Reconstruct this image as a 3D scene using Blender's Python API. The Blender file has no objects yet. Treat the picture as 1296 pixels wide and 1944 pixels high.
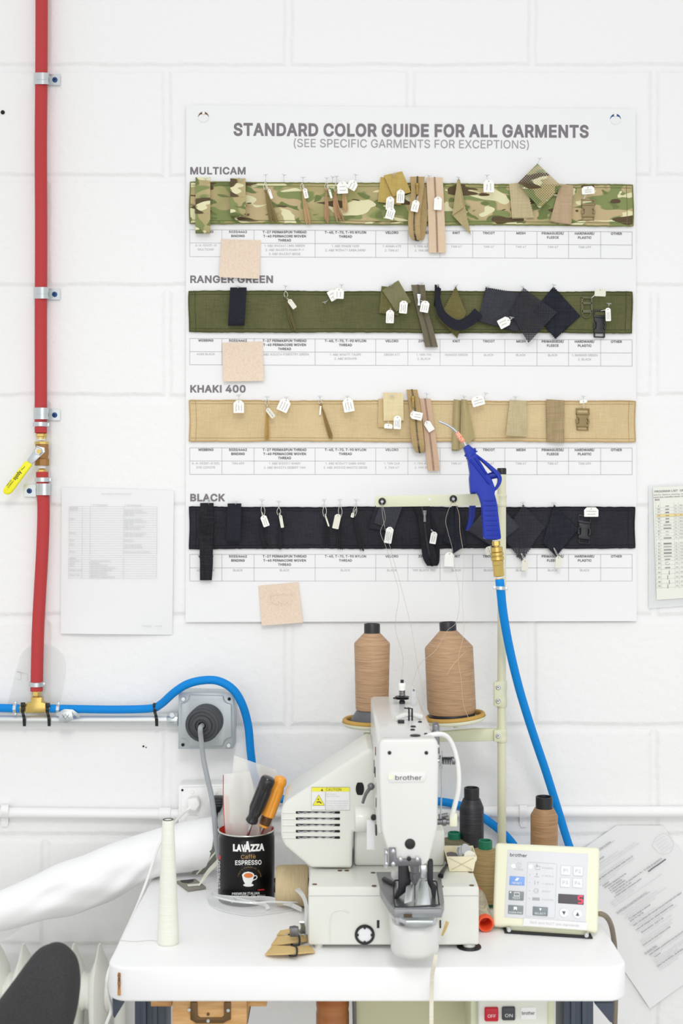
import bpy, bmesh, math, random
from mathutils import Vector, Matrix
from mathutils.geometry import delaunay_2d_cdt

random.seed(7)
V = Vector
C = bpy.context.scene.collection
PI = math.pi

# ------------------------------------------------------------------ camera, world, lights, exposure
CAM = V((0.0, -2.3, 1.45))
FPX = 2300.0                                   # focal length in pixels of the 1296 x 1944 frame
cd = bpy.data.cameras.new('camera')
cam = bpy.data.objects.new('camera', cd)
C.objects.link(cam)
cam.location = CAM
cam.rotation_euler = (PI / 2, 0, 0)
cd.sensor_fit = 'VERTICAL'
cd.sensor_height = 36.0
cd.lens = 36.0 * FPX / 1944.0
cd.clip_start = 0.05
cd.dof.use_dof = True
cd.dof.focus_distance = 2.24
cd.dof.aperture_fstop = 6.3
sc = bpy.context.scene
sc.camera = cam

w = bpy.data.worlds.new('world')
sc.world = w
w.use_nodes = True
bg = w.node_tree.nodes['Background']
bg.inputs[0].default_value = (0.97, 0.985, 1.0, 1)
bg.inputs[1].default_value = 0.84


def area(name, loc, target, sx, sy, power, col=(1, 1, 1)):
    l = bpy.data.lights.new(name, 'AREA')
    l.shape = 'RECTANGLE'
    l.size, l.size_y = sx, sy
    l.energy = power
    l.color = col
    o = bpy.data.objects.new(name, l)
    C.objects.link(o)
    o.location = loc
    o.rotation_euler = (V(target) - V(loc)).to_track_quat('-Z', 'Y').to_euler()
    return o


area('ceiling_tube_light', (-0.2, -2.3, 3.9), (0.0, -0.3, 0.6), 3.6, 0.8, 8, (1.0, 0.99, 0.97))
area('frontal_fill', (0.4, -5.6, 1.35), (0.0, 0.0, 0.8), 5.0, 2.4, 52, (1.0, 0.99, 0.97))  # added fill from behind the camera, no known window; evens out the lower wall

sl_d = bpy.data.lights.new('table_fill_spot', 'SPOT')          # unseen spot added to brighten the table and lower wall
sl_d.energy = 118
sl_d.spot_size = math.radians(50)
sl_d.spot_blend = 1.0
sl_d.shadow_soft_size = 0.40
sl_d.color = (1.0, 0.99, 0.97)
sl_o = bpy.data.objects.new('table_fill_spot', sl_d)
C.objects.link(sl_o)
sl_o.location = (0.1, -3.2, 3.3)
sl_o.rotation_euler = (V((0.02, -0.25, 0.78)) - V((0.1, -3.2, 3.3))).to_track_quat('-Z', 'Y').to_euler()

sc.view_settings.view_transform = 'Standard'
sc.view_settings.look = 'None'
sc.view_settings.gamma = 1.0
sc.view_settings.use_curve_mapping = False
sc.view_settings.exposure = 0.0
sc.cycles.max_bounces = 8
sc.cycles.transparent_max_bounces = 16


# ------------------------------------------------------------------ from a point of the photo to the place
def W(px, py, d):
    """the point seen at pixel (px, py), d metres in front of the camera"""
    return V(((px - 648) * d / FPX, d - 2.3, 1.45 - (py - 972) * d / FPX))


def A(px, py, off=0.0):
    """on the wall, standing off it by `off` metres"""
    return W(px, py, 2.3 - off)


ZT = 0.792                                     # height of the table top


def TBL(px, py, z=ZT):
    """on a level surface at height z"""
    return W(px, py, (1.45 - z) * FPX / (py - 972))


def on_plane(px, py, p0, n):
    r = V(((px - 648) / FPX, 1.0, -(py - 972) / FPX))
    t = (p0 - CAM).dot(n) / r.dot(n)
    return CAM + r * t


# ------------------------------------------------------------------ materials
def lin(h):
    h = h.lstrip('#')
    o = []
    for i in (0, 2, 4):
        c = int(h[i:i + 2], 16) / 255
        o.append(c / 12.92 if c <= 0.04045 else ((c + 0.055) / 1.055) ** 2.4)
    return (o[0], o[1], o[2], 1)


def new_mat(name):
    m = bpy.data.materials.new(name)
    m.use_nodes = True
    nt = m.node_tree
    return m, nt, nt.nodes['Principled BSDF']


def nd(nt, t, **k):
    n = nt.nodes.new(t)
    for a, b in k.items():
        setattr(n, a, b)
    return n


def mat(name, col, rough=0.5, metal=0.0, var=None, bump=None, coat=0.0, spec=None):
    m, nt, p = new_mat(name)
    p.inputs['Base Color'].default_value = lin(col)
    p.inputs['Roughness'].default_value = rough
    p.inputs['Metallic'].default_value = metal
    p.inputs['Coat Weight'].default_value = coat
    if spec is not None:
        p.inputs['Specular IOR Level'].default_value = spec
    if var or bump:
        tc = nd(nt, 'ShaderNodeTexCoord')
    if var:                                    # (scale, second colour, [stretch])
        mp = nd(nt, 'ShaderNodeMapping')
        mp.inputs['Scale'].default_value = var[2] if len(var) > 2 else (1, 1, 1)
        n = nd(nt, 'ShaderNodeTexNoise')
        n.inputs['Scale'].default_value = var[0]
        n.inputs['Detail'].default_value = 4
        r = nd(nt, 'ShaderNodeValToRGB')
        r.color_ramp.elements[0].position = 0.35
        r.color_ramp.elements[1].position = 0.65
        r.color_ramp.elements[0].color = lin(col)
        r.color_ramp.elements[1].color = lin(var[1])
        nt.links.new(tc.outputs['Object'], mp.inputs[0])
        nt.links.new(mp.outputs[0], n.inputs['Vector'])
        nt.links.new(n.outputs['Fac'], r.inputs[0])
        nt.links.new(r.outputs[0], p.inputs['Base Color'])
    if bump:                                   # (scale, strength, distance, [stretch])
        mp = nd(nt, 'ShaderNodeMapping')
        mp.inputs['Scale'].default_value = bump[3] if len(bump) > 3 else (1, 1, 1)
        n = nd(nt, 'ShaderNodeTexNoise')
        n.inputs['Scale'].default_value = bump[0]
        n.inputs['Detail'].default_value = 3
        b = nd(nt, 'ShaderNodeBump')
        b.inputs['Strength'].default_value = bump[1]
        b.inputs['Distance'].default_value = bump[2]
        nt.links.new(tc.outputs['Object'], mp.inputs[0])
        nt.links.new(mp.outputs[0], n.inputs['Vector'])
        nt.links.new(n.outputs['Fac'], b.inputs['Height'])
        nt.links.new(b.outputs[0], p.inputs['Normal'])
    return m


def see_through(name, col, alpha, rough=0.15, spec=0.5):
    """thin clear or milky plastic"""
    m, nt, p = new_mat(name)
    p.inputs['Base Color'].default_value = lin(col)
    p.inputs['Roughness'].default_value = rough
    p.inputs['Alpha'].default_value = alpha
    p.inputs['Specular IOR Level'].default_value = spec
    return m


def fabric(name, col, col2, weave=900.0, rough=0.9):
    """woven cloth: crossed fine threads and a slow mottling"""
    m, nt, p = new_mat(name)
    p.inputs['Roughness'].default_value = rough
    p.inputs['Specular IOR Level'].default_value = 0.2
    tc = nd(nt, 'ShaderNodeTexCoord')
    fine = []
    for st in ((1, 1, 0.06), (0.06, 1, 1)):
        mp = nd(nt, 'ShaderNodeMapping')
        mp.inputs['Scale'].default_value = st
        n = nd(nt, 'ShaderNodeTexNoise')
        n.inputs['Scale'].default_value = weave
        nt.links.new(tc.outputs['Object'], mp.inputs[0])
        nt.links.new(mp.outputs[0], n.inputs['Vector'])
        fine.append(n)
    a = nd(nt, 'ShaderNodeMath', operation='ADD')
    nt.links.new(fine[0].outputs['Fac'], a.inputs[0])
    nt.links.new(fine[1].outputs['Fac'], a.inputs[1])
    mot = nd(nt, 'ShaderNodeTexNoise')
    mot.inputs['Scale'].default_value = 14
    s = nd(nt, 'ShaderNodeMath', operation='ADD')
    nt.links.new(a.outputs[0], s.inputs[0])
    nt.links.new(tc.outputs['Object'], mot.inputs['Vector'])
    nt.links.new(mot.outputs['Fac'], s.inputs[1])
    dv = nd(nt, 'ShaderNodeMath', operation='DIVIDE')
    dv.inputs[1].default_value = 3
    nt.links.new(s.outputs[0], dv.inputs[0])
    r = nd(nt, 'ShaderNodeValToRGB')
    r.color_ramp.elements[0].position = 0.4
    r.color_ramp.elements[1].position = 0.6
    r.color_ramp.elements[0].color = lin(col)
    r.color_ramp.elements[1].color = lin(col2)
    nt.links.new(dv.outputs[0], r.inputs[0])
    nt.links.new(r.outputs[0], p.inputs['Base Color'])
    b = nd(nt, 'ShaderNodeBump')
    b.inputs['Strength'].default_value = 0.35
    b.inputs['Distance'].default_value = 0.0006
    nt.links.new(a.outputs[0], b.inputs['Height'])
    nt.links.new(b.outputs[0], p.inputs['Normal'])
    return m


def camo(name):
    """woodland camouflage: layered blobs of green, tan, cream and dark brown"""
    m, nt, p = new_mat(name)
    p.inputs['Roughness'].default_value = 0.9
    p.inputs['Specular IOR Level'].default_value = 0.2
    tc = nd(nt, 'ShaderNodeTexCoord')

    def layer(scale, stretch, loc, lo, hi, detail=1.2):
        mp = nd(nt, 'ShaderNodeMapping')
        mp.inputs['Scale'].default_value = stretch
        mp.inputs['Location'].default_value = loc
        n = nd(nt, 'ShaderNodeTexNoise')
        n.inputs['Scale'].default_value = scale
        n.inputs['Detail'].default_value = detail
        n.inputs['Distortion'].default_value = 0.5
        r = nd(nt, 'ShaderNodeMapRange')
        r.inputs[1].default_value = lo
        r.inputs[2].default_value = hi
        nt.links.new(tc.outputs['Object'], mp.inputs[0])
        nt.links.new(mp.outputs[0], n.inputs['Vector'])
        nt.links.new(n.outputs['Fac'], r.inputs[0])
        return r.outputs[0]

    def mix(fac, a, bcol):
        x = nd(nt, 'ShaderNodeMix', data_type='RGBA')
        nt.links.new(fac, x.inputs[0])
        if isinstance(a, str):
            x.inputs[6].default_value = lin(a)
        else:
            nt.links.new(a, x.inputs[6])
        x.inputs[7].default_value = lin(bcol)
        return x.outputs[2]
    c = mix(layer(9, (1, 1, 1.3), (0, 0, 0), 0.42, 0.58), '#A39E6C', '#C2AE85')
    c = mix(layer(21, (0.8, 1, 1.5), (3, 1, 2), 0.53, 0.56), c, '#858F5C')
    c = mix(layer(29, (0.8, 1, 1.6), (7, 3, 5), 0.585, 0.60), c, '#727D4E')
    c = mix(layer(24, (0.75, 1, 1.7), (11, 4, 9.3), 0.595, 0.605), c, '#E2DDB4')
    c = mix(layer(30, (0.6, 1, 1.9), (17, 8, 14), 0.625, 0.64), c, '#5E4F3A')
    nt.links.new(c, p.inputs['Base Color'])
    n = nd(nt, 'ShaderNodeTexNoise')
    n.inputs['Scale'].default_value = 900
    b = nd(nt, 'ShaderNodeBump')
    b.inputs['Strength'].default_value = 0.3
    b.inputs['Distance'].default_value = 0.0005
    nt.links.new(tc.outputs['Object'], n.inputs['Vector'])
    nt.links.new(n.outputs['Fac'], b.inputs['Height'])
    nt.links.new(b.outputs[0], p.inputs['Normal'])
    return m


def holes(m, scale, size, ang=0.0):
    """turn a cloth into an open net: a lattice of round holes"""
    nt = m.node_tree
    p = nt.nodes['Principled BSDF']
    tc = nd(nt, 'ShaderNodeTexCoord')
    mp = nd(nt, 'ShaderNodeMapping')
    mp.inputs['Rotation'].default_value = (0, ang, 0)
    mp.inputs['Scale'].default_value = (scale, 0.0, scale)
    fr = nd(nt, 'ShaderNodeVectorMath', operation='FRACTION')
    sb = nd(nt, 'ShaderNodeVectorMath', operation='SUBTRACT')
    sb.inputs[1].default_value = (0.5, 0.0, 0.5)
    ln = nd(nt, 'ShaderNodeVectorMath', operation='LENGTH')
    gt = nd(nt, 'ShaderNodeMath', operation='GREATER_THAN')
    gt.inputs[1].default_value = size
    nt.links.new(tc.outputs['Object'], mp.inputs[0])
    nt.links.new(mp.outputs[0], fr.inputs[0])
    nt.links.new(fr.outputs[0], sb.inputs[0])
    nt.links.new(sb.outputs[0], ln.inputs[0])
    nt.links.new(ln.outputs['Value'], gt.inputs[0])
    nt.links.new(gt.outputs[0], p.inputs['Alpha'])
    return m


def thread_mat(name, col, col2, rough=0.55):
    """wound thread: fine slanting windings"""
    m, nt, p = new_mat(name)
    p.inputs['Roughness'].default_value = rough
    tc = nd(nt, 'ShaderNodeTexCoord')
    outs = []
    for rot in (0.10, -0.10):
        mp = nd(nt, 'ShaderNodeMapping')
        mp.inputs['Rotation'].default_value = (0, rot, 0)
        mp.inputs['Scale'].default_value = (26, 26, 1100)
        n = nd(nt, 'ShaderNodeTexNoise')
        n.inputs['Scale'].default_value = 1.0
        n.inputs['Detail'].default_value = 3
        nt.links.new(tc.outputs['Object'], mp.inputs[0])
        nt.links.new(mp.outputs[0], n.inputs['Vector'])
        outs.append(n.outputs['Fac'])
    a = nd(nt, 'ShaderNodeMath', operation='ADD')
    nt.links.new(outs[0], a.inputs[0])
    nt.links.new(outs[1], a.inputs[1])
    dv = nd(nt, 'ShaderNodeMath', operation='MULTIPLY')
    dv.inputs[1].default_value = 0.5
    nt.links.new(a.outputs[0], dv.inputs[0])
    r = nd(nt, 'ShaderNodeValToRGB')
    r.color_ramp.elements[0].position = 0.38
    r.color_ramp.elements[1].position = 0.62
    r.color_ramp.elements[0].color = lin(col2)
    r.color_ramp.elements[1].color = lin(col)
    nt.links.new(dv.outputs[0], r.inputs[0])
    nt.links.new(r.outputs[0], p.inputs['Base Color'])
    b = nd(nt, 'ShaderNodeBump')
    b.inputs['Strength'].default_value = 0.6
    b.inputs['Distance'].default_value = 0.0012
    nt.links.new(dv.outputs[0], b.inputs['Height'])
    nt.links.new(b.outputs[0], p.inputs['Normal'])
    return m


def wall_mat():
    """painted concrete block: raked joints, roller texture and small pits, all in the relief"""
    m, nt, p = new_mat('painted_block')
    p.inputs['Base Color'].default_value = lin('#F1F1F0')
    p.inputs['Roughness'].default_value = 0.55
    p.inputs['Specular IOR Level'].default_value = 0.3
    tc = nd(nt, 'ShaderNodeTexCoord')
    wob = nd(nt, 'ShaderNodeTexNoise')
    wob.inputs['Scale'].default_value = 11
    wob.inputs['Detail'].default_value = 4
    ws = nd(nt, 'ShaderNodeVectorMath', operation='SCALE')
    ws.inputs['Scale'].default_value = 0.010
    nt.links.new(tc.outputs['Object'], wob.inputs['Vector'])
    nt.links.new(wob.outputs['Color'], ws.inputs[0])
    ad = nd(nt, 'ShaderNodeVectorMath', operation='ADD')
    nt.links.new(tc.outputs['Object'], ad.inputs[0])
    nt.links.new(ws.outputs[0], ad.inputs[1])
    sp = nd(nt, 'ShaderNodeSeparateXYZ')
    nt.links.new(ad.outputs[0], sp.inputs[0])
    cb = nd(nt, 'ShaderNodeCombineXYZ')
    mx = nd(nt, 'ShaderNodeMath', operation='ADD')
    mx.inputs[1].default_value = 10 * 0.462 + 0.100 - 0.005
    mz = nd(nt, 'ShaderNodeMath', operation='ADD')
    mz.inputs[1].default_value = 0.2085 * 10 - 0.847 * 0 + JOINT_Z
    nt.links.new(sp.outputs[0], mx.inputs[0])
    nt.links.new(sp.outputs[2], mz.inputs[0])
    nt.links.new(mx.outputs[0], cb.inputs[0])
    nt.links.new(mz.outputs[0], cb.inputs[1])
    br = nd(nt, 'ShaderNodeTexBrick')
    br.offset = 0.5
    br.inputs['Scale'].default_value = 1.0
    br.inputs['Brick Width'].default_value = 0.462
    br.inputs['Row Height'].default_value = 0.2085
    br.inputs['Mortar Size'].default_value = 0.0125
    br.inputs['Mortar Smooth'].default_value = 0.85
    br.inputs['Color1'].default_value = (1, 1, 1, 1)
    br.inputs['Color2'].default_value = (1, 1, 1, 1)
    br.inputs['Mortar'].default_value = (0, 0, 0, 1)
    nt.links.new(cb.outputs[0], br.inputs['Vector'])
    b1 = nd(nt, 'ShaderNodeBump')
    b1.inputs['Strength'].default_value = 0.55
    b1.inputs['Distance'].default_value = 0.0050
    nt.links.new(br.outputs['Color'], b1.inputs['Height'])
    n2 = nd(nt, 'ShaderNodeTexNoise')
    n2.inputs['Scale'].default_value = 60
    n2.inputs['Detail'].default_value = 6
    nt.links.new(tc.outputs['Object'], n2.inputs['Vector'])
    b2 = nd(nt, 'ShaderNodeBump')
    b2.inputs['Strength'].default_value = 0.4
    b2.inputs['Distance'].default_value = 0.004
    nt.links.new(n2.outputs['Fac'], b2.inputs['Height'])
    nt.links.new(b1.outputs[0], b2.inputs['Normal'])
    vo = nd(nt, 'ShaderNodeTexVoronoi')
    vo.inputs['Scale'].default_value = 22
    vr = nd(nt, 'ShaderNodeMapRange')
    vr.inputs[1].default_value = 0.0
    vr.inputs[2].default_value = 0.10
    nt.links.new(ad.outputs[0], vo.inputs['Vector'])
    nt.links.new(vo.outputs['Distance'], vr.inputs[0])
    b3 = nd(nt, 'ShaderNodeBump')
    b3.inputs['Strength'].default_value = 0.25
    b3.inputs['Distance'].default_value = 0.0015
    nt.links.new(vr.outputs[0], b3.inputs['Height'])
    nt.links.new(b2.outputs[0], b3.inputs['Normal'])
    nt.links.new(b3.outputs[0], p.inputs['Normal'])
    return m


# joints at image rows 125, 333, 542, ... : z = 1.45 - (125 - 972)/1000 = 2.297
JOINT_Z = 0.2085 * 11 - 2.297 + 0.2085 * 0
M = {}
M['wall'] = wall_mat()
M['floor'] = mat('grey_floor', '#DAD9D5', 0.5, var=(3, '#CFCEC8'))
M['paper'] = mat('white_paper', '#EDEDED', 0.6, bump=(9, 0.25, 0.006, (1.4, 1, 0.5)))
M['plain_paper'] = mat('sheet_paper', '#EBEBEB', 0.7)
M['roll_paper'] = mat('pattern_paper', '#FAFAFA', 0.6, bump=(10, 0.3, 0.006))
M['ink'] = mat('grey_ink', '#7C767B', 0.8)
M['ink_head'] = mat('dark_grey_ink', '#5F5B5F', 0.8)
M['ink_light'] = mat('light_grey_ink', '#ABA9AB', 0.8)
M['ink_line'] = mat('hairline_ink', '#9B989C', 0.8)
M['ink_pale'] = mat('pale_print', '#C4C5C6', 0.8)
M['ink_black'] = mat('black_ink', '#3C3B3E', 0.7)
M['pencil'] = mat('pencil_marks', '#B9A796', 0.8)
M['note'] = mat('kraft_note', '#E9D6C3', 0.85, var=(300, '#E0CAB4'))
M['tag'] = mat('white_tag', '#F7F6F1', 0.7)
M['tag_old'] = mat('cream_tag', '#E4E2D3', 0.7)
M['string'] = mat('white_string', '#E8E6DC', 0.8)
M['clear'] = see_through('clear_plastic', '#D5DADB', 0.40, 0.1)
M['film'] = see_through('clear_film', '#EEF1F1', 0.24, 0.12)
M['lamin'] = see_through('laminate_pouch', '#EFF2F2', 0.55, 0.15)
M['bag'] = see_through('milky_bag', '#F2F1EC', 0.42, 0.3)
M['goggle'] = see_through('clear_goggle', '#F4F6F7', 0.14, 0.05, 0.9)
M['goggle_edge'] = see_through('goggle_edge', '#F3F5F5', 0.75, 0.1, 0.8)
M['camo'] = camo('camo_cloth')
M['camo_net'] = holes(camo('camo_net'), 290, 0.27, PI / 4)
M['camo_edge'] = fabric('olive_hem', '#6E7244', '#8A8B58')
M['green'] = fabric('green_cloth', '#585939', '#686847')
M['green_edge'] = fabric('green_hem', '#484C2B', '#565A37')
M['green_lt'] = fabric('green_loop', '#757350', '#838160')
M['green_knit'] = fabric('green_knit', '#655F38', '#746D45')
M['khaki'] = fabric('khaki_cloth', '#CBB58B', '#D9C398')
M['khaki_edge'] = fabric('khaki_hem', '#B99D6F', '#C7AC7D')
M['tan'] = fabric('tan_cloth', '#A99A70', '#B8A87D')
M['tan_net'] = fabric('tan_net', '#B8AA84', '#C6B994', 500)
M['suede'] = fabric('tan_suede', '#B0997A', '#BEA788', 300)
M['suede_dk'] = fabric('brown_suede', '#9C8764', '#AF9A78', 300)
M['hook'] = fabric('ochre_hook_tape', '#B59C57', '#C4AB68', 400)
M['hook_pale'] = fabric('cream_hook_tape', '#DCCB9E', '#E6D7AE', 400)
M['hook_back'] = fabric('tan_loop_tape', '#C5AC7D', '#D0B98D', 400)
M['black'] = fabric('black_cloth', '#26262C', '#34343B')
M['black_edge'] = fabric('black_hem', '#1E1E24', '#2A2A30')
M['web_black'] = fabric('black_webbing', '#1B1B1F', '#303035', 600)
M['bind_black'] = fabric('navy_black_binding', '#212129', '#2C2C36', 1400)
M['tricot'] = fabric('charcoal_tricot', '#34343B', '#44444C', 1200)
M['net_black'] = holes(fabric('black_net', '#303036', '#3E3E46', 600), 330, 0.27)
M['suede_blk'] = fabric('black_suede', '#20222A', '#2C2E37', 300)
M['hook_green'] = fabric('green_hook_tape', '#5F5C36', '#716E46', 400)
M['zip_tan'] = fabric('tan_zip_tape', '#AE9467', '#BCA377', 1200)
M['zip_pink'] = fabric('beige_zip_tape', '#D8BFA2', '#E0C9AE', 1200)
M['zip_rose'] = fabric('rose_beige_zip_tape', '#C9AB8F', '#D3B79D', 1200)
M['zip_olive'] = fabric('olive_zip_tape', '#6A6351', '#78705C', 1200)
M['zip_black'] = fabric('black_zip_tape', '#1F1F24', '#2B2B31', 1200)
M['teeth_brown'] = mat('brown_teeth', '#A07D69', 0.4)
M['teeth_dark'] = mat('dark_teeth', '#4A4334', 0.4)
M['teeth_black'] = mat('black_teeth', '#111114', 0.35)
M['brass_old'] = mat('old_brass', '#8B7440', 0.35, 0.9)
M['buckle_tan'] = mat('tan_buckle', '#94815A', 0.45)
M['buckle_coy'] = mat('coyote_buckle', '#8F7C4F', 0.45)
M['buckle_grn'] = mat('green_buckle', '#5C5A3D', 0.45)
M['buckle_blk'] = mat('black_buckle', '#1D1E24', 0.4)
for k, c in dict(olive='#8E7F52', gold='#C2A15E', sand='#C9A97C', rose='#BC9672', brown='#9A7C4C', moss='#6C6440', black='#232329').items():
    M['floss_' + k] = mat(k + '_floss', c, 0.7)
M['red_hose'] = mat('red_rubber', '#B8383B', 0.6, spec=.2)
nt_h = M['red_hose'].node_tree                  # cloth-wrapped rubber: fine slanting ridges
tc_h, mp_h, wv_h = nd(nt_h, 'ShaderNodeTexCoord'), nd(nt_h, 'ShaderNodeMapping'), nd(nt_h, 'ShaderNodeTexWave')
rp_h, bp_h = nd(nt_h, 'ShaderNodeValToRGB'), nd(nt_h, 'ShaderNodeBump')
mp_h.inputs['Scale'].default_value = (130, 0, 170)
wv_h.bands_direction = 'DIAGONAL'
wv_h.inputs['Scale'].default_value = 1.0
wv_h.inputs['Distortion'].default_value = 1.2
rp_h.color_ramp.elements[0].color = lin('#B4373A')
rp_h.color_ramp.elements[1].color = lin('#C0494A')
bp_h.inputs['Strength'].default_value = 0.2
bp_h.inputs['Distance'].default_value = 0.0006
nt_h.links.new(tc_h.outputs['Object'], mp_h.inputs[0])
nt_h.links.new(mp_h.outputs[0], wv_h.inputs['Vector'])
nt_h.links.new(wv_h.outputs['Fac'], rp_h.inputs[0])
nt_h.links.new(rp_h.outputs[0], nt_h.nodes['Principled BSDF'].inputs['Base Color'])
nt_h.links.new(wv_h.outputs['Fac'], bp_h.inputs['Height'])
nt_h.links.new(bp_h.outputs[0], nt_h.nodes['Principled BSDF'].inputs['Normal'])
M['blue_hose'] = mat('blue_rubber', '#0A87D8', 0.55, spec=.2, bump=(700, 0.2, 0.0006))
M['zinc'] = mat('zinc_steel', '#CDD2D3', 0.32, 0.85)
M['galv'] = mat('galvanized_pipe', '#DADDDC', 0.35, 0.6)
M['box_steel'] = mat('painted_steel_box', '#B9C0C3', 0.4, 0.35)
M['screw_blue'] = mat('blue_screw', '#1E4C86', 0.4, 0.3)
M['brass'] = mat('brass', '#D0B468', 0.3, 0.85)
M['bronze'] = mat('bronze_body', '#A27744', 0.45, 0.6)
M['yellow'] = mat('yellow_grip', '#F2EC1E', 0.4)
M['tape_white'] = mat('white_tape', '#F3F3EE', 0.6)
M['black_plastic'] = mat('black_plastic', '#141416', 0.4)
M['dark_rubber'] = mat('dark_grey_rubber', '#3F4145', 0.55)
M['grey_cable'] = mat('grey_cable', '#9EA3A6', 0.5)
M['brown_cable'] = mat('brown_grey_cable', '#857A6B', 0.5)
M['white_plastic'] = mat('white_plastic', '#F2F2EF', 0.4)
M['white_paint'] = mat('white_paint', '#F3F3F2', 0.4)
M['rad_paint'] = mat('radiator_paint', '#EDEEE6', 0.4)
M['laminate'] = mat('white_laminate', '#FAFAFA', 0.35)
M['chip_wood'] = mat('exposed_wood', '#D29A5C', 0.8, var=(160, '#7A4A24'))
M['machine'] = mat('cream_white_enamel', '#E2E3DB', 0.35, coat=0.2)
M['machine_lt'] = mat('white_enamel', '#E0E0DC', 0.3, coat=0.2)
M['cream'] = mat('cream_paint', '#DADABD', 0.4)
M['cream_lt'] = mat('pale_cream_plastic', '#EDEDD3', 0.5, bump=(900, 0.12, 0.0005))
M['panel_face'] = mat('grey_membrane', '#DDDEE2', 0.45)
M['key_white'] = mat('white_key', '#ECEDEF', 0.4)
M['key_line'] = mat('key_outline', '#C3C4C8', 0.5)
M['key_blue'] = mat('blue_key', '#7EA6E8', 0.4)
M['key_grey'] = mat('grey_key', '#7E878B', 0.4)
M['lcd'] = mat('dark_display', '#4A444C', 0.3)
M['steel'] = mat('polished_steel', '#C4C7CA', 0.25, 0.9)
M['steel_dk'] = mat('dark_steel', '#77767A', 0.35, 0.7)
M['gunmetal'] = mat('blackened_steel', '#2B2B30', 0.4, 0.4)
M['amber_foam'] = mat('amber_pad', '#C29A4C', 0.7, bump=(120, 0.4, 0.002))
M['spool_thread'] = thread_mat('bronze_thread', '#C3A07C', '#A17E5E', 0.5)
M['spool_brown'] = thread_mat('copper_thread', '#B48D66', '#94704B', 0.45)
M['spool_black'] = thread_mat('black_thread', '#2E2E34', '#15151A', 0.4)
M['spool_tan'] = thread_mat('tan_thread', '#B59C6C', '#927A4E', 0.7)
M['spool_olive'] = thread_mat('olive_thread', '#80795F', '#645D45', 0.7)
M['spool_natural'] = thread_mat('natural_thread', '#D0B78B', '#B79C6F', 0.8)
M['spool_ivory'] = thread_mat('ivory_thread', '#CFC5AE', '#A99F88', 0.8)
M['spool_white'] = thread_mat('white_thread', '#EEF0E4', '#E8EADC', 0.9)
M['fine_thread'] = mat('fine_thread', '#BDB6AC', 0.7)
M['fine_gold'] = mat('fine_gold_thread', '#D9BE96', 0.6)
M['core_black'] = mat('black_core', '#1F1F22', 0.4)
M['core_grey'] = mat('grey_core', '#5C5F63', 0.4)
M['core_green'] = mat('green_core', '#137555', 0.45)
M['core_orange'] = mat('orange_core', '#EE5B33', 0.4)
M['gun_blue'] = mat('blue_plastic', '#1C34A6', 0.4, spec=.3)
M['gun_dark'] = mat('dark_blue_plastic', '#182C92', 0.4, spec=.3)
M['can_black'] = mat('black_tin', '#09090C', 0.28, spec=.3)
M['can_rim'] = mat('tin_rim', '#D9D9D2', 0.25, 0.9)
M['can_red'] = mat('red_lining', '#D4452C', 0.4)
M['print_white'] = mat('white_print', '#EDEDEC', 0.5)
M['print_gold'] = mat('gold_print', '#A9874A', 0.5)
M['print_red'] = mat('red_print', '#C22A2A', 0.5)
M['print_coffee'] = mat('coffee_print', '#D9783A', 0.5)
M['sd_black'] = mat('black_grip', '#17171A', 0.25, coat=0.3)
M['sd_orange'] = mat('amber_grip', '#FBA833', 0.25, coat=0.3)
M['sd_smoke'] = mat('smoky_ferrule', '#5B3A1C', 0.2)
M['label_yellow'] = mat('caution_yellow', '#EFE93A', 0.5)
M['strap_tan'] = fabric('tan_webbing', '#D0B276', '#DCC088', 600)
M['chair_black'] = mat('charcoal_upholstery', '#302F31', 0.85, var=(500, '#3A393B'))
M['wood'] = mat('pine_wood', '#DDB27A', 0.6, var=(18, '#C9975C', (1, 1, 9)))
M['frame_dark'] = mat('bronze_frame', '#6E5535', 0.45, 0.5)
M['leg_steel'] = mat('slate_painted_steel', '#4B5361', 0.45, 0.2)
M['amber_jar'] = mat('amber_plastic', '#A55F2B', 0.35, var=(30, '#C9905A', (0.2, 0.2, 1)))
M['red_button'] = mat('red_button', '#C4152E', 0.4)
M['black_button'] = mat('charcoal_button', '#3E4146', 0.4)
M['dark_card'] = mat('dark_card', '#8B877C', 0.7)
M['grey_tape'] = mat('grey_strip', '#77776F', 0.6)
M['highlight'] = mat('highlighter_yellow', '#EBD795', 0.7)
M['cream_print'] = mat('cream_sheet', '#E9EADF', 0.6)
M['hole_dark'] = mat('dark_hole', '#1B1B1D', 0.9)
m_led, nt_led, p_led = new_mat('red_segments')
p_led.inputs['Base Color'].default_value = lin('#E23B52')
p_led.inputs['Emission Color'].default_value = lin('#FF3050')
p_led.inputs['Emission Strength'].default_value = 1.0
M['led_red'] = m_led
m_led2, nt_l2, p_l2 = new_mat('lit_indicator')
p_l2.inputs['Base Color'].default_value = lin('#FFFFE8')
p_l2.inputs['Emission Color'].default_value = lin('#FFFBD8')
p_l2.inputs['Emission Strength'].default_value = 1.2
M['led_white'] = m_led2

# ------------------------------------------------------------------ mesh helpers
def cr(pts, n=6):
    """smooth curve through the points"""
    pts = [V(p) for p in pts]
    if len(pts) < 3:
        return pts
    e = [pts[0] * 2 - pts[1]] + pts + [pts[-1] * 2 - pts[-2]]
    out = []
    for i in range(1, len(e) - 2):
        a, b, c, d = e[i - 1], e[i], e[i + 1], e[i + 2]
        for k in range(n):
            t = k / n
            out.append(0.5 * ((2 * b) + (c - a) * t + (2 * a - 5 * b + 4 * c - d) * t * t + (3 * b - a - 3 * c + d) * t ** 3))
    out.append(pts[-1])
    return out


ORG = {}
TXT = {}


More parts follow.
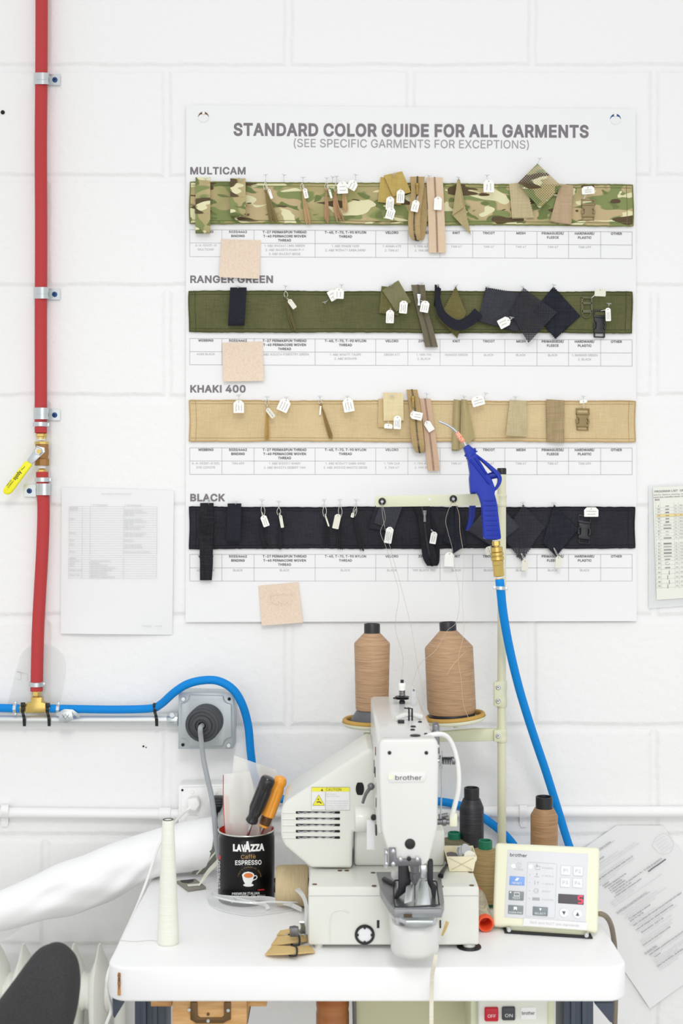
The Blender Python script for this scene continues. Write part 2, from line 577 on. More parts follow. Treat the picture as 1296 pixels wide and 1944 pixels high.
# outlines of a plain grotesque alphabet: advance | contour | contour ...
GLYPHS = {
    'è': '404|212,-8 161,-2 117,16 82,46 56,85 40,132 34,187 39,242 55,290 81,329 115,359 157,378 205,384 266,374 294,361 319,341 341,315 357,282 368,242 371,194 371,169 75,169 75,221 338,221 310,202 307,237 298,269 283,294 263,314 237,326 205,330 173,326 146,313 125,294 109,270 99,241 96,211 96,178 100,139 110,106 128,80 151,61 179,50 212,46 254,53 285,73 306,105 365,91 353,63 335,39 311,19 283,4 249,-5|175,429 109,529 177,529 225,429',
    'A': '480|16,0 201,509 276,509 463,0 395,0 287,302 264,372 232,478 245,478 213,371 191,302 85,0|110,142 110,199 370,199 370,142',
    'B': '456|60,0 60,509 241,509 289,504 329,491 359,469 381,442 394,410 398,374 395,344 387,320 356,286 315,267 315,262 339,257 363,245 385,227 402,203 414,173 418,136 413,100 400,67 377,39 344,18 301,4 247,0|125,57 245,57 296,63 330,80 349,105 355,137 352,161 342,184 327,203 306,218 279,228 248,231 125,231|125,285 238,285 288,296 308,309 323,326 333,348 336,372 330,403 313,429 283,446 240,452 125,452',
    'C': '510|267,-7 205,1 150,25 104,63 70,115 48,179 40,254 48,329 70,393 104,445 150,484 205,508 267,516 340,504 373,490 402,471 427,447 448,418 463,385 473,348 408,348 389,395 357,428 315,449 267,456 223,450 184,432 150,403 125,364 109,314 103,254 109,194 125,145 151,105 184,76 223,59 267,53 315,60 357,81 389,114 408,160 473,160 463,124 448,91 428,62 402,38 373,19 341,5 305,-4',
    'D': '502|219,0 96,0 96,57 215,57 272,63 318,81 354,110 379,149 394,198 399,255 394,312 379,361 354,399 320,428 275,446 221,452 93,452 93,509 225,509 294,501 353,478 399,441 433,391 455,329 462,255 455,181 433,119 398,68 351,31 291,8|125,509 125,0 60,0 60,509',
    'E': '419|60,0 60,509 372,509 372,452 125,452 125,286 355,286 355,229 125,229 125,57 375,57 375,0',
    'F': '410|60,0 60,509 369,509 369,452 125,452 125,278 346,278 346,221 125,221 125,0',
    'G': '520|269,-7 205,1 149,25 104,64 69,116 47,179 40,254 47,329 69,393 103,445 149,484 203,508 265,516 304,513 340,504 374,489 403,469 429,445 449,416 465,384 474,349 408,349 387,393 356,427 315,448 265,456 222,450 183,432 150,404 125,364 109,314 103,254 109,194 125,145 151,105 184,76 224,59 269,53 309,57 345,71 374,93 396,123 410,160 415,202 434,199 283,199 283,256 478,256 478,200 471,141 451,91 419,50 377,19 326,0',
    'H': '517|60,0 60,509 125,509 125,289 392,289 392,509 457,509 457,0 392,0 392,232 125,232 125,0',
    'I': '189|63,0 63,509 126,509 126,0',
    'J': '396|185,-7 124,3 75,33 44,81 33,145 33,173 98,173 98,145 104,104 122,74 149,56 185,50 220,56 248,74 266,104 272,145 272,509 336,509 336,145 326,81 294,33 246,3',
    'K': '467|104,145 104,216 139,261 174,303 212,344 364,509 448,509 231,276 228,276|60,0 60,509 125,509 125,334 124,225 125,193 125,0|372,0 188,259 228,309 449,0',
    'L': '393|60,0 60,509 125,509 125,57 361,57 361,0',
    'M': '628|60,0 60,509 152,509 277,187 287,159 299,123 311,84 322,49 307,49 318,83 330,121 342,158 352,187 476,509 568,509 568,0 504,0 504,291 504,327 505,369 506,413 507,457 513,457 498,409 482,363 467,322 456,291 342,0 286,0 170,291 159,321 145,361 129,408 112,457 119,457 120,416 121,372 122,328 122,291 122,0',
    'N': '523|60,0 60,509 136,509 343,183 363,151 388,107 414,55 405,54 401,108 399,157 399,195 399,509 463,509 463,0 387,0 202,290 177,331 148,381 108,452 119,454 122,384 124,328 125,291 125,0',
    'O': '533|267,-7 205,1 150,25 105,63 70,115 48,179 40,254 48,329 70,393 105,445 150,484 205,508 267,516 329,508 384,484 429,445 464,393 486,329 493,254 486,179 464,115 429,63 384,25 329,1|267,53 310,59 349,76 383,105 408,144 425,194 430,254 425,314 408,365 383,404 349,433 310,450 267,456 223,450 184,433 151,404 125,364 109,314 103,254 109,194 125,144 151,105 184,76 223,59',
    'P': '445|60,0 60,509 235,509 289,503 332,487 366,462 390,430 404,391 409,348 404,304 390,265 366,233 332,207 289,191 235,186 109,186 109,242 233,242 269,246 297,256 318,272 333,294 342,319 344,348 342,376 333,402 318,423 297,439 268,449 232,452 125,452 125,0',
    'Q': '533|245,159 313,159 369,85 384,65 468,-48 401,-48 346,27 331,46|267,-7 205,1 150,25 105,63 70,115 48,179 40,254 48,329 70,393 105,445 150,484 205,508 267,516 329,508 384,484 429,445 464,393 486,329 493,254 486,179 464,115 429,63 384,25 329,1|267,53 310,59 349,76 383,105 408,144 425,194 430,254 425,314 408,365 383,404 349,433 310,450 267,456 223,450 184,433 151,404 125,364 109,314 103,254 109,194 125,144 151,105 184,76 223,59',
    'R': '449|60,0 60,509 236,509 290,504 333,489 367,465 390,433 405,395 409,352 405,309 390,271 367,240 333,217 289,203 236,198 96,198 96,255 234,255 269,258 298,267 319,281 334,300 342,324 345,352 342,380 334,405 319,425 298,440 269,449 233,452 125,452 125,0|353,0 230,229 303,229 428,0',
    'S': '447|224,-9 172,-4 128,9 91,31 64,60 46,96 38,137 104,137 110,110 123,88 142,71 166,59 224,49 257,52 286,60 311,74 329,92 341,114 346,139 342,161 332,179 296,205 245,222 184,239 128,260 86,289 60,326 52,372 58,413 75,448 102,476 138,498 180,511 227,516 275,511 316,498 351,476 377,449 394,415 401,378 337,378 326,412 302,437 267,453 225,459 194,456 167,448 145,435 129,418 118,398 115,376 119,352 131,334 169,308 212,293 264,279 312,264 359,238 395,198 405,171 408,139 403,99 386,64 360,34 323,11 278,-4',
    'T': '449|32,452 32,509 417,509 417,452 257,452 257,0 193,0 193,452',
    'U': '517|259,-8 203,-2 154,15 114,43 85,80 66,124 60,173 60,509 124,509 124,178 128,144 141,113 160,87 187,68 220,56 259,52 298,56 331,68 357,87 377,113 389,144 393,178 393,509 457,509 457,173 451,124 433,80 403,43 363,15 315,-2',
    'V': '480|204,0 16,509 84,509 192,206 215,137 248,31 235,31 267,138 290,206 395,509 463,509 278,0',
    'W': '686|155,0 16,509 82,509 163,196 175,145 187,94 197,40 189,40 200,94 211,145 224,196 306,509 380,509 462,196 474,145 486,94 497,40 488,40 499,94 510,145 523,196 603,509 670,509 530,0 455,0 368,323 351,391 336,475 350,475 335,395 318,323 230,0',
    'X': '474|18,0 217,284 217,236 29,509 104,509 178,400 204,361 223,329 243,292 232,292 252,329 272,361 298,400 374,509 446,509 259,239 259,287 456,0 382,0 292,129 268,165 250,195 230,231 244,231 225,196 206,166 182,129 91,0',
    'Y': '472|203,0 203,208 16,509 91,509 192,344 222,292 250,230 224,230 251,293 280,344 381,509 455,509 268,208 268,0',
    'Z': '438|42,0 42,46 273,385 306,431 341,476 348,454 285,452 223,452 40,452 40,509 397,509 397,462 169,129 134,81 97,33 90,54 152,57 214,57 399,57 399,0',
    'a': '389|160,-9 126,-5 94,5 68,22 48,45 35,73 30,108 34,138 43,161 58,179 78,193 125,211 178,220 234,227 265,235 273,243 276,255 276,257 267,297 240,322 196,331 149,322 118,301 100,274 41,291 57,322 79,346 104,364 133,375 194,384 239,379 286,360 306,343 322,320 333,290 337,251 337,0 277,0 277,52 272,52 252,25 215,1|170,45 202,49 228,59 248,74 263,93 272,115 276,138 276,190 259,182 231,176 200,171 175,168 134,159 103,139 95,124 92,105 102,72 130,52',
    'b': '424|229,-8 198,-5 172,4 138,31 118,59 112,59 112,0 53,0 53,509 114,509 114,319 118,319 137,346 171,373 197,381 229,384 274,378 313,361 345,332 370,293 385,245 390,189 385,133 370,84 346,45 313,16 274,-2|220,47 253,51 279,66 301,88 316,117 325,151 328,189 325,227 316,261 301,290 280,311 253,325 220,330 188,325 161,312 140,291 125,263 116,229 113,189 116,150 125,115 140,86 162,65 188,51',
    'c': '396|207,-8 159,-2 117,16 82,46 56,85 40,133 34,187 40,243 56,291 82,330 117,360 159,378 207,384 260,377 305,356 340,322 362,277 303,262 290,289 270,311 242,325 207,330 173,325 145,310 124,287 108,258 99,224 96,187 99,151 108,117 124,89 145,66 173,51 207,46 243,52 271,66 292,89 304,117 363,102 341,56 306,21 261,-1',
    'd': '424|195,-8 151,-2 111,16 79,45 55,84 39,133 34,189 39,245 55,293 79,332 112,361 151,378 196,384 228,381 253,373 287,346 306,319 311,319 311,509 372,509 372,0 313,0 313,59 307,59 287,31 252,4 227,-5|205,47 236,51 263,65 284,86 299,115 309,150 312,189 309,229 300,263 284,291 263,312 237,325 205,330 172,325 145,311 124,290 108,261 99,227 96,189 99,151 109,117 124,88 145,66 172,51',
    'e': '404|212,-8 161,-2 117,16 82,46 56,85 40,132 34,187 39,242 55,290 81,329 115,359 157,378 205,384 266,374 294,361 319,341 341,315 357,282 368,242 371,194 371,169 75,169 75,221 338,221 310,202 307,237 298,269 283,294 263,314 237,326 205,330 173,326 146,313 125,294 109,270 99,241 96,211 96,178 100,139 110,106 128,80 151,61 179,50 212,46 254,53 285,73 306,105 365,91 353,63 335,39 311,19 283,4 249,-5',
    'f': '254|228,379 228,327 6,327 6,379|81,0 81,432 84,461 96,486 113,505 135,519 187,530 222,527 243,521 227,468 215,472 195,474 171,470 154,460 145,443 142,419 142,0',
    'g': '425|207,-151 168,-148 134,-140 82,-110 51,-69 101,-41 122,-66 154,-88 207,-97 249,-92 282,-75 304,-47 311,-6 311,68 306,68 287,41 252,16 227,8 195,5 152,10 113,27 80,53 55,90 39,136 34,191 39,246 55,293 80,332 112,361 152,378 196,384 228,382 253,373 288,346 308,319 313,319 313,379 372,379 372,-9 367,-54 350,-90 324,-117 291,-136 251,-147|205,59 237,63 264,75 285,95 300,121 309,154 312,193 309,231 300,264 285,291 264,312 237,325 205,330 172,325 145,312 124,290 109,262 99,229 96,193 99,155 109,123 124,96 145,76 172,63',
    'h': '410|114,227 114,0 53,0 53,509 114,509 114,287 102,287 124,332 152,362 187,379 227,384 264,380 295,369 321,349 341,321 353,285 357,240 357,0 296,0 296,235 290,275 273,304 246,323 210,329 184,326 161,317 141,303 126,283 117,257',
    'i': '167|53,0 53,379 114,379 114,0|84,443 67,446 54,455 44,468 41,483 44,499 54,512 67,521 84,524 100,521 114,512 123,499 126,483 123,468 114,455 100,446',
    'j': '167|53,379 114,379 114,-30 111,-63 102,-90 86,-113 65,-129 37,-139 4,-143 -10,-143 -10,-87 2,-87 25,-83 40,-72 50,-54 53,-29|83,443 67,446 53,455 44,468 41,483 44,499 53,512 67,521 83,524 100,521 114,512 123,499 126,483 123,468 114,455 100,446',
    'k': '381|110,137 110,212 121,212 284,379 360,379 184,199 177,199|53,0 53,509 114,509 114,0|294,0 148,186 191,229 372,0',
    'l': '170|54,0 54,520 115,520 115,0',
    'm': '610|53,0 53,379 112,379 112,295 108,295 118,323 132,346 172,376 219,386 257,380 287,361 309,331 321,295 312,295 322,321 337,343 381,375 437,386 468,383 497,372 522,354 541,328 553,296 557,255 557,0 496,0 496,254 490,289 473,313 447,326 419,330 395,328 374,320 345,290 335,247 335,0 274,0 274,260 269,288 253,311 229,326 199,330 158,320 140,307 126,289 117,266 114,238 114,0',
    'n': '410|114,227 114,0 53,0 53,379 112,379 112,287 102,287 124,332 152,362 187,379 227,384 264,380 295,369 321,349 341,321 353,285 357,240 357,0 296,0 296,235 290,275 273,304 246,323 210,329 184,326 161,317 141,303 126,283 117,257',
    'o': '415|207,-8 159,-2 117,16 82,46 56,85 40,133 34,187 40,243 56,291 82,330 117,360 159,378 207,384 256,378 299,360 333,330 359,291 376,243 381,187 376,133 359,85 333,46 299,16 256,-2|207,46 242,51 270,66 292,89 307,117 316,151 319,187 316,224 307,258 292,287 270,310 242,325 207,330 173,325 145,310 124,287 108,258 99,224 96,187 99,151 108,117 124,89 145,66 173,51',
    'p': '424|53,-143 53,379 112,379 112,319 118,319 137,346 171,373 197,381 229,384 274,378 313,361 345,332 370,293 385,245 390,189 385,133 370,84 346,45 313,16 274,-2 229,-8 198,-5 173,4 138,31 118,59 114,59 114,-143|220,47 253,51 279,66 301,88 316,117 325,151 328,189 325,227 316,261 301,290 280,311 253,325 220,330 188,325 161,312 140,291 125,263 116,229 113,189 116,150 125,115 140,86 162,65 188,51',
    'q': '424|372,-143 311,-143 311,59 306,59 287,31 252,4 227,-5 195,-8 151,-2 111,16 79,45 55,84 39,133 34,189 39,245 55,293 79,332 112,361 151,378 196,384 228,381 253,373 287,346 307,319 313,319 313,379 372,379|205,47 236,51 263,65 284,86 299,115 309,150 312,189 309,229 300,263 284,291 263,312 237,325 205,330 172,325 145,311 124,290 108,261 99,227 96,189 99,151 109,117 124,88 145,66 172,51',
    'r': '259|53,0 53,379 112,379 112,321 115,321 130,347 152,367 181,380 213,385 229,384 243,384 243,322 230,324 207,326 182,323 159,315 140,301 126,284 117,262 114,237 114,0',
    's': '365|182,-8 145,-5 112,3 84,18 62,38 45,63 36,94 94,107 105,79 124,60 150,49 181,45 217,50 244,62 262,81 268,103 265,121 254,136 237,147 212,155 149,170 104,186 72,208 53,237 47,274 51,305 65,332 87,354 115,370 149,381 187,384 223,381 254,372 279,358 299,339 324,290 268,277 258,298 243,316 219,328 187,333 156,329 131,317 114,299 109,277 112,258 124,243 172,223 229,209 275,194 306,171 325,142 331,107 326,75 312,47 290,24 260,6 223,-5',
    't': '227|204,379 204,327 6,327 6,379|65,471 126,471 126,98 128,76 136,61 150,53 170,50 185,51 202,54 213,2 192,-3 168,-4 125,2 92,21 72,52 65,93',
    'u': '410|182,-5 146,-1 115,11 89,31 69,59 57,95 53,139 53,379 114,379 114,144 119,105 137,75 164,56 200,50 226,53 249,62 268,77 283,97 293,122 296,153 296,379 357,379 357,0 298,0 298,92 307,92 286,47 257,17 222,0',
    'v': '389|163,0 17,379 84,379 165,155 187,87 206,21 184,21 203,87 224,155 305,379 371,379 226,0',
    'w': '567|138,0 23,379 87,379 133,214 154,137 175,41 165,41 186,135 206,214 252,379 316,379 362,214 382,136 402,41 391,41 413,135 434,214 480,379 545,379 429,0 368,0 319,172 305,225 291,280 277,338 291,338 277,280 263,225 248,172 199,0',
    'x': '379|21,0 171,218 171,171 29,379 100,379 147,306 179,253 207,206 175,206 202,253 233,306 282,379 352,379 209,169 209,214 358,0 287,0 231,85 200,136 173,182 205,182 178,136 148,85 91,0',
    'y': '389|47,-139 61,-86 71,-87 104,-89 130,-74 151,-36 163,-1 17,379 84,379 165,155 187,87 206,21 184,21 202,87 224,155 305,379 371,379 204,-58 177,-107 139,-136 91,-145 65,-143',
    'z': '380|42,0 42,46 254,320 254,323 48,323 48,379 333,379 333,331 126,60 126,56 339,56 339,0',
    '0': '453|227,-7 174,1 130,24 95,62 69,113 53,178 48,254 53,330 69,395 95,447 130,484 174,508 227,516 279,508 323,484 358,447 384,395 400,330 405,254 400,178 384,113 359,62 323,24 279,1|227,50 261,56 290,74 313,103 330,144 340,194 344,254 340,314 330,365 313,405 290,435 261,453 227,460 192,453 163,435 140,405 123,365 113,314 109,254 113,194 123,144 140,103 163,74 192,56',
    '1': '345|226,509 226,0 162,0 162,448 159,448 36,358 36,427 148,509',
    '2': '453|64,0 64,47 234,229 282,282 311,327 320,371 317,397 308,419 293,436 273,449 224,460 196,457 172,447 153,433 139,413 130,390 127,362 66,362 71,405 86,442 111,473 143,496 182,511 225,516 268,511 306,497 337,474 361,445 376,411 381,372 371,318 336,259 267,180 153,60 153,57 389,57 389,0',
    '3': '453|218,-7 173,-3 133,10 98,30 70,57 52,91 44,132 109,132 115,107 126,87 144,71 165,59 219,50 275,61 297,74 315,93 325,116 329,145 326,172 316,196 299,217 275,234 242,244 201,248 157,248 157,299 288,448 288,452 70,452 70,509 372,509 372,461 211,278 211,289 264,288 308,276 344,253 371,222 387,186 393,145 387,103 370,66 344,36 309,12 266,-2',
    '4': '453|40,105 40,158 247,509 311,509 109,166 109,163 413,163 413,105|282,0 282,121 282,146 282,318 343,318 343,0',
    '5': '453|221,-7 178,-2 140,11 108,32 83,60 66,93 60,130 122,130 127,108 138,89 173,60 221,50 250,53 276,64 298,82 314,104 324,131 328,162 324,193 314,221 297,244 275,262 248,273 218,277 167,268 128,246 67,253 96,509 366,509 366,452 151,452 134,301 136,301 178,325 229,334 263,330 294,321 321,306 345,285 364,260 379,231 388,199 391,163 385,117 369,76 343,41 309,15 268,-1',
    '6': '453|226,-7 182,-1 142,15 109,40 84,74 69,115 64,162 68,199 80,239 137,340 252,509 322,509 151,261 145,261 165,288 196,307 235,314 278,309 316,295 346,271 370,240 384,201 389,157 384,112 368,73 343,39 310,14 271,-2|226,48 254,52 279,63 299,79 314,101 324,128 327,157 324,187 314,213 299,235 279,251 254,262 226,265 198,262 174,252 153,235 138,214 128,188 125,158 128,128 138,102 153,79 174,63 198,52',
    '7': '453|97,0 323,448 323,452 62,452 62,509 391,509 391,449 165,0',
    '8': '453|226,-7 178,-2 136,11 101,33 74,62 57,96 52,135 55,166 65,195 81,220 101,241 125,256 153,265 153,267 119,282 93,308 76,342 70,380 75,417 90,450 114,477 146,498 184,511 226,516 269,511 306,498 337,477 361,450 377,417 382,380 376,342 359,308 333,282 300,267 300,265 327,256 351,241 372,220 387,195 397,166 401,135 395,96 378,62 352,33 317,11 275,-2|226,49 258,52 285,60 307,74 323,91 333,113 337,139 333,165 322,189 305,208 283,223 256,232 226,235 196,232 169,223 147,208 130,189 119,165 115,139 119,113 129,91 145,74 167,60 195,52|226,290 274,300 293,313 307,330 316,351 319,376 316,399 308,420 294,437 275,449 226,460 177,449 159,437 145,420 136,399 133,376 136,351 145,330 159,313 178,300',
    '9': '453|226,516 271,510 310,494 343,468 368,434 384,393 389,347 385,309 373,270 315,168 200,0 130,0 301,248 307,248 287,221 257,202 218,195 175,199 137,214 106,237 83,269 68,307 64,352 69,397 85,436 110,469 143,494 182,510|226,460 199,457 174,446 154,429 138,407 129,381 125,352 129,322 138,295 154,274 174,257 199,247 226,243 254,247 279,257 299,273 314,295 324,321 327,350 324,381 314,407 299,429 279,446 254,457',
    '.': '188|95,-4 78,-1 63,9 53,24 50,41 53,59 63,73 78,83 95,87 113,83 128,73 138,59 141,41 138,24 128,9 113,-1',
    ',': '188|38,-119 68,71 137,71 84,-119',
    ':': '188|95,-4 78,-1 63,9 53,24 50,41 53,59 63,73 78,83 95,87 113,83 128,73 138,59 141,41 138,24 128,9 113,-1|95,271 78,274 63,284 53,299 50,316 53,334 63,349 78,359 95,362 113,359 128,349 138,334 141,316 138,299 128,284 113,274',
    ';': '188|38,-119 68,71 137,71 84,-119|103,271 86,274 71,284 61,299 58,316 61,334 71,349 86,359 103,362 121,359 136,349 146,334 149,316 146,299 136,284 121,274',
    '-': '453|337,244 337,188 114,188 114,244',
    '/': '249|235,533 71,-76 14,-76 178,533',
    '(': '273|89,207 101,324 132,441 177,539 236,539 191,428 161,313 151,207 160,115 188,16 236,-96 177,-96 139,-21 111,55 95,131',
    ')': '273|37,-96 86,18 113,116 122,207 112,313 82,428 37,539 97,539 142,441 173,323 184,207 178,130 161,53 134,-22 97,-96',
    '&': '448|197,-7 150,-2 110,12 78,34 54,62 39,96 34,133 37,163 47,189 85,235 140,279 216,335 237,352 255,375 262,405 258,427 245,445 226,457 201,461 168,453 145,431 137,399 145,363 169,327 204,284 438,0 364,0 171,231 121,293 87,344 78,370 75,398 79,430 91,458 109,481 134,499 165,510 200,513 235,510 266,499 290,482 308,459 320,433 324,404 315,362 291,325 256,293 154,217 110,174 100,154 97,131 100,108 109,87 124,70 143,57 166,49 193,46 223,50 251,59 301,95 321,121 336,151 346,186 349,224 408,224 405,180 397,144 371,92 345,62 333,47 305,23 271,7 234,-3',
    "'": '206|78,318 70,509 136,509 128,318',
    '%': '676|175,283 146,286 121,297 101,314 86,335 78,360 75,388 75,412 78,440 87,464 101,486 121,503 146,513 175,517 206,513 230,503 250,486 264,464 273,440 276,412 276,388 273,360 264,335 250,314 230,297 205,286|175,327 198,332 212,346 221,365 223,388 223,412 213,454 198,468 175,473 153,468 138,454 130,435 127,412 127,388 130,365 138,346 153,332|501,-10 471,-6 446,5 426,21 412,43 403,68 400,95 400,120 403,147 412,172 427,194 447,210 471,221 501,225 531,221 556,210 576,194 590,172 598,147 601,120 601,95 598,68 589,43 575,21 555,5 531,-6|501,35 523,39 538,53 546,73 549,95 549,120 538,162 524,176 501,180 479,176 464,162 456,142 453,120 453,95 455,73 464,53 479,39|132,0 482,509 540,509 191,0',
    'é': '404|212,-8 161,-2 117,16 82,46 56,85 40,132 34,187 39,242 55,290 81,329 115,359 157,378 205,384 266,374 294,361 319,341 341,315 357,282 368,242 371,194 371,169 75,169 75,221 338,221 310,202 307,237 298,269 283,294 263,314 237,326 205,330 173,326 146,313 125,294 109,270 99,241 96,211 96,178 100,139 110,106 128,80 151,61 179,50 212,46 254,53 285,73 306,105 365,91 353,63 335,39 311,19 283,4 249,-5|177,429 225,529 293,529 227,429',
}
CAPH = 0.509
GEO = {}


def grow(pts, d):
    """move an outline outwards along its normals (outer contours run clockwise)"""
    n = len(pts)
    out = []
    for i in range(n):
        p0, p, p1 = pts[i - 1], pts[i], pts[(i + 1) % n]
        e0 = V((p[0] - p0[0], p[1] - p0[1]))
        e1 = V((p1[0] - p[0], p1[1] - p[1]))
        if e0.length < 1e-9 or e1.length < 1e-9:
            out.append(p)
            continue
        n0 = V((-e0.y, e0.x)).normalized()
        n1 = V((-e1.y, e1.x)).normalized()
        m = n0 + n1
        if m.length < 1e-6:
            m = n0.copy()
        m.normalize()
        k = min(d / max(m.dot(n0), .45), abs(d) * 1.6)
        out.append((p[0] + m.x * k, p[1] + m.y * k))
    return out


def glyph_geo(ch, bold):
    key = (ch, bold)
    if key in GEO:
        return GEO[key]
    adv, *cs = GLYPHS[ch].split('|')
    adv = int(adv) / 1000
    cs = [[tuple(int(a) / 1000 for a in p.split(',')) for p in c.split()] for c in cs if c]
    if not cs:
        GEO[key] = ([], [], adv)
        return GEO[key]
    P2, E2 = [], []
    for c in cs:
        c = grow(c, bold) if bold else c
        b = len(P2)
        P2 += [V((p[0], p[1])) for p in c]
        E2 += [(b + i, b + (i + 1) % len(c)) for i in range(len(c))]
    r = delaunay_2d_cdt(P2, E2, [], 0, 1e-6)
    fs = []
    for f in r[2]:
        m = sum((r[0][i] for i in f), V((0, 0))) / len(f)
        wn = 0
        for i, j in E2:
            p, q = P2[i], P2[j]
            side = (q.x - p.x) * (m.y - p.y) - (q.y - p.y) * (m.x - p.x)
            if p.y <= m.y < q.y and side > 0:
                wn += 1
            elif q.y <= m.y < p.y and side < 0:
                wn -= 1
        if wn:
            fs.append(tuple(f))
    GEO[key] = ([(p.x, p.y) for p in r[0]], fs, adv + bold * 1.2)
    return GEO[key]


def text_geo(s, bold):
    """outline of a string as flat polygons, capitals CAPH high"""
    key = (s, bold)
    if key in TXT:
        return TXT[key]
    V_, F_, x = [], [], 0.0
    for ch in s:
        if ch not in GLYPHS:
            x += 0.20
            continue
        vs, fs, adv = glyph_geo(ch, bold)
        b = len(V_)
        V_ += [(px + x, py) for px, py in vs]
        F_ += [tuple(i + b for i in f) for f in fs]
        x += adv
    TXT[key] = (V_, F_)
    return TXT[key]


class MB:
    def __init__(self):
        self.bm = bmesh.new()

    def face(self, pts):
        vs = [self.bm.verts.new(p) for p in pts]
        try:
            return self.bm.faces.new(vs)
        except ValueError:
            return None

    def _bevel(self, faces, r, seg):
        ed = list({e for f in faces if f and f.is_valid for e in f.edges})
        ed = [e for e in ed if len(e.link_faces) == 2 and e.calc_face_angle(0) > 0.35]
        bmesh.ops.bevel(self.bm, geom=ed, offset=r, segments=seg, profile=0.5, affect='EDGES', clamp_overlap=True)

    def prism(self, front, ext, bev=0.0, seg=2):
        """a polygon pushed along the vector ext"""
        front = [V(p) for p in front]
        ext = V(ext)
        a = [self.bm.verts.new(p) for p in front]
        b = [self.bm.verts.new(p + ext) for p in front]
        fs = [self.bm.faces.new(a), self.bm.faces.new(b[::-1])]
        n = len(a)
        for i in range(n):
            j = (i + 1) % n
            fs.append(self.bm.faces.new((a[j], a[i], b[i], b[j])))
        bmesh.ops.recalc_face_normals(self.bm, faces=fs)
        if bev:
            self._bevel(fs, bev, seg)
        return self

    def box(self, lo, hi, bev=0.0, seg=2):
        x0, y0, z0 = lo
        x1, y1, z1 = hi
        return self.prism([(x0, y0, z0), (x1, y0, z0), (x1, y0, z1), (x0, y0, z1)], (0, y1 - y0, 0), bev, seg)

    def obox(self, o, ax, ay, az, bev=0.0, seg=2):
        """box spanned by three vectors from a corner"""
        o, ax, ay, az = V(o), V(ax), V(ay), V(az)
        return self.prism([o, o + ax, o + ax + az, o + az], ay, bev, seg)

    def tube(self, pts, r, seg=8, caps=True, closed=False):
        pts = [V(p) for p in pts]
        n = len(pts)
        if n < 2:
            return self
        rs = r if isinstance(r, (list, tuple)) else [r] * n
        if len(rs) != n:
            rs = [rs[0] + (rs[-1] - rs[0]) * i / (n - 1) for i in range(n)]
        T = []
        for i in range(n):
            if closed:
                t = pts[(i + 1) % n] - pts[i - 1]
            else:
                t = pts[min(i + 1, n - 1)] - pts[max(i - 1, 0)]
            if t.length < 1e-9:
                t = V((0, 0, 1))
            T.append(t.normalized())
        up = V((0, 1, 0)) if abs(T[0].y) < 0.9 else V((1, 0, 0))
        nrm = (up - T[0] * up.dot(T[0])).normalized()
        rings = []
        for i in range(n):
            nrm = nrm - T[i] * nrm.dot(T[i])
            nrm = nrm.normalized() if nrm.length > 1e-6 else T[i].orthogonal().normalized()
            bi = T[i].cross(nrm)
            rings.append([self.bm.verts.new(pts[i] + (nrm * math.cos(2 * PI * k / seg) + bi * math.sin(2 * PI * k / seg)) * rs[i]) for k in range(seg)])
        m = n if closed else n - 1
        for i in range(m):
            a, b = rings[i], rings[(i + 1) % n]
            for k in range(seg):
                j = (k + 1) % seg
                self.bm.faces.new((a[k], a[j], b[j], b[k]))
        if caps and not closed:
            self.bm.faces.new(rings[0][::-1])
            self.bm.faces.new(rings[-1])
        return self

    def lathe(self, o, prof, axis=(0, 0, 1), seg=32, cap=True):
        """profile of (radius, distance along the axis) turned about an axis through o"""
        o = V(o)
        ax = V(axis).normalized()
        u = ax.orthogonal().normalized()
        if abs(ax.z) > 0.9:
            u = (V((1, 0, 0)) - ax * ax.x).normalized()
        v = ax.cross(u)
        rings = []
        for r, h in prof:
            r = max(r, 1e-5)
            rings.append([self.bm.verts.new(o + ax * h + (u * math.cos(2 * PI * k / seg) + v * math.sin(2 * PI * k / seg)) * r) for k in range(seg)])
        for a, b in zip(rings, rings[1:]):
            for k in range(seg):
                j = (k + 1) % seg
                self.bm.faces.new((a[k], a[j], b[j], b[k]))
        if cap:
            self.bm.faces.new(rings[0][::-1])
            self.bm.faces.new(rings[-1])
        return self

    def loft(self, rings, caps=True, closed=True):
        rr = [[self.bm.verts.new(p) for p in r] for r in rings]
        n = len(rr[0])
        for a, b in zip(rr, rr[1:]):
            for k in range(n if closed else n - 1):
                j = (k + 1) % n
                self.bm.faces.new((a[k], a[j], b[j], b[k]))
        if caps and closed:
            self.bm.faces.new(rr[0][::-1])
            self.bm.faces.new(rr[-1])
        return self

    def ball(self, c, r, seg=12):
        prof = [(r * math.sin(PI * i / seg), -r * math.cos(PI * i / seg)) for i in range(seg + 1)]
        return self.lathe(c, prof, seg=seg * 2, cap=False)

    def sheet(self, P, t, nu, nv):
        """P(u, v) -> (front point, unit normal towards the viewer); a skin of thickness t"""
        F, B = [], []
        for j in range(nv + 1):
            fr, br = [], []
            for i in range(nu + 1):
                p, n = P(i / nu, j / nv)
                fr.append(self.bm.verts.new(p))
                br.append(self.bm.verts.new(p - n * t))
            F.append(fr)
            B.append(br)
        for j in range(nv):
            for i in range(nu):
                self.bm.faces.new((F[j][i], F[j + 1][i], F[j + 1][i + 1], F[j][i + 1]))
                self.bm.faces.new((B[j][i], B[j][i + 1], B[j + 1][i + 1], B[j + 1][i]))
        for j in range(nv):
            self.bm.faces.new((F[j][0], B[j][0], B[j + 1][0], F[j + 1][0]))
            self.bm.faces.new((F[j][nu], F[j + 1][nu], B[j + 1][nu], B[j][nu]))
        for i in range(nu):
            self.bm.faces.new((F[0][i], F[0][i + 1], B[0][i + 1], B[0][i]))
            self.bm.faces.new((F[nv][i], B[nv][i], B[nv][i + 1], F[nv][i + 1]))
        return self

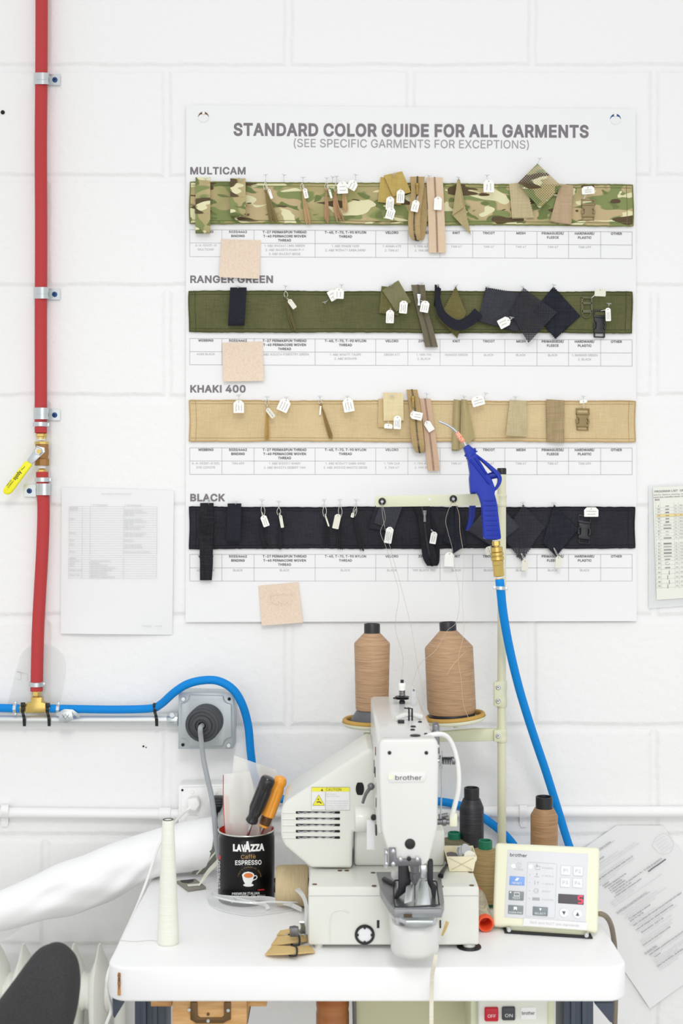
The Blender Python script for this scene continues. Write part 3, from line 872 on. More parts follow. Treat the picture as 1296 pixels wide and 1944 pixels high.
    def ribbon(self, rows, t):
        """a strap: rows of (left point, right point); thickness t behind the front"""
        n = len(rows)
        F, B = [], []
        for i, (l, r) in enumerate(rows):
            l, r = V(l), V(r)
            a, b = rows[max(i - 1, 0)], rows[min(i + 1, n - 1)]
            along = (V(b[0]) + V(b[1])) - (V(a[0]) + V(a[1]))
            nn = (r - l).cross(along)
            nn = nn.normalized() if nn.length > 1e-12 else V((0, -1, 0))
            F.append([self.bm.verts.new(l), self.bm.verts.new((l + r) / 2), self.bm.verts.new(r)])
            B.append([self.bm.verts.new(l - nn * t), self.bm.verts.new((l + r) / 2 - nn * t), self.bm.verts.new(r - nn * t)])
        for i in range(n - 1):
            for k in (0, 1):
                self.bm.faces.new((F[i][k], F[i + 1][k], F[i + 1][k + 1], F[i][k + 1]))
                self.bm.faces.new((B[i][k], B[i][k + 1], B[i + 1][k + 1], B[i + 1][k]))
            self.bm.faces.new((F[i][0], B[i][0], B[i + 1][0], F[i + 1][0]))
            self.bm.faces.new((F[i][2], F[i + 1][2], B[i + 1][2], B[i][2]))
        for i, s in ((0, 1), (n - 1, -1)):
            for k in (0, 1):
                q = (F[i][k], F[i][k + 1], B[i][k + 1], B[i][k])
                self.bm.faces.new(q if s > 0 else q[::-1])
        return self

    def text(self, s, fn, cx, base, cap, bold=0.0, width=None, align='c', slope=0.0, rot=0.0):
        """lettering in picture-like units (x right, y down); fn maps them onto the surface"""
        vs, fs = text_geo(s, bold)
        if not vs:
            return self
        k = cap / CAPH
        x0 = min(v[0] for v in vs)
        x1 = max(v[0] for v in vs)
        kx = k if width is None else width / max(x1 - x0, 1e-6)
        wd = (x1 - x0) * kx
        ox = cx - wd / 2 if align == 'c' else cx
        ca, sa = math.cos(rot), math.sin(rot)
        bv = []
        for x, y in vs:
            lx, ly = ox + (x - x0) * kx - cx, -y * k
            px = cx + lx * ca - ly * sa
            py = base + lx * sa + ly * ca + slope * lx
            bv.append(self.bm.verts.new(fn(px, py)))
        for f in fs:
            try:
                self.bm.faces.new([bv[i] for i in f])
            except ValueError:
                pass
        return self

    def stroke(self, pts, wd, fn, closed=False):
        """a flat pen line of width wd along the points"""
        n = len(pts)
        L, R = [], []
        for i in range(n):
            if closed:
                a, b = pts[i - 1], pts[(i + 1) % n]
            else:
                a, b = pts[max(i - 1, 0)], pts[min(i + 1, n - 1)]
            dx, dy = b[0] - a[0], b[1] - a[1]
            l = math.hypot(dx, dy) or 1
            nx, ny = -dy / l * wd / 2, dx / l * wd / 2
            L.append(self.bm.verts.new(fn(pts[i][0] + nx, pts[i][1] + ny)))
            R.append(self.bm.verts.new(fn(pts[i][0] - nx, pts[i][1] - ny)))
        for i in range(n if closed else n - 1):
            j = (i + 1) % n
            self.bm.faces.new((L[i], L[j], R[j], R[i]))
        return self

    def poly(self, pts, fn):
        self.face([fn(x, y) for x, y in pts])
        return self

    def rect(self, x0, y0, x1, y1, fn):
        return self.poly([(x0, y0), (x0, y1), (x1, y1), (x1, y0)], fn)

    def patch(self, pts, fn, n=12):
        """a filled outline cut into upright slices so that it hugs a curved surface"""
        xa, xb = min(p[0] for p in pts), max(p[0] for p in pts)

        def span(x):
            ys = []
            for i in range(len(pts)):
                (x0, y0), (x1, y1) = pts[i - 1], pts[i]
                if (x0 <= x) != (x1 <= x):
                    ys.append(y0 + (y1 - y0) * (x - x0) / (x1 - x0))
            return (min(ys), max(ys)) if ys else (0, 0)
        e = (xb - xa) * .004
        cols = [xa + e + (xb - xa - 2 * e) * i / n for i in range(n + 1)]
        for x0, x1 in zip(cols, cols[1:]):
            a, b = span(x0), span(x1)
            self.face([fn(x0, a[0]), fn(x0, a[1]), fn(x1, b[1]), fn(x1, b[0])])
        return self

    def disc(self, cx, cy, r, fn, seg=24, ry=None):
        ry = ry or r
        return self.poly([(cx + r * math.cos(-2 * PI * k / seg), cy + ry * math.sin(-2 * PI * k / seg)) for k in range(seg)], fn)

    def squiggle(self, cx, cy, length, h, wd, fn, rot=0.0, seed=0):
        """illegible handwriting: one looping pen line"""
        rd = random.Random(seed)
        n = max(6, int(length / (h * 0.42)))
        pts = []
        ca, sa = math.cos(rot), math.sin(rot)
        for i in range(n + 1):
            x = -length / 2 + length * i / n + rd.uniform(-.2, .2) * h
            y = (h / 2 if i % 2 else -h / 2) * rd.uniform(.1, 1) + rd.uniform(-.3, .3) * h
            pts.append((cx + x * ca - y * sa, cy + x * sa + y * ca))
        return self.stroke(pts, wd, fn)

    def build(self, name, m, parent=None, smooth=40, origin=None):
        bm = self.bm
        me = bpy.data.meshes.new(name)
        bm.to_mesh(me)
        bm.free()
        if parent is not None:
            org = ORG[parent.name]
        else:
            xs = [v.co.x for v in me.vertices]
            ys = [v.co.y for v in me.vertices]
            zs = [v.co.z for v in me.vertices]
            org = origin or V(((min(xs) + max(xs)) / 2, (min(ys) + max(ys)) / 2, min(zs)))
        me.transform(Matrix.Translation(-org))
        if smooth:
            me.shade_smooth()
            me.set_sharp_from_angle(angle=math.radians(smooth))
        me.materials.append(M[m] if isinstance(m, str) else m)
        me.update()
        o = bpy.data.objects.new(name, me)
        C.objects.link(o)
        ORG[o.name] = V(org)
        if parent is not None:
            o.parent = parent
        else:
            o.location = org
        return o


def thing(name, label, cat, loc, group=None):
    o = bpy.data.objects.new(name, None)
    o.empty_display_size = 0.02
    C.objects.link(o)
    o.location = V(loc)
    ORG[o.name] = V(loc)
    o['label'] = label
    o['category'] = cat
    if group:
        o['group'] = group
    return o


def tag(o, label, cat, group=None, kind=None):
    o['label'] = label
    o['category'] = cat
    if group:
        o['group'] = group
    if kind:
        o['kind'] = kind
    return o


def struct(o, label=None):
    o['kind'] = 'structure'
    if label:
        o['label'] = label
    return o


def wallfn(off):
    return lambda px, py: A(px, py, off)


# ------------------------------------------------------------------ the room
mb = MB()
mb.prism([(-2.2, 0, 0), (2.2, 0, 0), (2.2, 0, 3.2), (-2.2, 0, 3.2)], (0, 0.2, 0))
wall = struct(mb.build('wall_back', 'wall', None, 0, origin=V((0, 0, 0))), 'white painted concrete block wall behind the sewing table')
tag(wall, wall['label'], 'wall')
mb = MB()
mb.prism([(-2.2, -4.2, 0), (2.2, -4.2, 0), (2.2, 0, 0), (-2.2, 0, 0)], (0, 0, -0.1))
floor = struct(mb.build('floor', 'floor', None, 0), 'grey workshop floor')
tag(floor, floor['label'], 'floor')
# drilled hole and chips in the wall
for px, py, r in ((5, 213, 4), (272, 1417, 1.8), (277, 1419, 1.1)):
    mb = MB()
    mb.lathe(A(px, py, 0.0012), [(r * .001, 0), (r * .001, 0.001)], (0, 1, 0), 14)
    mb.build('drill_hole', 'hole_dark', wall, 0)

# ------------------------------------------------------------------ poster
PS = 0.005                                      # face of the poster off the wall
pf = wallfn(PS + 0.0006)
poster = thing('color_guide_poster', 'large white colour guide poster hanging on the block wall', 'poster', A(780, 1181, 0.002))


def sheet_P(u, v):
    x = 353 + (853 + 3 * v) * u - 1.0 * v
    y = 199 + 982 * v + (8 * u) * (1 - v) - 2.0 * u * v
    o = PS + 0.0003 * math.sin(9 * u + 5 * v)
    if v > 0.9:
        o += 0.0022 * ((v - 0.9) / 0.1) ** 2
    return A(x, y, o), V((0, -1, 0))


mb = MB()
mb.sheet(sheet_P, 0.0012, 60, 60)
mb.build('sheet', 'paper', poster)
for cx, cy in ((386, 222), (1168, 226)):
    # hole through the sheet: dark upper crescent of the wall plug, screw head at its top
    mb = MB()
    mb.disc(cx, cy, 10, wallfn(PS + 0.0008))
    h = mb.build('hanging_hole', 'plain_paper', poster, 0)
    mb = MB()
    arc = [(cx + 10 * math.cos(a), cy + 10 * math.sin(a)) for a in [PI + PI * i / 16 for i in range(17)]]
    arc += [(cx + 9 * math.cos(a), cy - 1 + 4.5 * math.sin(a)) for a in [2 * PI - PI * i / 12 for i in range(13)]]
    mb.poly(arc[::-1], wallfn(PS + 0.0011))
    mb.build('hole_edge', 'screw_blue' if cx > 1000 else 'frame_dark', h, 0)
    mb = MB()
    mb.lathe(A(cx, cy - 8, PS + .004), [(0.0006, 0), (0.0026, 0.0006), (0.0028, 0.0035)], (0, 1, 0), 16)
    mb.build('screw', 'white_plastic', h)

mb = MB()
mb.text('STANDARD COLOR GUIDE FOR ALL GARMENTS', pf, 780, 258.5, 22, 0.030, 674, slope=4 / 674)
mb.build('title_lettering', 'ink', poster, 0)
mb = MB()
mb.text('(SEE SPECIFIC GARMENTS FOR EXCEPTIONS)', pf, 780.5, 280.5, 15.5, 0.0, 446, slope=3 / 446)
mb.build('subtitle_lettering', 'ink_line', poster, 0)
for s, x1, b in (('MULTICAM', 466, 330.5), ('RANGER GREEN', 518, 536.5), ('KHAKI 400', 466, 744.5), ('BLACK', 427, 951)):
    mb = MB()
    mb.text(s, pf, (361 + x1) / 2, b, 12.8, 0.028, x1 - 361)
    mb.build('row_heading', 'ink', poster, 0)

COLX = [360, 421, 482, 598, 713, 774, 835, 897, 958, 1019, 1079, 1140, 1199.5]
HEADS = ['WEBBING', '5030/4462\nBINDING', 'T-27 PERMASPUN THREAD\nT-40 PERMACORE WOVEN\nTHREAD', 'T-45, T-70, T-90 NYLON\nTHREAD', 'VELCRO', 'ZIPPER', 'KNIT',
         'TRICOT', 'MESH', 'PRIMASUEDE/\nFLEECE', 'HARDWARE/\nPLASTIC', 'OTHER']
ROWS = [
    (436, 461, 487, 4, ['A-A-55301-III\nMULTICAM', '', '1. A&E W42661 LIMA GREEN\n2. A&E W43573 KHAKI P-1\n3. A&E W43307 BEIGE', '1. A&E SHADE 1600\n2. A&E W35477 SABA SAND', '1. KHAKI 475\n2. TAN 67',
                        '1. YKK AZTEC\n2. YKK BEIGE', 'TAN 67', 'TAN 67', 'TAN 67', 'TAN 67', 'TAN 499', '']),
    (642.5, 667.5, 692.5, 2.5, ['4088 BLACK', '', '1. A&E W32214 FORESTRY GREEN', '1. A&E W36111 TAUPE\n2. A&E W35495', 'GREEN 617', '1. YKK 194\n2. BLACK', 'RANGER GREEN', 'BLACK', 'BLACK', 'BLACK',
                                '1. RANGER GREEN\n2. BLACK', '']),
    (850, 875, 900.5, 0.5, ['A-A-55301-III SOL\nDYE COYOTE', 'TAN 499', '1. A&E W32017 KHAKI\n2. A&E W43276 DESERT TAN', '1. A&E W35477 SABA SAND\n2. A&E W35103 MASTIC BEIGE', '1. TAN 248\n2. TAN 67',
                            '1. YKK AZTEC\n2. YKK BEIGE', 'TAN 67', 'TAN 67', 'TAN 67', 'TAN 67', 'TAN 499', '']),
    (1052.5, 1078, 1103, 0, ['4088 BLACK', 'BLACK', 'BLACK', 'BLACK', 'BLACK', 'YKK BLACK 580', 'BLACK', 'BLACK', 'BLACK', 'BLACK', 'BLACK', '']),
]
for y0, y1, y2, sl, vals in ROWS:
    k = sl / 840.0
    g = MB()
    for x in COLX:
        g.stroke([(x, y0 + (x - 360) * k), (x, y2 + (x - 360) * k)], 0.55, pf)
    for y in (y0, y1, y2):
        g.stroke([(360, y), (1199.5, y + 839 * k)], 0.55, pf)
    for i in range(12):
        cx = (COLX[i] + COLX[i + 1]) / 2
        dy = (cx - 360) * k
        hd, vl = MB(), MB()
        for j, s in enumerate(HEADS[i].split('\n')):
            hd.text(s, pf, cx, y0 + dy + 5.8 + 7.8 * j, 4.3, 0.022)
        hd.build('column_heading', 'ink_head', poster, 0)
        for j, s in enumerate(vals[i].split('\n')):
            if s:
                wmax = COLX[i + 1] - COLX[i] - 8
                vl.text(s, pf, cx, y1 + dy + 6.6 + 7.8 * j, 4.1, 0.0, wmax if len(s) * 3.4 > wmax else None)
        if vals[i]:
            vl.build('table_entry', 'ink_light', poster, 0)
    g.build('table_grid', 'ink_line', poster, 0)

# round emblem: thin ring, broken thick ring, letter P
mb = MB()
ex, ey = 1174.5, 1149
mb.stroke([(ex + 24 * math.cos(2 * PI * i / 60), ey + 24 * math.sin(2 * PI * i / 60)) for i in range(60)], 1.6, pf, True)
for a0, a1 in ((38, 86), (94, 176), (184, 266), (274, 324)):
    mb.stroke([(ex + 17.5 * math.cos(math.radians(-90 - 0 + a0 + 90 + (a1 - a0) * i / 20)), ey + 17.5 * math.sin(math.radians(a0 + (a1 - a0) * i / 20))) for i in range(21)], 4.2, pf)
mb.stroke([(ex - 8, ey + 8), (ex - 8, ey - 8)], 3.4, pf)
mb.stroke([(ex - 9.5, ey - 6.6), (ex + 4, ey - 6.6), (ex + 7.4, ey - 4.5), (ex + 7.4, ey + .6), (ex + 4, ey + 2.8), (ex - 7, ey + 2.8)], 3.2, pf)
mb.build('emblem', 'ink_head', poster, 0)

# ------------------------------------------------------------------ fabric strips
SO = 0.0082


def strip(label, y0l, y1l, y0r, y1r, x0, x1, body, hem, seed):
    t = thing('fabric_strip', label, 'fabric strip', A((x0 + x1) / 2, (y1l + y1r) / 2, PS + .001), 'long fabric strips on the colour guide poster')
    rd = random.Random(seed)
    ph = [rd.uniform(0, 6) for _ in range(4)]

    def P(u, v):
        x = x0 + (x1 - x0) * u
        ya, yb = y0l + (y0r - y0l) * u, y1l + (y1r - y1l) * u
        wob = 0.9 * math.sin(14 * u + ph[0]) + 0.5 * math.sin(37 * u + ph[1])
        y = ya + (yb - ya) * v + wob * (v - .5) * 1.2
        return A(x + 0.8 * math.sin(5 * v + ph[2]) * (1 if u > .5 else -1), y, SO + .0008 * math.sin(22 * u + ph[3]) * math.sin(PI * v)), V((0, -1, 0))
    mb = MB()
    mb.sheet(P, 0.0018, 120, 10)
    mb.build('cloth', body, t)
    mb = MB()                                  # overlocked edge all round
    n = 150
    rim = [P(i / n, 0.0)[0] for i in range(n)] + [P(1, i / 14)[0] for i in range(14)] + [P(1 - i / n, 1)[0] for i in range(n)] + [P(0, 1 - i / 14)[0] for i in range(14)]
    rim = [p + V((0, rd.uniform(-.0004, .0002), rd.uniform(-.0004, .0004))) for p in rim]
    mb.tube(rim, 0.0013, 6, closed=True)
    mb.build('overlocked_edge', hem, t)
    mb = MB()                                  # straight hem stitching
    for vv in (0.075, 0.925):
        pts = []
        for i in range(240):
            p = P(0.004 + 0.992 * i / 239, vv)[0]
            pts.append(p - V((0, 0.0004, 0)))
        mb.tube(pts, 0.00045, 4)
    for uu in (0.014, 0.986):
        mb.tube([P(uu, i / 20)[0] - V((0, 0.0004, 0)) for i in range(21)], 0.00045, 4)
    mb.build('hem_stitching', hem, t)
    return t


strip('camouflage fabric strip, topmost of the four long strips on the poster', 346, 423.5, 351.5, 428.5, 360.5, 1201, 'camo', 'camo_edge', 1)
strip('olive green fabric strip in the second row of the poster', 553, 629.5, 554.5, 632, 359, 1199, 'green', 'green_edge', 2)
strip('khaki tan fabric strip in the third row of the poster', 760.5, 837, 762, 838, 360, 1205, 'khaki', 'khaki_edge', 3)
strip('plain black fabric strip in the bottom row of the poster', 963, 1041, 963.5, 1040, 360, 1204, 'black', 'black_edge', 4)


# ------------------------------------------------------------------ small hanging things
def pin(px, py, tip, what, off=0.024, dx=0, tip_off=SO):
    """clear T-headed pin: disc head, thin shaft running down into the board"""
    t = thing('push_pin', 'clear plastic pin ' + what, 'pin', A(px + dx, tip, tip_off), 'clear pins on the colour guide poster')
    h, p = A(px, py, off), A(px + dx, tip, tip_off - .003)
    ax = V((random.uniform(-.25, .25), .30, -.95)).normalized()
    mb = MB()
    mb.lathe(h, [(0.0001, -.0004), (0.0046, -.0003), (0.0050, .0003), (0.0040, .0009), (0.0012, .0018), (.0009, .004)], ax, 16, cap=False)
    mb.build('head', 'clear', t)
    mb = MB()
    mb.tube([h + ax * .0015, p], 0.0005, 6)
    mb.build('shaft', 'clear', t)
    return t


def swatch(name, label, cat, corners, m, off=0.013, amp=0.003, pink=(), fold=None, t=0.0008, n=26, group='cloth samples pinned on the poster', seed=0, top_flat=True, edge=None):
    """cloth sample from its four corners (top-left, top-right, bottom-right, bottom-left);
    sides in `pink` (t r b l) are cut with pinking shears"""
    tl, tr, br_, bl = [V((c[0], c[1])) for c in corners]
    rd = random.Random(seed)
    p1, p2 = rd.uniform(0, 6), rd.uniform(0, 6)
    if pink:
        n = max(16, int(max((tr - tl).length, (bl - tl).length, (br_ - bl).length) / 2.1) // 2 * 2)

    def P(u, v):
        i, j = round(u * n), round(v * n)
        uu, vv = u, v
        z = 0.055 * 50 / n * .55
        if 'l' in pink and i == 0 and j % 2:
            uu += z
        if 'r' in pink and i == n and j % 2:
            uu -= z
        if 't' in pink and j == 0 and i % 2:
            vv += z
        if 'b' in pink and j == n and i % 2:
            vv -= z
        q = (tl * (1 - uu) + tr * uu) * (1 - vv) + (bl * (1 - uu) + br_ * uu) * vv
        o = off + amp * (math.sin(3.1 * uu + p1) * .5 + math.sin(4.3 * vv + 2.2 * uu + p2) * .5 + .6) * (0.25 + 0.75 * vv)
        if fold:
            o += fold(uu, vv)
        return A(q.x, q.y, o), V((0, -1, 0))
    mb = MB()
    mb.sheet(P, t, n, n)
    return tag(mb.build(name, m), label, cat, group)


def loop(name, label, x0, x1, y0, y1, m, m_in=None, depth=0.012, lean=0.0, off=SO + .0012, group='webbing and binding samples on the poster', tail=None):
    """a strap hung from its pin: down the front, rolled under, back up behind"""
    rows = []
    w2 = (x1 - x0)
    for s in range(7):
        rows.append((y0 + (y1 - y0 - 7) * s / 6, off + depth * (0.15 + 0.85 * min(1, s / 5))))
    for s in range(1, 8):
        a = PI * s / 8
        rows.append((y1 - 7 + 7 * math.sin(a), off + depth * (0.5 + 0.5 * math.cos(a))))
    for s in range(5):
        rows.append((y1 - 7 + (y0 - y1 + 9) * s / 4, off + 0.0004))
    L = []
    for y, o in rows:
        sh = lean * (y - y0)
        L.append((A(x0 + sh, y, o), A(x1 + sh, y, o)))
    mb = MB()
    mb.ribbon(L, 0.0012)
    return tag(mb.build(name, m), label, 'strap sample', group)


def band(name, label, cat, rows, m, t=0.0012, group=None, n=6):
    """flat strap lying against the board; rows of (x left, x right, y, off)"""
    P = cr([V((r[0], r[1], r[2])) for r in rows], n)
    Q = cr([V((r[3], 0, 0)) for r in rows], n)
    mb = MB()
    mb.ribbon([(A(p.x, p.z, q.x), A(p.y, p.z, q.x)) for p, q in zip(P, Q)], t)
    o = mb.build(name, m)
    return tag(o, label, cat, group)


def paper_tag(cx, cy, wd, h, rot, what, off=0.026, tie=None, old=False, lines=3, seed=None, back=False, vertical=True):
    """little swing tag with clipped corners, an eyelet and a line or two of pen; rot in degrees, clockwise"""
    seed = seed if seed is not None else int(cx * 7 + cy)
    rd_t = random.Random(seed)
    a = math.radians(rot)
    ca, sa = math.cos(a), math.sin(a)
    c = min(wd, h) * 0.28

    def fn(o):
        return lambda x, y: A(cx + x * ca - y * sa, cy + x * sa + y * ca, o)
    t = thing('swing_tag', what, 'tag', A(cx, cy + h / 2, off - .001), 'small white tags on the colour guide poster')
    f = fn(off)
    out = [(-wd / 2, h / 2 - 1), (-wd / 2 + 1, h / 2), (wd / 2 - 1, h / 2), (wd / 2, h / 2 - 1), (wd / 2, -h / 2 + c), (wd / 2 - c, -h / 2), (-wd / 2 + c, -h / 2), (-wd / 2, -h / 2 + c)]
    mb = MB()
    mb.prism([f(x, y) for x, y in out], (0, 0.0007, 0))
    card = mb.build('card', 'tag_old' if old else 'tag', t, 0)
    mb = MB()
    mb.disc(0, -h / 2 + 3.0, 1.1, fn(off + .0004), 10)
    mb.build('eyelet', 'pencil', card, 0)
    if lines:
        mb = MB()
        g = fn(off + 0.0003)
        for i in range(lines):
            if vertical:
                x = -wd / 2 + wd * (i + 1) / (lines + 1)
                mb.squiggle(x, 2.0, h * rd_t.uniform(.4, .66), 2.0, 0.42, g, PI / 2, seed + i)
            else:
                y = -h / 2 + 5 + (h - 7) * (i + .6) / (lines + .2)
                mb.squiggle(0, y, wd * rd_t.uniform(.5, .75), 2.0, 0.42, g, 0, seed + i)
        mb.build('handwriting', 'ink_black', card, 0)
    if tie:
        mb = MB()
        e = f(0, -h / 2 + 2.5)
        p = A(tie[0], tie[1], tie[2] if len(tie) > 2 else off - .003)
        m1 = (e + p) / 2 + V((0.0012, -.001, -.0005))
        m2 = (e + p) / 2 + V((-0.0012, -.001, -.0005))
        mb.tube(cr([e, m1, p, m2, e], 5), 0.00035, 5)
        mb.build('string', 'string', t)
    return t


def tassel(label, x0, y0, x1, y1, m, loop_top=None, spread=5, n=16, seed=0, kink=0.0, off=0.012, thick=0.0006):
    """a hank of thread tails: knot at the top, spreading towards the ends, hung by a string loop"""
    rd = random.Random(seed + int(x0))
    t = thing('thread_tassel', label, 'thread sample', A(x1, y1, SO), 'thread samples pinned on the poster')
    mb = MB()
    for i in range(n):
        f = rd.uniform(-1, 1)
        dep = rd.uniform(-.0015, .0025)
        ex, ey = x1 + f * spread, y1 + rd.uniform(-7, 3)
        pts = []
        for s in range(5):
            u = s / 4
            x = x0 + (ex - x0) * u + f * 1.3 * math.sin(PI * u) + kink * math.sin(PI * u) + rd.uniform(-.5, .5)
            y = y0 + (ey - y0) * u
            pts.append(A(x, y, off + dep * u + .002 * math.sin(PI * u)))
        mb.tube(cr(pts, 3), thick, 4)
    th = mb.build('threads', m, t)
    mb = MB()
    mb.ball(A(x0, y0, off + .001), 0.0028, 8)
    mb.build('knot', m, th)
    if loop_top:
        lx, ly = loop_top
        mb = MB()
        mb.tube(cr([A(lx, ly, off + .004), A(lx - 3.5 + (x0 - lx) * .5, (ly + y0) / 2, off + .002), A(x0, y0, off + .001), A(lx + 3.5 + (x0 - lx) * .5, (ly + y0) / 2, off + .003), A(lx, ly, off + .004)], 5), 0.0005, 5)
        mb.build('string_loop', 'string', t)
    return t


def zipper(label, rows, tape, teeth, pull=None, t=0.0012, pull_m='brass_old'):
    """zip length: tape, row of teeth down its middle, slider with puller; rows (x left, x right, y, off)"""
    base = rows[-1] if rows[-1][2] > rows[0][2] else rows[0]
    z = thing('zipper', label, 'zipper', A((base[0] + base[1]) / 2, max(r[2] for r in rows), SO), 'zippers pinned on the poster')
    P = cr([V((r[0], r[1], r[2])) for r in rows], 6)
    Q = cr([V((r[3], 0, 0)) for r in rows], 6)
    mb = MB()
    L = [(A(p.x, p.z, q.x), A(p.y, p.z, q.x)) for p, q in zip(P, Q)]
    mb.ribbon(L, t)
    mb.build('tape', tape, z)
    mb = MB()
    mid = [(l + r) / 2 for l, r in L]
    nn = []
    for i in range(len(mid)):
        al = mid[min(i + 1, len(mid) - 1)] - mid[max(i - 1, 0)]
        nn.append((L[i][1] - L[i][0]).cross(al).normalized())
    d = 0
    for i in range(len(mid) - 1):
        seg = mid[i + 1] - mid[i]
        k = max(1, int(seg.length / 0.0016))
        for j in range(k):
            p = mid[i] + seg * (j / k) - nn[i] * (t + .0002)
            wv = (L[i][1] - L[i][0]).normalized() * 0.0016
            sv = seg.normalized() * 0.0005
            q = [p - wv - sv, p + wv - sv, p + wv + sv, p - wv + sv]
            mb.prism(q, nn[i] * -.0008)
    mb.build('teeth', teeth, z, 0)
    if pull:
        sx, sy, so = pull
        mb = MB()
        mb.prism([A(sx - 4, sy - 5, so), A(sx + 4, sy - 5, so), A(sx + 3, sy + 5, so), A(sx - 3, sy + 5, so)], (0, .004, 0), 0.0008)
        s = mb.build('slider', pull_m, z)
        mb = MB()
        mb.prism([A(sx - 2, sy, so + .003), A(sx + 2, sy, so + .003), A(sx + 2.6, sy + 17, so + .004), A(sx - 2.6, sy + 17, so + .004)], (0, .0012, 0), 0.0005)
        mb.build('puller', pull_m, s)
    return z


def buckle(label, cx, cy, wd, h, m, rot=0.0, off=0.011):
    """side-release buckle: webbing bar at the top, body with two side openings, squeezed prongs, ladder bar below"""
    a = math.radians(rot)
    ca, sa = math.cos(a), math.sin(a)
    t = thing('side_release_buckle', label, 'buckle', A(cx, cy + h / 2, SO), 'plastic buckles on the poster')

    def f(x, y, o=off):
        return A(cx + (x * ca - y * sa) * wd, cy + (x * sa + y * ca) * h, o)
    mb = MB()

    def bar(x0, y0, x1, y1, o=off, dep=.006, bv=.0012):
        mb.prism([f(x0, y0, o), f(x1, y0, o), f(x1, y1, o), f(x0, y1, o)], (0, dep, 0), bv)
    mb_o = MB()
    bar(-.5, -.5, .5, -.43)
    bar(-.5, -.5, -.40, -.20)
    bar(.40, -.5, .5, -.20)
    bar(-.5, -.30, .5, -.20)
    mb.build('webbing_frame', m, t)
    mb = MB()                                  # socket, waisted where the prongs show
    pts = [(-.44, -.20), (.44, -.20), (.44, -.10), (.27, -.02), (.27, .18), (.46, .24), (.44, .34), (-.44, .34), (-.46, .24), (-.27, .18), (-.27, -.02), (-.44, -.10)]
    mb.prism([f(x, y, off + .002) for x, y in pts], (0, .008, 0), 0.0012)
    mb.build('socket', m, t)
    for s in (-1, 1):
        mb = MB()
        q = [(s * .30, -.06), (s * .40, -.08), (s * .50, .02), (s * .50, .16), (s * .42, .22), (s * .30, .16), (s * .38, .10), (s * .38, .02)]
        mb.prism([f(x, y, off + .001) for x, y in q], (0, .005, 0), 0.0006)
        mb.build('prong', m, t)
    mb = MB()
    bar(-.44, .46, .44, .5)
    bar(-.44, .34, -.34, .5)
    bar(.34, .34, .44, .5)
    mb.build('ladder_bar', m, t)
    return t


def note(label, corners, seed, written=False):
    t = thing('sticky_note', label, 'sticky note', A(corners[3][0], corners[3][1], PS + .001), 'kraft notes stuck on the poster')
    tl, tr, br_, bl = [V(c) for c in corners]

    def P(u, v):
        q = (tl * (1 - u) + tr * u) * (1 - v) + (bl * (1 - u) + br_ * u) * v
        return A(q.x, q.y, PS + .0022 + .006 * v * v + .001 * math.sin(4 * u + seed)), V((0, -1, 0))
    mb = MB()
    mb.sheet(P, 0.0003, 14, 14)
    mb.build('paper', 'note', t)
    if written:
        mb = MB()
        mb.squiggle(533, 1130, 44, 6, 0.6, wallfn(PS + .0105), -.05, 5)
        mb.squiggle(534, 1147, 36, 8, 0.6, wallfn(PS + .0105), -.05, 8)
        mb.build('handwriting', 'pencil', t, 0)
    return t


note('blank kraft paper note stuck over the topmost table, below the camouflage strip', [(420, 454), (495, 456), (492, 529.5), (416, 526)], 1)
note('blank kraft paper note stuck over the table below the olive green strip', [(422, 651), (498, 648), (501, 723), (424, 724.5)], 2)
note('kraft paper note with faint handwriting at the bottom edge of the poster', [(490.5, 1112), (566, 1105), (574.5, 1182), (496.5, 1188)], 3, True)

# ---- first row: camouflage
pin(390, 338, 341, 'on the long camouflage webbing loop')
loop('webbing_loop', 'long camouflage webbing loop at the left end of the top strip', 371, 399, 337, 442, 'camo', depth=.010)
pin(457, 338, 342, 'on the short camouflage binding loop')
loop('binding_loop', 'short camouflage binding loop on the top strip, cream inside', 437, 466, 339, 410, 'camo', depth=.018)
pin(504, 331, 346, 'above the olive thread tassel on the camouflage strip')
tassel('olive thread tassel on the camouflage strip', 504, 362, 519, 422, 'floss_olive', (503, 345), 8, 26, 1)
paper_tag(513, 368, 5, 19, -18, 'white tag seen edge-on beside the olive tassel', tie=(504, 352), lines=0)
pin(539, 331, 347, 'with nothing on it, in the top camouflage row')
pin(575, 336, 349, 'above the sand thread tassel on the camouflage strip')
tassel('sand coloured thread tassel on the camouflage strip', 574, 362, 585, 424, 'floss_sand', (573, 347), 5, 24, 2)
paper_tag(580, 367, 8, 19, -12, 'narrow white tag beside the sand coloured tassel', tie=(574, 352), lines=1)
pin(620, 337, 348, 'above the slim rose thread tassel on the camouflage strip')
tassel('slim rose thread tassel with a dark knot on the camouflage strip', 619, 360, 620, 421, 'floss_rose', (620, 346), 4, 20, 3)
paper_tag(627, 368, 4, 17, -15, 'white tag seen edge-on beside the slim rose tassel', tie=(620, 352), lines=0)
pin(631, 335, 347, 'left one of a close pair above the brown-rose tassels')
pin(639, 334, 347, 'right one of a close pair above the brown-rose tassels')
tassel('brown-rose thread tassel with spread ends on the camouflage strip', 636, 364, 646, 419, 'floss_rose', (637, 348), 8, 28, 4, kink=-3)
tassel('short pale tassel hanging under a white tag on the camouflage strip', 652, 350, 656, 402, 'floss_sand', None, 5, 20, 5)
paper_tag(650, 356, 20, 23, -3, 'square white tag over the short pale tassel', tie=(639, 340), lines=2, vertical=False)
paper_tag(669, 351, 18, 18, 30, 'tilted white tag at the right of the pale tassel, top row', tie=(674, 340), lines=2, off=.029)
pin(675, 331, 342, 'above the tilted white tag in the top row')
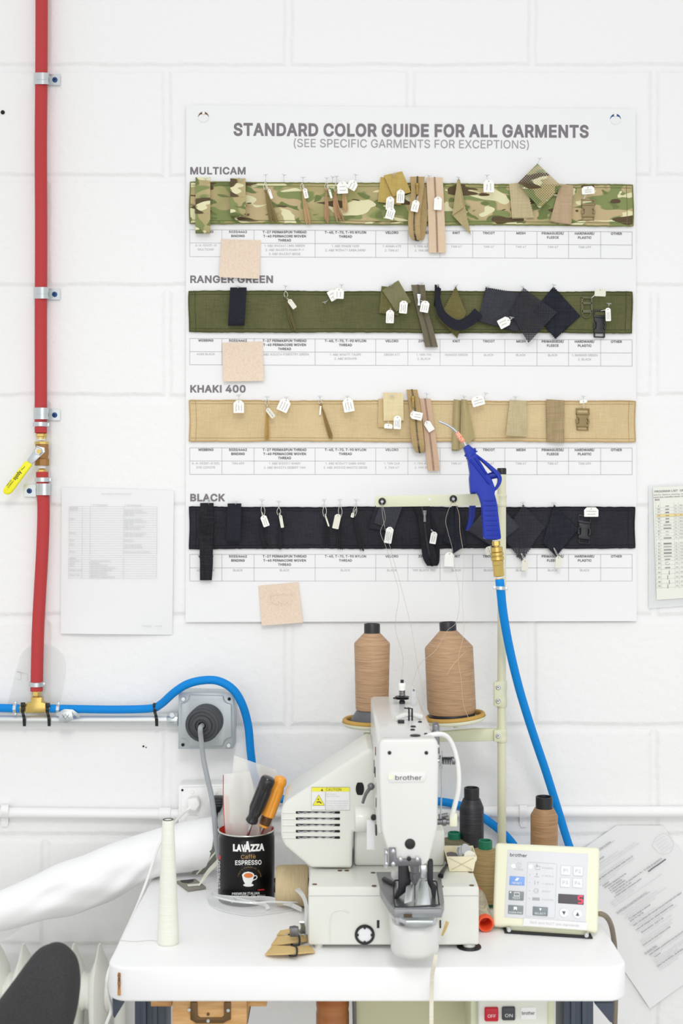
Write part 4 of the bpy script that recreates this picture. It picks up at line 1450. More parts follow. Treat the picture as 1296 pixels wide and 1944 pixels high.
swatch('hook_and_loop_patch', 'tan fuzzy hook-and-loop patch behind another on the camouflage strip', 'fabric sample', [(722, 336), (765, 340), (761, 389), (717, 383)], 'hook', 0.0115, 0.002, t=.002)
swatch('hook_and_loop_patch', 'tilted ochre hook-and-loop patch in front on the camouflage strip', 'fabric sample', [(728, 333), (763, 325), (780, 365), (746, 373)], 'hook', 0.017, 0.003, t=.002)
pin(747, 330, 332, 'on the ochre hook-and-loop patches', tip_off=.018)
paper_tag(740, 386, 15, 25, 4, 'white tag below the rear tan hook-and-loop patch', tie=(742, 372))
paper_tag(741, 405, 16, 22, 16, 'lowest white tag under the ochre hook-and-loop patches', tie=(740, 392), off=.029)
paper_tag(760, 373, 15, 25, 3, 'white tag on the tilted ochre hook-and-loop patch', tie=(760, 358), off=.031)
zipper('tan zipper folded in a long loop on the camouflage strip', [(778, 806, 336, .013), (780, 803, 365, .020), (775, 797, 410, .026), (775, 797, 438, .026), (778, 798, 449, .022), (784, 796, 455, .017), (788, 806, 449, .011), (788, 811, 400, .0105), (782, 806, 350, .0105)], 'zip_tan', 'teeth_dark', (792, 352, .026))
paper_tag(788, 391, 14, 22, 12, 'white tag on the folded tan zipper of the top row', tie=(793, 372, .034), off=.034, lines=2)
zipper('flat beige zipper with rose-brown teeth hanging over the top table', [(809, 840, 337, .012), (812, 843, 400, .013), (814, 846, 480, .011)], 'zip_pink', 'teeth_brown')
pin(814, 333, 340, 'at the top of the flat beige zipper')
paper_tag(831, 386, 15, 25, 2, 'blank white tag on the flat beige zipper', tie=(831, 372), off=.020, lines=0)
pin(870, 336, 342, 'above the folded tan knit in the top row', tip_off=.016)
swatch('knit_swatch', 'folded tan knit scrap with zigzag edges hanging below the camouflage strip', 'fabric sample', [(870, 338), (873, 342), (894, 446), (858, 408)], 'tan', 0.012, .004, 'lr', seed=3)
swatch('knit_flap', 'small folded-over knit flap on the tan knit of the camouflage strip', 'fabric sample', [(868, 340), (871, 343), (880, 393), (858, 409)], 'tan', 0.019, .003, 'r', seed=4)
pin(924, 332, 345, 'holding a lone white tag on the camouflage strip')
paper_tag(927.5, 353, 20, 24, 0, 'lone square white tag right of the tan knit, top row', tie=(925, 340), lines=2)
swatch('mesh_swatch', 'tan net swatch left of the camouflage net diamond', 'fabric sample', [(966, 349), (998, 345), (1015, 415), (972, 416)], 'tan_net', 0.0115, .003, 'rb', seed=5)
swatch('suede_swatch', 'pinkish tan suede swatch right of the camouflage net diamond', 'fabric sample', [(1063, 349), (1088, 352), (1085, 428), (1043, 422)], 'suede', 0.0115, .004, 'rb', seed=6)
swatch('net_swatch', 'camouflage open net diamond pinned above the top strip', 'fabric sample', [(1020, 310), (1066, 354), (1024, 396), (983, 347)], 'camo_net', 0.019, .003, '', seed=7)
pin(1024, 300, 312, 'on the camouflage net diamond', dx=-4)
buckle('tan side-release buckle on the camouflage strip', 1116.5, 398, 27, 40, 'buckle_tan')
paper_tag(1116, 361, 24, 15, -4, 'white tag above the tan buckle, top row', tie=(1108, 378), vertical=False, lines=2)

# ---- second row: green
loop('binding_loop', 'short black binding loop on the green strip', 437, 468, 546, 617, 'bind_black', depth=.014, lean=-.06)
pin(452, 543, 549, 'on the black binding loop of the green strip')
pin(542, 542, 556, 'above the moss tassel on the green strip')
tassel('long moss green thread tassel on the green strip', 543, 566, 558, 626, 'floss_moss', (542, 552), 3.5, 28, 6, kink=-2)
paper_tag(554, 577, 9, 20, -36, 'pale slanted tag beside the moss green tassel', tie=(545, 566), old=True, lines=0)
paper_tag(632, 560, 20, 17, 62, 'lower white tag of a pair at the top of the green strip', lines=2, off=.022, tie=(646, 552))
paper_tag(643, 557, 19, 20, 3, 'upper white tag of a pair at the top of the green strip', lines=2, off=.026, tie=(647, 546))
pin(648, 540, 552, 'above the pair of white tags on the green strip')
pin(616, 573, 564, 'lying loose beside the pair of tags, green strip', dx=12, off=.014)
swatch('hook_and_loop_patch', 'dark green fuzzy patch behind another on the green strip', 'fabric sample', [(724, 543), (757, 547), (757, 599), (719, 594)], 'hook_green', .0115, .002, t=.002)
swatch('hook_and_loop_patch', 'tilted grey-green ribbed patch in front on the green strip', 'fabric sample', [(725, 551), (756, 532), (780, 573), (752, 592)], 'green_lt', .016, .003, t=.002)
pin(742, 539, 543, 'on the tilted grey-green patch', tip_off=.018)
paper_tag(740, 601, 15, 25, 2, 'white tag below the dark green patch on the green strip', tie=(741, 585))
paper_tag(765.5, 583, 15, 24, 5, 'white tag on the corner of the grey-green ribbed patch', tie=(764, 571), off=.031)
zipper('olive zipper with a metal slider hanging over the green strip', [(780, 806, 541, .012), (790, 811, 585, .014), (800, 822, 625, .013), (807, 831, 659, .012)], 'zip_olive', 'teeth_dark', (795, 563, .021), pull_m='steel')
paper_tag(806, 582, 16, 22, 10, 'white tag on the olive zipper', tie=(798, 570), off=.028)
pin(800, 537, 543, 'at the top of the olive zipper', tip_off=.013)
swatch('knit_swatch', 'olive knit swatch with zigzag edges behind the curved dark binding', 'fabric sample', [(865, 541), (886, 594), (868, 643), (830, 607)], 'green_knit', .0115, .003, 'trbl', seed=8)
pin(866, 541, 548, 'at the top of the olive knit swatch', tip_off=.014)
# dark binding bowed in an arc
arcp = cr([V((829, 540, 0)), V((832, 575, 0)), V((842, 600, 0)), (868, 617, 0), (892, 608, 0), (908, 592, 0)], 8)
mb = MB()
rows = []
for i, p in enumerate(arcp):
    q = arcp[min(i + 1, len(arcp) - 1)] - arcp[max(i - 1, 0)]
    nx = V((-q.y, q.x, 0)).normalized()
    u = i / (len(arcp) - 1)
    hw = 3.5 + 6.5 * min(1, u * 1.7)
    o = .030 - .010 * u
    rows.append((A(p.x - nx.x * hw, p.y - nx.y * hw, o - .004), A(p.x + nx.x * hw, p.y + nx.y * hw, o + .002)))
mb.ribbon(rows, .0012)
tag(mb.build('binding_tape', 'bind_black'), 'dark navy binding tape bowed in an arc over the olive knit', 'strap sample', 'webbing and binding samples on the poster')
swatch('binding_end', 'short upright end of dark binding beside the olive zipper', 'strap sample', [(827, 541), (837, 548), (833, 585), (823, 580)], 'bind_black', .012, .002)
pin(831, 541, 550, 'at the upper end of the bowed dark binding', off=.034)
swatch('suede_swatch', 'navy black suede diamond on the green strip', 'fabric sample', [(1051, 543), (1103, 600), (1054, 645), (1010, 592)], 'suede_blk', .0115, .003, 'trb', seed=10)
swatch('tricot_swatch', 'charcoal tricot square with pinked edges on the green strip', 'fabric sample', [(921, 544), (990, 556), (983, 632), (905, 611)], 'tricot', .0145, .003, 'tbl', seed=9)
swatch('net_swatch', 'black net diamond in front of the charcoal tricot square', 'fabric sample', [(992, 545), (1057, 593), (1003, 651), (967, 592)], 'net_black', .019, .004, 'l', seed=11)
pin(925, 543, 550, 'at the top corner of the charcoal tricot square', tip_off=.016)
pin(991, 543, 552, 'at the top of the black net diamond, green strip', tip_off=.021)
pin(1051, 540, 550, 'at the top of the navy black suede diamond', tip_off=.013)
paper_tag(957, 612, 18, 23, 62, 'white tag tied across the black net diamond, green strip', tie=(972, 604), off=.030, lines=2)
pin(971, 602, 606, 'lying beside the tag on the black net diamond', off=.030, dx=-4, tip_off=.028)
# ladder-lock
t = thing('ladder_lock_buckle', 'olive green ladder-lock slider on the green strip', 'buckle', A(1113, 603, SO), 'plastic buckles on the poster')
mb = MB()
f = wallfn(.012)
for x0, y0, x1, y1 in ((1103, 564, 1107, 596), (1121, 562, 1125, 594), (1103, 563, 1125, 567), (1104, 573, 1124, 578), (1104, 588, 1124, 594)):
    mb.prism([f(x0, y0), f(x1, y0), f(x1, y1), f(x0, y1)], (0, .004, 0), .0008)
mb.build('frame', 'buckle_grn', t)
mb = MB()
mb.tube(cr([A(1105, 594, .011), A(1106, 600, .011), A(1113, 603, .012), A(1119, 600, .011), A(1122, 592, .011)], 5), .0013, 6)
mb.build('bow', 'buckle_grn', t)
paper_tag(1139, 555, 21, 15, 2, 'blank pale tag above the olive ladder-lock', tie=(1122, 566), old=True, lines=0)
buckle('black side-release buckle at the right end of the green strip', 1138, 614, 24, 53, 'buckle_blk', 1)
paper_tag(1154, 597, 10, 25, -2, 'narrow white tag beside the black buckle, green strip', tie=(1140, 590), lines=2)
pin(1156, 576, 588, 'above the narrow tag beside the black buckle', dx=-3)

# ---- third row: khaki
pin(453, 750, 762, 'of the leftmost tag on the khaki strip')
paper_tag(453, 772, 20, 24, 0, 'leftmost white tag on the khaki strip', tie=(453, 758), lines=3)
pin(507, 753, 765, 'above the gold thread tassel on the khaki strip')
tassel('pale gold thread tassel on the khaki strip', 507, 770, 507, 834, 'floss_gold', (507, 758), 5, 22, 7)
paper_tag(513, 784, 9, 21, -38, 'slanted tag on the gold tassel of the khaki strip', tie=(507, 768), lines=1, old=True)
paper_tag(539, 769, 21, 25, 24, 'tilted white tag right of the gold tassel, khaki strip', tie=(543, 757), lines=3)
pin(543, 754, 760, 'above the tilted tag right of the gold tassel')
pin(607, 752, 764, 'above the brown thread tassel on the khaki strip')
tassel('brown thread tassel on the khaki strip', 609, 768, 628, 831, 'floss_brown', (607, 759), 3, 24, 8)
tagl = paper_tag(608, 777, 3, 22, 5, 'white tag seen edge-on beside the brown tassel, khaki strip', tie=(608, 764), lines=0, off=.014)
paper_tag(661, 769, 20, 26, -10, 'white tag midway between brown tassel and cream patch', tie=(659, 757), lines=3)
pin(659, 752, 760, 'above the tag between the brown tassel and cream patch')
swatch('hook_and_loop_patch', 'tan fuzzy patch behind another on the khaki strip', 'fabric sample', [(718, 757), (752, 757), (752, 812), (717, 811)], 'hook_back', .0115, .002, t=.002)
swatch('hook_and_loop_patch', 'upright cream patch in front on the khaki strip', 'fabric sample', [(727, 745), (765, 746), (766, 798), (728, 799)], 'hook_pale', .016, .002, t=.002)
pin(744, 750, 752, 'on the upright cream patch', tip_off=.018)
paper_tag(737, 809, 16, 9, 5, 'half-hidden tag under the upright cream patch', tie=(737, 800), lines=0, off=.022)
paper_tag(754, 802, 14, 25, 2, 'white tag at the corner of the upright cream patch', tie=(754, 789), off=.029)
zipper('tan zipper folded in a long loop on the khaki strip', [(771, 792, 740, .013), (777, 798, 775, .020), (779, 802, 815, .026), (782, 805, 840, .026), (785, 805, 851, .022), (790, 803, 858, .017), (789, 808, 849, .0115), (784, 806, 800, .0105), (774, 796, 755, .0105)], 'zip_tan', 'teeth_dark', (784, 757, .026))
paper_tag(790, 789, 15, 23, -78, 'white tag across the folded tan zipper, khaki strip', tie=(784, 778, .034), off=.034, lines=2)
zipper('flat rose-beige zipper slanting down from the khaki strip', [(796, 817, 757, .012), (803, 824, 810, .013), (808, 831, 860, .013), (812, 834, 894, .012)], 'zip_rose', 'teeth_brown')
pin(810, 747, 759, 'at the top of the flat rose-beige zipper')
paper_tag(814, 809, 13, 21, -32, 'blank white tag on the flat rose-beige zipper', tie=(808, 798), off=.020, lines=0)
swatch('knit_swatch', 'tan knit swatch hung in folds with zigzag edges, khaki strip', 'fabric sample', [(861, 758), (874, 760), (872, 856), (857, 856)], 'tan', .0115, .003, 'b', seed=12, fold=lambda u, v: .006 * math.sin(PI * u))
swatch('knit_fold', 'front fold of the tan knit swatch, right half, khaki strip', 'fabric sample', [(875, 758), (886, 759), (902, 832), (873, 856)], 'tan', .015, .003, 'rb', seed=13, fold=lambda u, v: .007 * math.sin(PI * u))
pin(881, 752, 762, 'at the top of the folded tan knit, khaki strip', tip_off=.02)
paper_tag(907, 761, 24, 19, -16, 'tilted tag right of the folded tan knit, khaki strip', tie=(917, 756), vertical=False, lines=2)
pin(922, 746, 758, 'beside the tilted tag right of the folded knit', dx=-4)
swatch('mesh_swatch', 'tan net swatch pinned on the khaki strip', 'fabric sample', [(967, 759), (999, 761), (1000, 829), (960, 827)], 'tan_net', .012, .005, '', seed=14)
pin(978, 753, 760, 'at the top of the tan net swatch, khaki strip', tip_off=.014)
swatch('suede_swatch', 'brownish suede swatch with pinked sides on the khaki strip', 'fabric sample', [(1036, 758), (1071, 760), (1071, 842), (1037, 840)], 'suede_dk', .012, .004, 'rbl', seed=15)
buckle('coyote side-release buckle on the khaki strip', 1106, 796, 26, 42, 'buckle_coy', 1)
paper_tag(1107, 762, 14, 6, -8, 'foreshortened white tag above the coyote buckle', tie=(1108, 775), lines=0)
pin(1107, 752, 762, 'above the coyote buckle')

# ---- fourth row: black
band('webbing_strap', 'long black webbing strap hanging across the bottom table', 'strap sample', [(380, 405.5, 955, .0115), (379.5, 405, 1000, .015), (379, 404, 1050, .015), (379.5, 404, 1070, .015), (379.5, 402, 1101.5, .014)], 'web_black', .0016, 'webbing and binding samples on the poster')
pin(396, 949, 960, 'at the top of the long black webbing strap', tip_off=.013)
loop('binding_loop', 'short black binding loop on the black strip', 432, 458, 956, 1029, 'bind_black', depth=.016, lean=-.03)
pin(447, 953, 962, 'on the black binding loop of the black strip')
pin(497, 949, 962, 'above the curly black tassel')
tassel('curly black thread tassel beside a white tag, black strip', 500, 980, 506, 1037, 'floss_black', (498, 957), 5, 22, 9, kink=-6)
paper_tag(502.5, 989, 12, 22, -20, 'white written tag on the curly black tassel', tie=(497, 972), lines=2)
pin(529, 952, 964, 'above the fuzzy black tassel')
tassel('fuzzy straight black thread tassel, black strip', 529, 980, 532, 1040, 'floss_black', (529, 962), 3, 24, 10)
paper_tag(534, 990, 6, 24, -10, 'pale tag seen edge-on beside the fuzzy black tassel', tie=(530, 974), old=True, lines=0)
pin(615, 949, 962, 'above the three-strand black tassel')
tassel('three-strand splayed black thread tassel, black strip', 616, 983, 620, 1040, 'floss_black', (616, 958), 9, 9, 11)
paper_tag(621, 990, 3, 20, -18, 'tag seen edge-on beside the three-strand black tassel', tie=(617, 976), old=True, lines=0)
pin(645, 949, 962, 'above the black tassel with the blank tag')
tassel('black thread tassel behind a blank tag, black strip', 646, 983, 645, 1041, 'floss_black', (645, 958), 5, 22, 12)
paper_tag(639, 990, 12, 28, 12, 'blank pale tag in front of a black tassel', tie=(646, 977), old=True, lines=0)
pin(676, 949, 962, 'above the slanting black tassel')
tassel('slanting black thread tassel with frayed end, black strip', 672, 982, 687, 1044, 'floss_black', (675, 958), 4, 22, 13)
paper_tag(669, 978, 6, 9, 15, 'tiny pale tag at the knot of the slanting black tassel', tie=(675, 966), old=True, lines=0)
swatch('hook_and_loop_patch', 'black fuzzy patch behind another on the black strip', 'fabric sample', [(712, 960), (745, 966), (735, 1008), (700, 1003)], 'black', .0115, .002, t=.002)
swatch('hook_and_loop_patch', 'tilted black ribbed patch in front on the black strip', 'fabric sample', [(722, 957), (764, 960), (748, 1005), (709, 993)], 'tricot', .0155, .002, t=.002)
paper_tag(738, 1016, 14, 31, 10, 'white tag below the tilted black patch', tie=(741, 1000), lines=3, off=.024)
zipper('black zipper folded in a loop on the black strip', [(784, 816, 960, .013), (793, 816, 985, .018), (797, 819, 1015, .022), (801, 827, 1052, .022), (805, 829, 1065, .019), (811, 829, 1073, .015), (810, 834, 1062, .0115), (803, 832, 1010, .0105), (790, 815, 970, .0105)], 'zip_black', 'teeth_black', (806, 974, .022), pull_m='steel_dk')
paper_tag(822.5, 1021, 12, 23, 10, 'white tag on the folded black zipper', tie=(818, 1005, .024), off=.028, lines=2)
swatch('knit_swatch', 'black knit swatch in a point behind the thin guide bar', 'fabric sample', [(858, 958), (864, 960), (871, 1042), (840, 1030)], 'suede_blk', .0115, .004, 'b', seed=16, fold=lambda u, v: .006 * math.sin(PI * u))
swatch('knit_fold', 'black knit fold with a pointed lower end, black strip', 'fabric sample', [(862, 959), (868, 960), (886, 1035), (858, 1054)], 'suede_blk', .0145, .003, 'b', seed=17, fold=lambda u, v: .005 * math.sin(PI * u))
paper_tag(852.5, 1062, 18, 27, 3, 'blank white tag below the black knit', tie=(855, 1042), lines=0)
swatch('net_swatch', 'black net diamond right of the stand pole, black strip', 'fabric sample', [(993, 956), (1036, 1000), (990, 1067), (950, 1018)], 'net_black', .0125, .003, 'trbl', seed=18)
swatch('tricot_swatch', 'dark tricot diamond behind the blue blow gun', 'fabric sample', [(938, 946), (988, 1001), (938, 1041), (884, 1007)], 'tricot', .0165, .003, 'trbl', seed=19)
swatch('suede_swatch', 'black suede diamond at the right of the black strip', 'fabric sample', [(1051, 956), (1100, 1004), (1055, 1058), (1029, 1031)], 'suede_blk', .0125, .003, 'trbl', seed=20)
paper_tag(928, 1045, 15, 15, -22, 'pale written tag half hidden behind the brass coupler', tie=(932, 1036), old=True, lines=1)
paper_tag(996, 1073, 12, 21, 3, 'blank pale tag at the point of the black net diamond', tie=(989, 1050), old=True, lines=0)
paper_tag(1059.5, 1067, 11, 22, 2, 'blank pale tag at the point of the black suede diamond', tie=(1051, 1040), old=True, lines=0)
buckle('black side-release buckle on the black strip', 1109, 1005, 25, 55, 'buckle_blk', 3)
paper_tag(1122, 972, 27, 18, 0, 'white tag above the buckle on the black strip', tie=(1108, 980), lines=2, vertical=False)
pin(992, 954, 960, 'at the top of the black net diamond, black strip', tip_off=.014)
pin(1051, 955, 962, 'at the top of the black suede diamond', tip_off=.014)

# ------------------------------------------------------------------ papers on the wall
def flat_sheet(mb, corners, off, curl=None, t=0.0003, n=16):
    tl, tr, br_, bl = [V(c) for c in corners]

    def P(u, v):
        q = (tl * (1 - u) + tr * u) * (1 - v) + (bl * (1 - u) + br_ * u) * v
        return A(q.x, q.y, off + (curl(u, v) if curl else 0)), V((0, -1, 0))
    mb.sheet(P, t, n, n)


pp = thing('printed_sheet', 'white printed thread chart taped to the wall right of the red hose', 'paper', A(222, 1205, .002))
mb = MB()
flat_sheet(mb, [(117, 925), (330, 931), (327, 1205), (115, 1203)], .004, lambda u, v: .0025 * math.sin(PI * u) * v + .004 * max(0, v - .85) / .15 * (1 - abs(2 * u - .5)))
mb.build('page', 'plain_paper', pp)
f = wallfn(.0085)
mb = MB()
mb.text('CRYE PRECISION THREAD COLOR CHART', f, 221, 939, 2.6, 0.0, 58)
grid = MB()
xs = (131, 156, 171, 235, 298)
for i in range(22):
    y = 961.5 + i * 4.42
    grid.stroke([(131, y), (298, y + .5)], 0.45, f)
for x in xs:
    grid.stroke([(x, 961.5), (x - .4, 961.5 + 21 * 4.42)], 0.45, f)
for i in range(10):
    y = 1058 + i * 4.4
    grid.stroke([(130, y), (297, y + .4)], 0.45, f)
for x in (130, 155, 170, 234, 297):
    grid.stroke([(x, 1058), (x, 1058 + 9 * 4.4)], 0.45, f)
mb.text('T-27 Permaspun', f, 172, 960, 2.8, .01, align='l')
mb.text('T-40 Permacore', f, 236.5, 960.5, 2.8, .01, align='l')
for y, s in ((964.8, 'WOVENS'), (969, 'Multicam'), (986.6, 'Khaki'), (1013, 'Ranger'), (1026.4, 'Black'), (1035, 'Sand'), (1048.5, 'Green'), (1061.6, 'KNITS'), (1066, 'Lime Green'), (1070.5, 'Black'), (1075, 'Sand'), (1083.6, 'Ranger Green'), (1092.5, 'Desert Tan')):
    mb.text(s, f, 132, y, 2.7, .01 if s.isupper() else 0, align='l')
for y, s in ((970, 'A&E Beige W43307'), (974.4, 'A&E Desert Tan W43276'), (978.8, 'A&E 1600'), (987.6, 'A&E Beige W43307'), (992, 'A&E Desert Tan W43276'), (996.5, 'A&E 1600'), (1001, 'A&E Taupe B W32088'), (1005.3, 'A&E Tan W43907'), (1014, 'A&E Olive Drab W32160'), (1018.4, 'A&E Olive 3 W43801'), (1027.2, 'A&E Black'), (1036, 'A&E Beige W43307'), (1040.5, 'A&E Ermin W43028'), (1049.3, 'A&E Forestry Green W32214')):
    mb.text(s, f, 236.5, y, 2.6, 0, align='l')
for y, s in ((1066.2, 'A&E Burberine W32117'), (1070.6, 'A&E Black'), (1075, 'A&E Sand W32036'), (1079.5, 'A&E Pattern Beige W35468'), (1084, 'A&E Olive Drab W32160'), (1088.3, 'A&E Olive W32017'), (1092.7, 'A&E Barre W32066'), (1097, 'A&E Pattern Beige W35468')):
    mb.text(s, f, 171.5, y, 2.6, 0, align='l')
mb.text('11/18/2008', f, 270, 1190, 2.4, 0, align='l')
mb.text('2:23 PM', f, 294, 1190, 2.4, 0, align='l')
mb.build('printed_text', 'ink_pale', pp, 0)
grid.build('printed_table', 'ink_pale', pp, 0)

# laminated stitch chart at the right edge
lp = thing('laminated_chart', 'laminated stitch number chart on the wall at the right of the poster', 'chart', A(1300, 1165, .002))
mb = MB()
flat_sheet(mb, [(1231, 922), (1400, 916), (1404, 1142), (1231, 1155)], .0045, None, .0006, 4)
mb.build('pouch', 'lamin', lp, 0)
mb = MB()
flat_sheet(mb, [(1239, 925), (1394, 918), (1398, 1128), (1246, 1139)], .0062, None, .0003, 4)
pg = mb.build('page', 'cream_print', lp, 0)
f = wallfn(.0072)
mb = MB()
sl = -0.045
mb.text('PROGRAM LIST  OF PRE-PROGRAMMED PATTERNS', f, 1242, 935, 3.6, .01, 150, 'l', sl)
mb.text('NOTE: Before sewing, make sure the work clamp suits the pattern', f, 1241, 941, 2.4, 0, 150, 'l', sl)
mb.text('and the needle does not touch the clamp or feeding plate', f, 1241, 945.5, 2.4, .01, 140, 'l', sl)
mb.text('BAS', f, 1243, 950.5, 3.2, .015, None, 'l', sl)
gr = MB()
rows = [(961, 9), (967, 20), (973, 21), (979, 19), (985, 18), (991, 16), (997, 4), (1003, 1), (1009, 22), (1015, 8), (1021.5, 7), (1032, 10), (1038, 11), (1044, 12), (1050, 13), (1056, 24), (1062, 25), (1069.5, 33), (1078, 27), (1087, 36), (1096, 37), (1105, 38), (1113, 39)]
for i, (y, n_) in enumerate(rows):
    mb.text(str(n_), f, 1249.5 + (y - 960) * .012, y + 1, 2.6, .012)
    gr.stroke([(1244, y + 3.2), (1394, y + 3.2 + 150 * sl)], 0.4, f)
    x = 1265.5 + (y - 960) * .012
    if i < 16 and i not in (8, 9):
        mb.stroke([(x - 3 - (i > 5) * 4, y), (x + 4 + (i > 5) * 4, y - .5)], 1.0 + .5 * (i % 3), f)
    elif i in (8, 9):
        mb.squiggle(x, y, 6, 1.2, .5, f, 0, i)
    elif i == 17:
        mb.stroke([(x + 4 * math.cos(k * .5), y + 2.6 * math.sin(k * .5)) for k in range(11)], .5, f)
    elif i > 18:
        mb.stroke([(x + (i % 2) * 3, y - 4), (x + (i % 2) * 3, y + 4)], .9, f)
    else:
        mb.stroke([(x - 5, y), (x + 5, y - .5)], 1.4, f)
    mb.text(str(21 + 5 * i % 73), f, 1282 + (y - 960) * .02, y - .2, 2.4)
    mb.text(str(700 + 37 * i % 600), f, 1292 + (y - 960) * .02, y - .6, 2.4)
for x in (1244, 1253, 1279, 1287, 1300):
    gr.stroke([(x, 953), (x + 2.4, 1117)], 0.4, f)
mb.build('printed_text', 'ink', lp, 0)
gr.build('printed_lines', 'ink_pale', lp, 0)
mb = MB()
mb.poly([(1246, 977), (1246, 981.5), (1394, 975), (1394, 970.5)], wallfn(.0068))
mb.build('highlighted_row', 'highlight', lp, 0)

# instruction page hung aslant at the lower right
ip = thing('instruction_page', 'slanted typed instruction page on the wall beside the control panel', 'paper', A(1232, 1912, .002))
ang = math.radians(-34.5)
ca, sa = math.cos(ang), math.sin(ang)
tlx, tly = 1074, 1682


def pgfn(off):
    return lambda x, y: A(tlx + x * ca - y * sa, tly + x * sa + y * ca, off)


mb = MB()
f0 = pgfn(.004)


def pg_top(x):
    return max(-40.0, (1567 - tly - x * sa) / ca)   # the head of the page is folded over below the conduit


mb.sheet(lambda u, v: (f0(216 * u, pg_top(216 * u) + (279 - pg_top(216 * u)) * v) + V((0, -.006 * max(0, v - .8) * 5 * (1 - u) - .0012 * math.sin(7 * u + 3 * v), 0)), V((0, -1, 0))), .0003, 18, 18)
mb.build('page', 'plain_paper', ip)
f_pg = pgfn(.0085)
f = lambda x, y: f_pg(x + 28, y - 34)
LINES = [
    (14, 38, 'u', 'Exporting PAD Files to Gerber.'),
    (30, 24, 'b', 'On PAD Master Design'), (37, 30, 'n', 'Convert to GERBER compatible format'), (42, 30, 'n', 'Save exported pieces and notches, grading, names and sizes,'), (47, 30, 'n', 'make sure that no Pattern names are the same as existing styles'),
    (56, 24, 'n', 'Open the PAD file and select the FILE menu'), (61, 24, 'b', 'Design Master and the Database folder SAVE AS'), (66, 24, 'n', 'Select EXPORT and name pieces using the OPTIONS'), (71, 24, 'n', 'select only the one option'),
    (76, 30, 'b', 'EXPORT'), (81, 30, 'b', 'OPTIONS: following must be'), (86, 36, 'b', 'a. Export Grading'), (91, 36, 'b', 'b. Using Grade Nest'), (96, 36, 'b', 'c. Export Specials  (if using letters S, M, L  for sizes as opposed to'), (101, 42, 'b', 'numbers 32, 34, 36)'),
    (106, 36, 'b', 'd. Export pattern with pieces points'), (111, 24, 'n', 'Select OK when all OPTIONS are set'), (116, 24, 'n', 'Select OK to EXPORT, and wait'), (121, 24, 'n', 'Check the path for the saved and renamed design must be the same'),
    (134, 22, 'u', 'On PAD Side: Encrypt File Convert FTLZ.'),
    (142, 28, 'n', 'Open PADTECH to convert to a Gerber compatible'), (147, 34, 'n', 'OPEN the File Menu and select OPEN on the dialogue box'), (152, 28, 'n', 'Select the file from there and Browse where'), (157, 34, 'b', 'FTLZ Base Image is selected'), (162, 34, 'b', 'SAVE TO Tap File'),
    (167, 28, 'n', 'and check for the version to convert it'), (172, 34, 'b', 'Upper Left dialogue Box and see that you have input and output'), (177, 40, 'n', 'selecting the number of pieces the file to convert'),
    (182, 34, 'b', 'Lower left dialogue Box, Gerber Readable Format'), (187, 34, 'n', 'and convert the file to the GERBER directory, and .zip file'), (192, 40, 'b', 'Browse window  .mod or .zip'), (197, 40, 'n', 'and select SAVE MODEL same as MODEL'),
    (204, 28, 'n', 'Select the number of pieces that Gerber made'), (209, 28, 'n', 'Select PRODUCT name in the LGT directory'), (214, 28, 'b', 'should say OK when finished CLOSE'), (219, 28, 'n', 'You now have AZ FINISH'),
    (229, 22, 'u', 'On Gerber Side:'),
    (236, 28, 'b', 'Open GERBER LAUNCHPAD from the left of the screen'), (240.5, 28, 'n', 'Click Search, select the Storage Area from the folder, File'), (245, 34, 'b', 'Explorer'), (249.5, 28, 'n', 'Select the FILE menu and highlight the IMPORT and then open'), (254, 28, 'n', 'Highlight the file to IMPORT, then select CONVERT'),
    (258.5, 28, 'n', 'Click OK to the import complete'), (263, 28, 'b', 'Select the file MODEL, the Models folder'), (267.5, 28, 'n', 'Double Click on the file MODEL and check'), (272, 28, 'n', 'it with all pieces and sizes'),
]
bold, norm = MB(), MB()
for y, x, k, s in LINES:
    y = y * 0.985
    if k == 'n':
        norm.text(s, f, x, y, 2.5, 0.0, None, 'l')
    else:
        bold.text(s, f, x, y, 2.6, .014, None, 'l')
    if k == 'u':
        bold.stroke([(x, y + 1.3), (x + len(s) * 1.95, y + 1.3)], .5, f)
bold.stroke([(116, 100), (128, 99.3), (140, 99.6), (157, 99.2)], 2.4, f)
bold.build('bold_text', 'ink', ip, 0)
norm.build('printed_text', 'ink_pale', ip, 0)
mb = MB()
pts = [(150, 63), (166, 55), (184, 59), (186, 83), (170, 93), (154, 85)]
mb.stroke([(p.x, p.y) for p in cr([V((x, y, 0)) for x, y in pts + pts[:1]], 6)], .5, f)
for i in range(5):
    mb.squiggle(169, 62 + i * 6, 22, 3, .45, f, 0, i + 60)
mb.build('pencil_sketch', 'ink_pale', ip, 0)

# clear plastic guard behind the foot of the red hose
gd = thing('plastic_guard', 'clear plastic sheet with rounded top behind the foot of the red hose', 'plastic sheet', A(75, 1342, .002))
mb = MB()
pts = [(10, 1352), (33, 1262), (44, 1236), (62, 1224), (82, 1222), (104, 1228), (120, 1245), (125, 1268), (121, 1300), (113, 1340), (112, 1352)]
P = [A(p.x, p.y, .0035) for p in cr([V((x, y, 0)) for x, y in pts], 5)]
mb.prism(P, (0, .001, 0))
mb.build('sheet', 'film', gd, 0)
mb = MB()
for q in ([(32, 1275), (40, 1276), (40, 1291), (31, 1290)], [(32, 1275), (52, 1280), (52, 1291)]):
    mb.stroke(q, .5, wallfn(.0042), False)
mb.build('pen_marks', 'pencil', gd, 0)

# ------------------------------------------------------------------ red air hose with valve
HO = 0.020


def hosefn(pts, off):
    return cr([A(x, y, off if len(p) < 3 else p[2]) for p in pts for x, y in [p[:2]]], 8)


